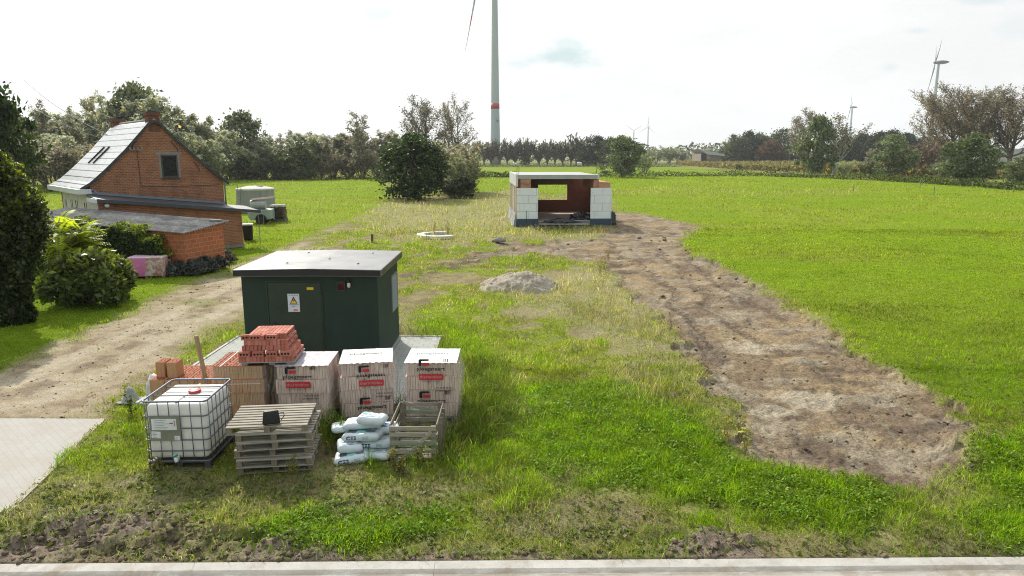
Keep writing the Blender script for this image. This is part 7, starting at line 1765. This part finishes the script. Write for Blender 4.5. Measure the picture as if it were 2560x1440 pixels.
# lavender shrubs along the shed end
lv0 = None; lav = [(448, 690, 1.0), (478, 690, 1.05), (508, 684, 1.1), (535, 674, 1.0), (557, 660, .95), (420, 694, .85)]
for k, (u, v, s) in enumerate(lav):
    if lv0 is None:
        Pq = []; m = MB(); m.lathe([(.05, -.05), (.12, .05), (.06, .14)], 8); n = 900; th = rg.uniform(0, 2 * PI, n); el_ = rg.uniform(.25, 1.5, n); L = rg.uniform(.3, .62, n)
        Pq = np.stack([np.cos(th) * np.cos(el_) * L, np.sin(th) * np.cos(el_) * L, np.sin(el_) * L * 1.05], 1)
        lv0 = empty('lavender_shrub'); m.build('stem', M_BARK, lv0); o = mass_obj('foliage', Pq, .075, (0.105, 0.115, 0.115), M_LEAFD, None, None, 16, 3.0, tvar=.4); o.parent = lv0; o_ = lv0
    else: o_ = copy_tree(lv0)
    p = G(u, v); o_.location = (p.x, p.y + .25, 0); o_.scale = (s, s, s); o_.rotation_euler = (0, 0, k * 1.3)
    tag(o_, 'grey lavender shrub in the row along the end of the block shed', 'shrub', 'lavender row by the shed')
# ------------------------------------------------------------------ grass, weeds, clods (uncountable: one object of each sort)
rg = np.random.default_rng(2024)
Z_TALL = [gp([(1110, 1160), (1180, 1150), (1260, 1090), (1280, 1000), (1250, 905), (1150, 890), (1146, 1060), (1108, 1070)]), gp([(805, 1060), (838, 1060), (832, 1130), (800, 1150)]), gp([(990, 1060), (1004, 1060), (1004, 1000), (992, 1000)]),
          gp([(1000, 830), (1110, 835), (1120, 880), (1010, 880)])]
def rect_mask(x, y, o, rz, x0, x1, y0, y1):
    c, s = math.cos(-rz), math.sin(-rz); dx = x - o[0]; dy = y - o[1]; lx = dx * c - dy * s; ly = dx * s + dy * c
    return (lx > x0) & (lx < x1) & (ly > y0) & (ly < y1)
def blocked(x, y):
    b = rect_mask(x, y, (SX0, SY0), 0, -.05, KW + .05, -.05, KD + .05)
    b |= rect_mask(x, y, SO, SA, -.2, SHL + .02, -.0, SHD); b |= rect_mask(x, y, HO, HA, 0, gx1, AY, HL); b |= rect_mask(x, y, HO, HA, lxL, lxR, AY, .2)
    b |= rect_mask(x, y, UO, UA, -.25, UW + .05, -.12, UD)
    for k, (w_, d_) in ((k1, (w1, .95)), (k2, (w2p, .95)), (k3, (w3, .95)), (k4, (w4, .98))): b |= rect_mask(x, y, k.location, k.rotation_euler[2], -.02, w_ + .02, -.02, d_ + .02)
    b |= rect_mask(x, y, ibc.location, ibc.rotation_euler[2], -.02, W + .02, -.02, Dp + .02); b |= rect_mask(x, y, (topl.x, topl.y), pang, 0.05, PW + .15, .05, 1.0)
    b |= rect_mask(x, y, (pb.x, pb.y), ab, 0, wb, 0, .95)
    b |= rect_mask(x, y, pk.location, pk.rotation_euler[2], 0, .98, 0, .95)
    b |= ((x - tk.location.x) ** 2 + (y - tk.location.y) ** 2) < (TR + .02) ** 2
    sp = bpy.data.objects['sand_heap'].location; b |= ((x - sp.x) ** 2 + (y - sp.y) ** 2) < 1.25 ** 2
    return b
w2p = math.hypot(G(848, 911, ZP).x - G(980, 905, ZP).x, G(848, 911, ZP).y - G(980, 905, ZP).y)
def blades(name, N, D0, D1, seed):
    rg = np.random.default_rng(seed)
    y = np.exp(rg.uniform(math.log(D0), math.log(D1), N)); x = rg.uniform(-.86, .86, N) * (y + 1.5)
    z = zones(x, y); sc = np.maximum(1, y / 10.0)
    bare = np.maximum.reduce([z['dirt'], z['apron'], z['pave'], z['churn'] * .96]); bare = np.maximum(bare, z['drive'] * np.where(y < 30, .975, .55))
    tall = near(Z_TALL, x, y, .35, (fbm(x * 1.5, y * 1.5, 101, 2) - .5) * .5)
    p = 1 - bare; p *= 1 - .72 * z['worn'] * (1 - tall); p = np.where(z['kerb'] < .06, p * .06, p); p = np.where(z['kerb'] < 0, 0, p); p *= (1 - .6 * z['streak']) * (1 - .72 * z['thin'])
    keep = (rg.random(N) < p) & ~blocked(x, y)
    x, y, sc, tall = x[keep], y[keep], sc[keep], tall[keep]; z = {k: v[keep] for k, v in z.items()}; n = len(x)
    n1 = fbm(x * .7, y * .7, 51, 4); n2 = fbm(x * 2.3, y * 2.3, 52, 4); n4 = fbm(x * .9 + 40, y * .9, 111, 3); nf = fbm(x * .12, y * .2, 53, 4)
    def pick(base, k): return np.where(k[:, None], np.array(base)[None], col)
    r = rg.random(n)
    # default rough grass: patches of fresh green, olive and straw
    fresh = sstep(.40, .60, n1)
    col = np.where((r < .30 + .5 * fresh)[:, None], np.array((0.215, 0.325, 0.014))[None], np.array((0.235, 0.260, 0.045))[None])
    col = pick(STRAW * 1.0, (rg.random(n) < .10 + .42 * sstep(.50, .64, n2) * (1 - fresh * .6)))
    hgt = .05 + .13 * sstep(.45, .7, n4) * rg.random(n)
    hgt = hgt + .15 * z['tuft'] * rg.random(n); col = np.where((rg.random(n) < z['tuft'] * .7)[:, None], np.array((0.175, 0.290, 0.012))[None], col); thn = rg.random(n) < z['thin']; hgt = np.where(thn, hgt * .6, hgt); col = np.where((thn & (rg.random(n) < .6))[:, None], STRAW[None] * .85, col)
    lawn = rg.random(n) < z['lawn']; hgt = np.where(lawn, (.045 + .05 * rg.random(n)) * (.7 + .8 * sstep(.4, .7, nf)), hgt)
    col = np.where(lawn[:, None], np.where((rg.random(n) < .50 + .5 * (1 - sstep(.35, .65, nf)))[:, None], np.array((0.190, 0.285, 0.010))[None], np.array((0.215, 0.300, 0.018))[None]), col)
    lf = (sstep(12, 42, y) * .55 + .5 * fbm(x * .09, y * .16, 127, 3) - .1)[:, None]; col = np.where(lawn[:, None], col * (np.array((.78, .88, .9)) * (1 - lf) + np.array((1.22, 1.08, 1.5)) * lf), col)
    col = pick(STRAW * .85, lawn & (rg.random(n) < .05 + .10 * sstep(.5, .7, n2)))
    lush = rg.random(n) < z['lush'] * .95; hgt = np.where(lush, .05 + .09 * rg.random(n), hgt); col = np.where(lush[:, None], np.where((rg.random(n) < .7)[:, None], np.array((0.175, 0.310, 0.008))[None], np.array((0.265, 0.345, 0.018))[None]), col)
    dry = rg.random(n) < z['dry'] * (.12 + .66 * sstep(.42, .60, fbm(x * 1.1 + 3, y * .8, 124, 3))); hgt = np.where(dry, .08 + .24 * rg.random(n), hgt); col = np.where(dry[:, None], STRAW * (1.15), col)
    col = pick((0.20, 0.19, 0.07), dry & (rg.random(n) < .28))
    worn = (rg.random(n) < z['worn']) & (tall < .4); hgt = np.where(worn, .03 + .09 * rg.random(n), hgt); wc = rg.random(n)
    col = np.where(worn[:, None], np.where((wc < .45)[:, None], STRAW * .8, np.where((wc < .8)[:, None], np.array((0.14, 0.16, 0.04)), np.array((0.20, 0.24, 0.03)))), col)
    tl = rg.random(n) < tall; hgt = np.where(tl, .12 + .30 * rg.random(n), hgt); col = np.where(tl[:, None], np.where((rg.random(n) < .6)[:, None], np.array((0.110, 0.190, 0.014)), np.array((0.20, 0.20, 0.06))), col)
    edge = (z['dirt'] > .08) | (z['drive'] > .2); hgt = np.where(edge & ~tl, hgt * .8, hgt)
    k = (1 + .30 * rg.normal(size=n)).clip(.4, 1.9) * (.30 + 1.4 * fbm(x * 2.4, y * 2.4, 121, 3))  * (.70 + .60 * fbm(x * .4, y * .4, 122, 3)); k = np.where(lawn, 1.10 * (.6 * k + .4) * (1 - .28 * sstep(.54, .66, fbm(x * .42, y * .75, 128, 3))), k); col = col * k[:, None]
    hgt = hgt * (.15 + 1.7 * fbm(x * 2.4, y * 2.4, 121, 3))
    hs = hgt * (1 + .25 * rg.normal(size=n)).clip(.4, 1.7) * np.maximum(1, (y / 26) ** .55); wd = (.0065 + .004 * rg.random(n)) * sc * np.where(dry, .65, 1.0)
    wd = np.where(lawn, wd * 1.1, wd)
    az = rg.uniform(0, 2 * PI, n); lean = np.abs(rg.normal(size=n)) * .55 + .12; lean = np.where(dry | tl, lean * 1.15, lean)
    dx, dy = np.cos(az) * lean + .10, np.sin(az) * lean; hb = height(x, y, z) - .008
    fa = rg.uniform(0, PI, n); sx, sy = np.cos(fa) * wd * .5, np.sin(fa) * wd * .5
    B = np.stack([x, y, hb], 1); m = B + np.stack([dx * hs * .30, dy * hs * .30, hs * .55], 1); T = B + np.stack([dx * hs, dy * hs, hs * (1 - .28 * lean)], 1); S_ = np.stack([sx, sy, np.zeros(n)], 1)
    V_ = np.stack([B, m - S_, T, m + S_], 1).reshape(-1, 3); F_ = np.arange(4 * n).reshape(n, 4)
    o = np_mesh(name, V_, F_, M_GRASS, None, {'tint': np.repeat(col, 4, 0)}); return tag(o, kind='stuff')
M_GRASS = leaf_mat('grass_blades', trans=.5, rough=.6, var=0, spec=.12)
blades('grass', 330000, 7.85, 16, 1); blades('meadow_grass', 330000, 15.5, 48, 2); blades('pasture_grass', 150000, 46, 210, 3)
# broad low weeds: leaves lying flat in the green patches and on the worn verge
def weeds(name, N, seed):
    rg = np.random.default_rng(seed); y = np.exp(rg.uniform(math.log(7.9), math.log(17), N)); x = rg.uniform(-.86, .86, N) * (y + 1)
    z = zones(x, y); p = np.maximum.reduce([z['lush'] * .95, z['worn'] * .26, .08 + 0 * x, z['churn'] * .05]) * (1 - np.maximum(z['dirt'], np.maximum(z['apron'], z['pave']))) * (1 - z['drive']); p = np.where(z['kerb'] < .03, 0, p)
    cl = sstep(.42, .62, fbm(x * 4, y * 4, 131, 2)); k = (rg.random(N) < p * (.3 + .9 * cl)) & ~blocked(x, y); x, y = x[k], y[k]; z = {q: v[k] for q, v in z.items()}; n = len(x)
    ls = rg.random(n) < z['lush']; s = np.where(ls, .022, .030) * (.5 + 1.1 * rg.random(n) ** 1.5); 
    hb = height(x, y, z) + np.where(ls, .03 + .06 * rg.random(n), .012 + .03 * rg.random(n))
    az = rg.uniform(0, 2 * PI, n); t1 = rg.normal(size=n) * .55; t2 = rg.normal(size=n) * .55
    a = np.stack([np.cos(az), np.sin(az), t1], 1) * s[:, None]; b = np.stack([-np.sin(az), np.cos(az), t2], 1) * (s * .62)[:, None]; c = np.stack([x, y, hb], 1)
    up = np.zeros((n, 3)); up[:, 2] = s * .2
    V_ = np.stack([c - a, c - b + up, c + a, c + b + up], 1).reshape(-1, 3); r = rg.random(n)[:, None]
    col = np.where(ls[:, None], np.where(r < .75, np.array((0.125, 0.245, 0.010)), np.array((0.23, 0.32, 0.04))), np.where(r < .35, np.array((0.145, 0.185, 0.060)), np.where(r < .6, np.array((0.20, 0.19, 0.10)), np.array((0.15, 0.21, 0.03)))))
    col = col * (1 + .25 * rg.normal(size=n)).clip(.5, 1.7)[:, None]
    return tag(np_mesh(name, V_, np.arange(4 * n).reshape(n, 4), leaf_mat('weed_leaves', trans=.38, rough=.55, var=0, spec=.18), None, {'tint': np.repeat(col, 4, 0)}), kind='stuff')
weeds('weeds', 230000, 9)
# clods and crumbs of soil, pebbles on the drive
def clods(name, N, D0, D1, seed, which, smin, smax, mat, pwr=2.5):
    rg = np.random.default_rng(seed); y = np.exp(rg.uniform(math.log(D0), math.log(D1), N)); x = rg.uniform(-.86, .86, N) * (y + 1)
    z = zones(x, y); p = which(z, x, y); k = (rg.random(N) < p) & (z['kerb'] > -.01); x, y = x[k], y[k]; z = {q: v[k] for q, v in z.items()}; n = len(x)
    base = np.array([(0, 0, 1), (0, 0, -1), (1, 0, 0), (-1, 0, 0), (0, 1, 0), (0, -1, 0), (.7, .7, .1), (-.7, .7, -.1), (.7, -.7, .1), (-.7, -.7, -.1), (.65, 0, .7), (-.65, 0, .7), (0, .65, .7), (0, -.65, .7)], float)
    f = [(0, 10, 12), (0, 12, 11), (0, 11, 13), (0, 13, 10), (10, 2, 6), (10, 6, 12), (12, 6, 4), (12, 4, 7), (12, 7, 11), (11, 7, 3), (11, 3, 9), (11, 9, 13), (13, 9, 5), (13, 5, 8), (13, 8, 10), (10, 8, 2), (2, 1, 6), (6, 1, 4), (4, 1, 7), (7, 1, 3), (3, 1, 9), (9, 1, 5), (5, 1, 8), (8, 1, 2)]
    s = smin + (smax - smin) * rg.random(n) ** pwr; s = s * np.maximum(1, y / 16)
    B = base[None] * (1 + .28 * rg.normal(size=(n, 14, 1))) * np.stack([np.ones(n), rg.uniform(.6, 1.2, n), rg.uniform(.45, .8, n)], 1)[:, None]
    az = rg.uniform(0, 6.28, n); c, sn = np.cos(az)[:, None], np.sin(az)[:, None]
    X = B[..., 0] * c - B[..., 1] * sn; Y = B[..., 0] * sn + B[..., 1] * c
    P = np.stack([X, Y, B[..., 2]], -1) * s[:, None, None] + np.stack([x, y, height(x, y, z) + s * .2], 1)[:, None]
    col = ground_color(x, y, z) * (1 + .22 * rg.normal(size=n)).clip(.5, 1.5)[:, None]
    F_ = (np.array(f)[None] + (np.arange(n) * 14)[:, None, None]).reshape(-1, 3)
    return tag(np_mesh(name, P.reshape(-1, 3), F_, mat, None, {'Col': np.repeat(col, 14, 0)}), kind='stuff')
clods('dirt_clods', 12000, 7.8, 48, 21, lambda z, x, y: np.maximum(z['dirt'] * (.15 + .85 * sstep(.45, .62, fbm(x * .8, y * 1.2, 141, 3))), np.maximum(z['churn'], z['worn'] * .10)), .006, .055, M_SOIL, 5)
clods('mud_lumps', 12000, 7.8, 13, 25, lambda z, x, y: z['churn'] * .8, .012, .06, M_SOIL, 3.2)
clods('gravel', 12000, 11, 34, 22, lambda z, x, y: z['drive'] * .6, .008, .03, M_GRAVEL, 2.5)
# weed stalks and tall seed heads near the stacked goods
M_STALK = plain('pale_stalk', (0.26, 0.24, 0.09), .8, bump=0)
def stalks(name, spots, seed, tint, hgt, lab, cat='weed', group=None):
    rg = np.random.default_rng(seed); first = None
    for (u, v, s) in spots:
        p = G(u, v); root = empty(name, (p.x, p.y, 0), rg.uniform(0, 6), lab, cat, group); m = MB(); P = []
        for k in range(int(7)):
            a = rg.uniform(0, 6.28); L = hgt * s * rg.uniform(.6, 1.1); ln = rg.uniform(.05, .3); top = Vector((math.cos(a) * ln * L, math.sin(a) * ln * L, L)); m.tube([(0, 0, -.02), tuple(top * .5 + Vector((0, 0, .03))), tuple(top)], [.004, .003, .002], 4)
            for q in range(16): f = rg.uniform(.25, 1.0); c = top * f; P.append((c.x + rg.normal() * .04 * (1.2 - f * .6), c.y + rg.normal() * .03, c.z + rg.normal() * .02))
        m.build('stem', M_STALK, root, fixn=False); o = mass_obj('leaves', P, .026, tint, M_LEAF, None, None, seed, 2.4, warm=.1); o.parent = root
GW2 = 'weeds growing round the stacked goods'
stalks('weed_stalk', [(736, 1205, 1), (985, 1180, 1.1), (1085, 1140, 1.1), (1050, 1165, .8), (395, 1190, .7), (1002, 1195, .8)], 31, (0.20, 0.20, 0.06), .42, 'yellow-green weed with seed heads growing at the foot of the stacked goods', group=GW2)
stalks('broad_weed', [(848, 1120, 1.0), (835, 1095, 1.1), (330, 1040, 1.0)], 32, (0.11, 0.20, 0.02), .50, 'fresh green leafy weed growing between the stacked goods', group=GW2)
stalks('dry_weed', [(1085, 590, 2.2), (1120, 592, 2.0)], 34, (0.20, 0.10, 0.05), .45, 'clump of dry brown weeds inside the broken concrete ring', group='dry weeds in the ring')
stalks('reed_stalk', [(1862, 1140, 1.1), (1815, 1110, 1.1), (1850, 1090, 1.2), (1510, 680, 1.6), (1520, 655, 1.5), (1500, 690, 1.5)], 33, (0.27, 0.25, 0.09), .55, 'tall yellowish weed at the edge of the bare soil strip', group='weeds along the soil strip')
# ------------------------------------------------------------------ thin haze over the whole flat land
HAZE = 0.00016
if HAZE:
    m = MB(); m.bx(-3400, 3400, -600, 3600, -2.0, 190)
    hz_ = m.build('haze', [], None); t = NT('haze'); pv = t.n('ShaderNodeVolumePrincipled'); pv.inputs['Color'].default_value = (0.90, 0.95, 1.0, 1); pv.inputs['Density'].default_value = HAZE; pv.inputs['Anisotropy'].default_value = 0.3
    t.l(pv.outputs[0], t.out.inputs['Volume']); hz_.data.materials.append(t.m); tag(hz_, kind='stuff'); hz_.visible_shadow = True
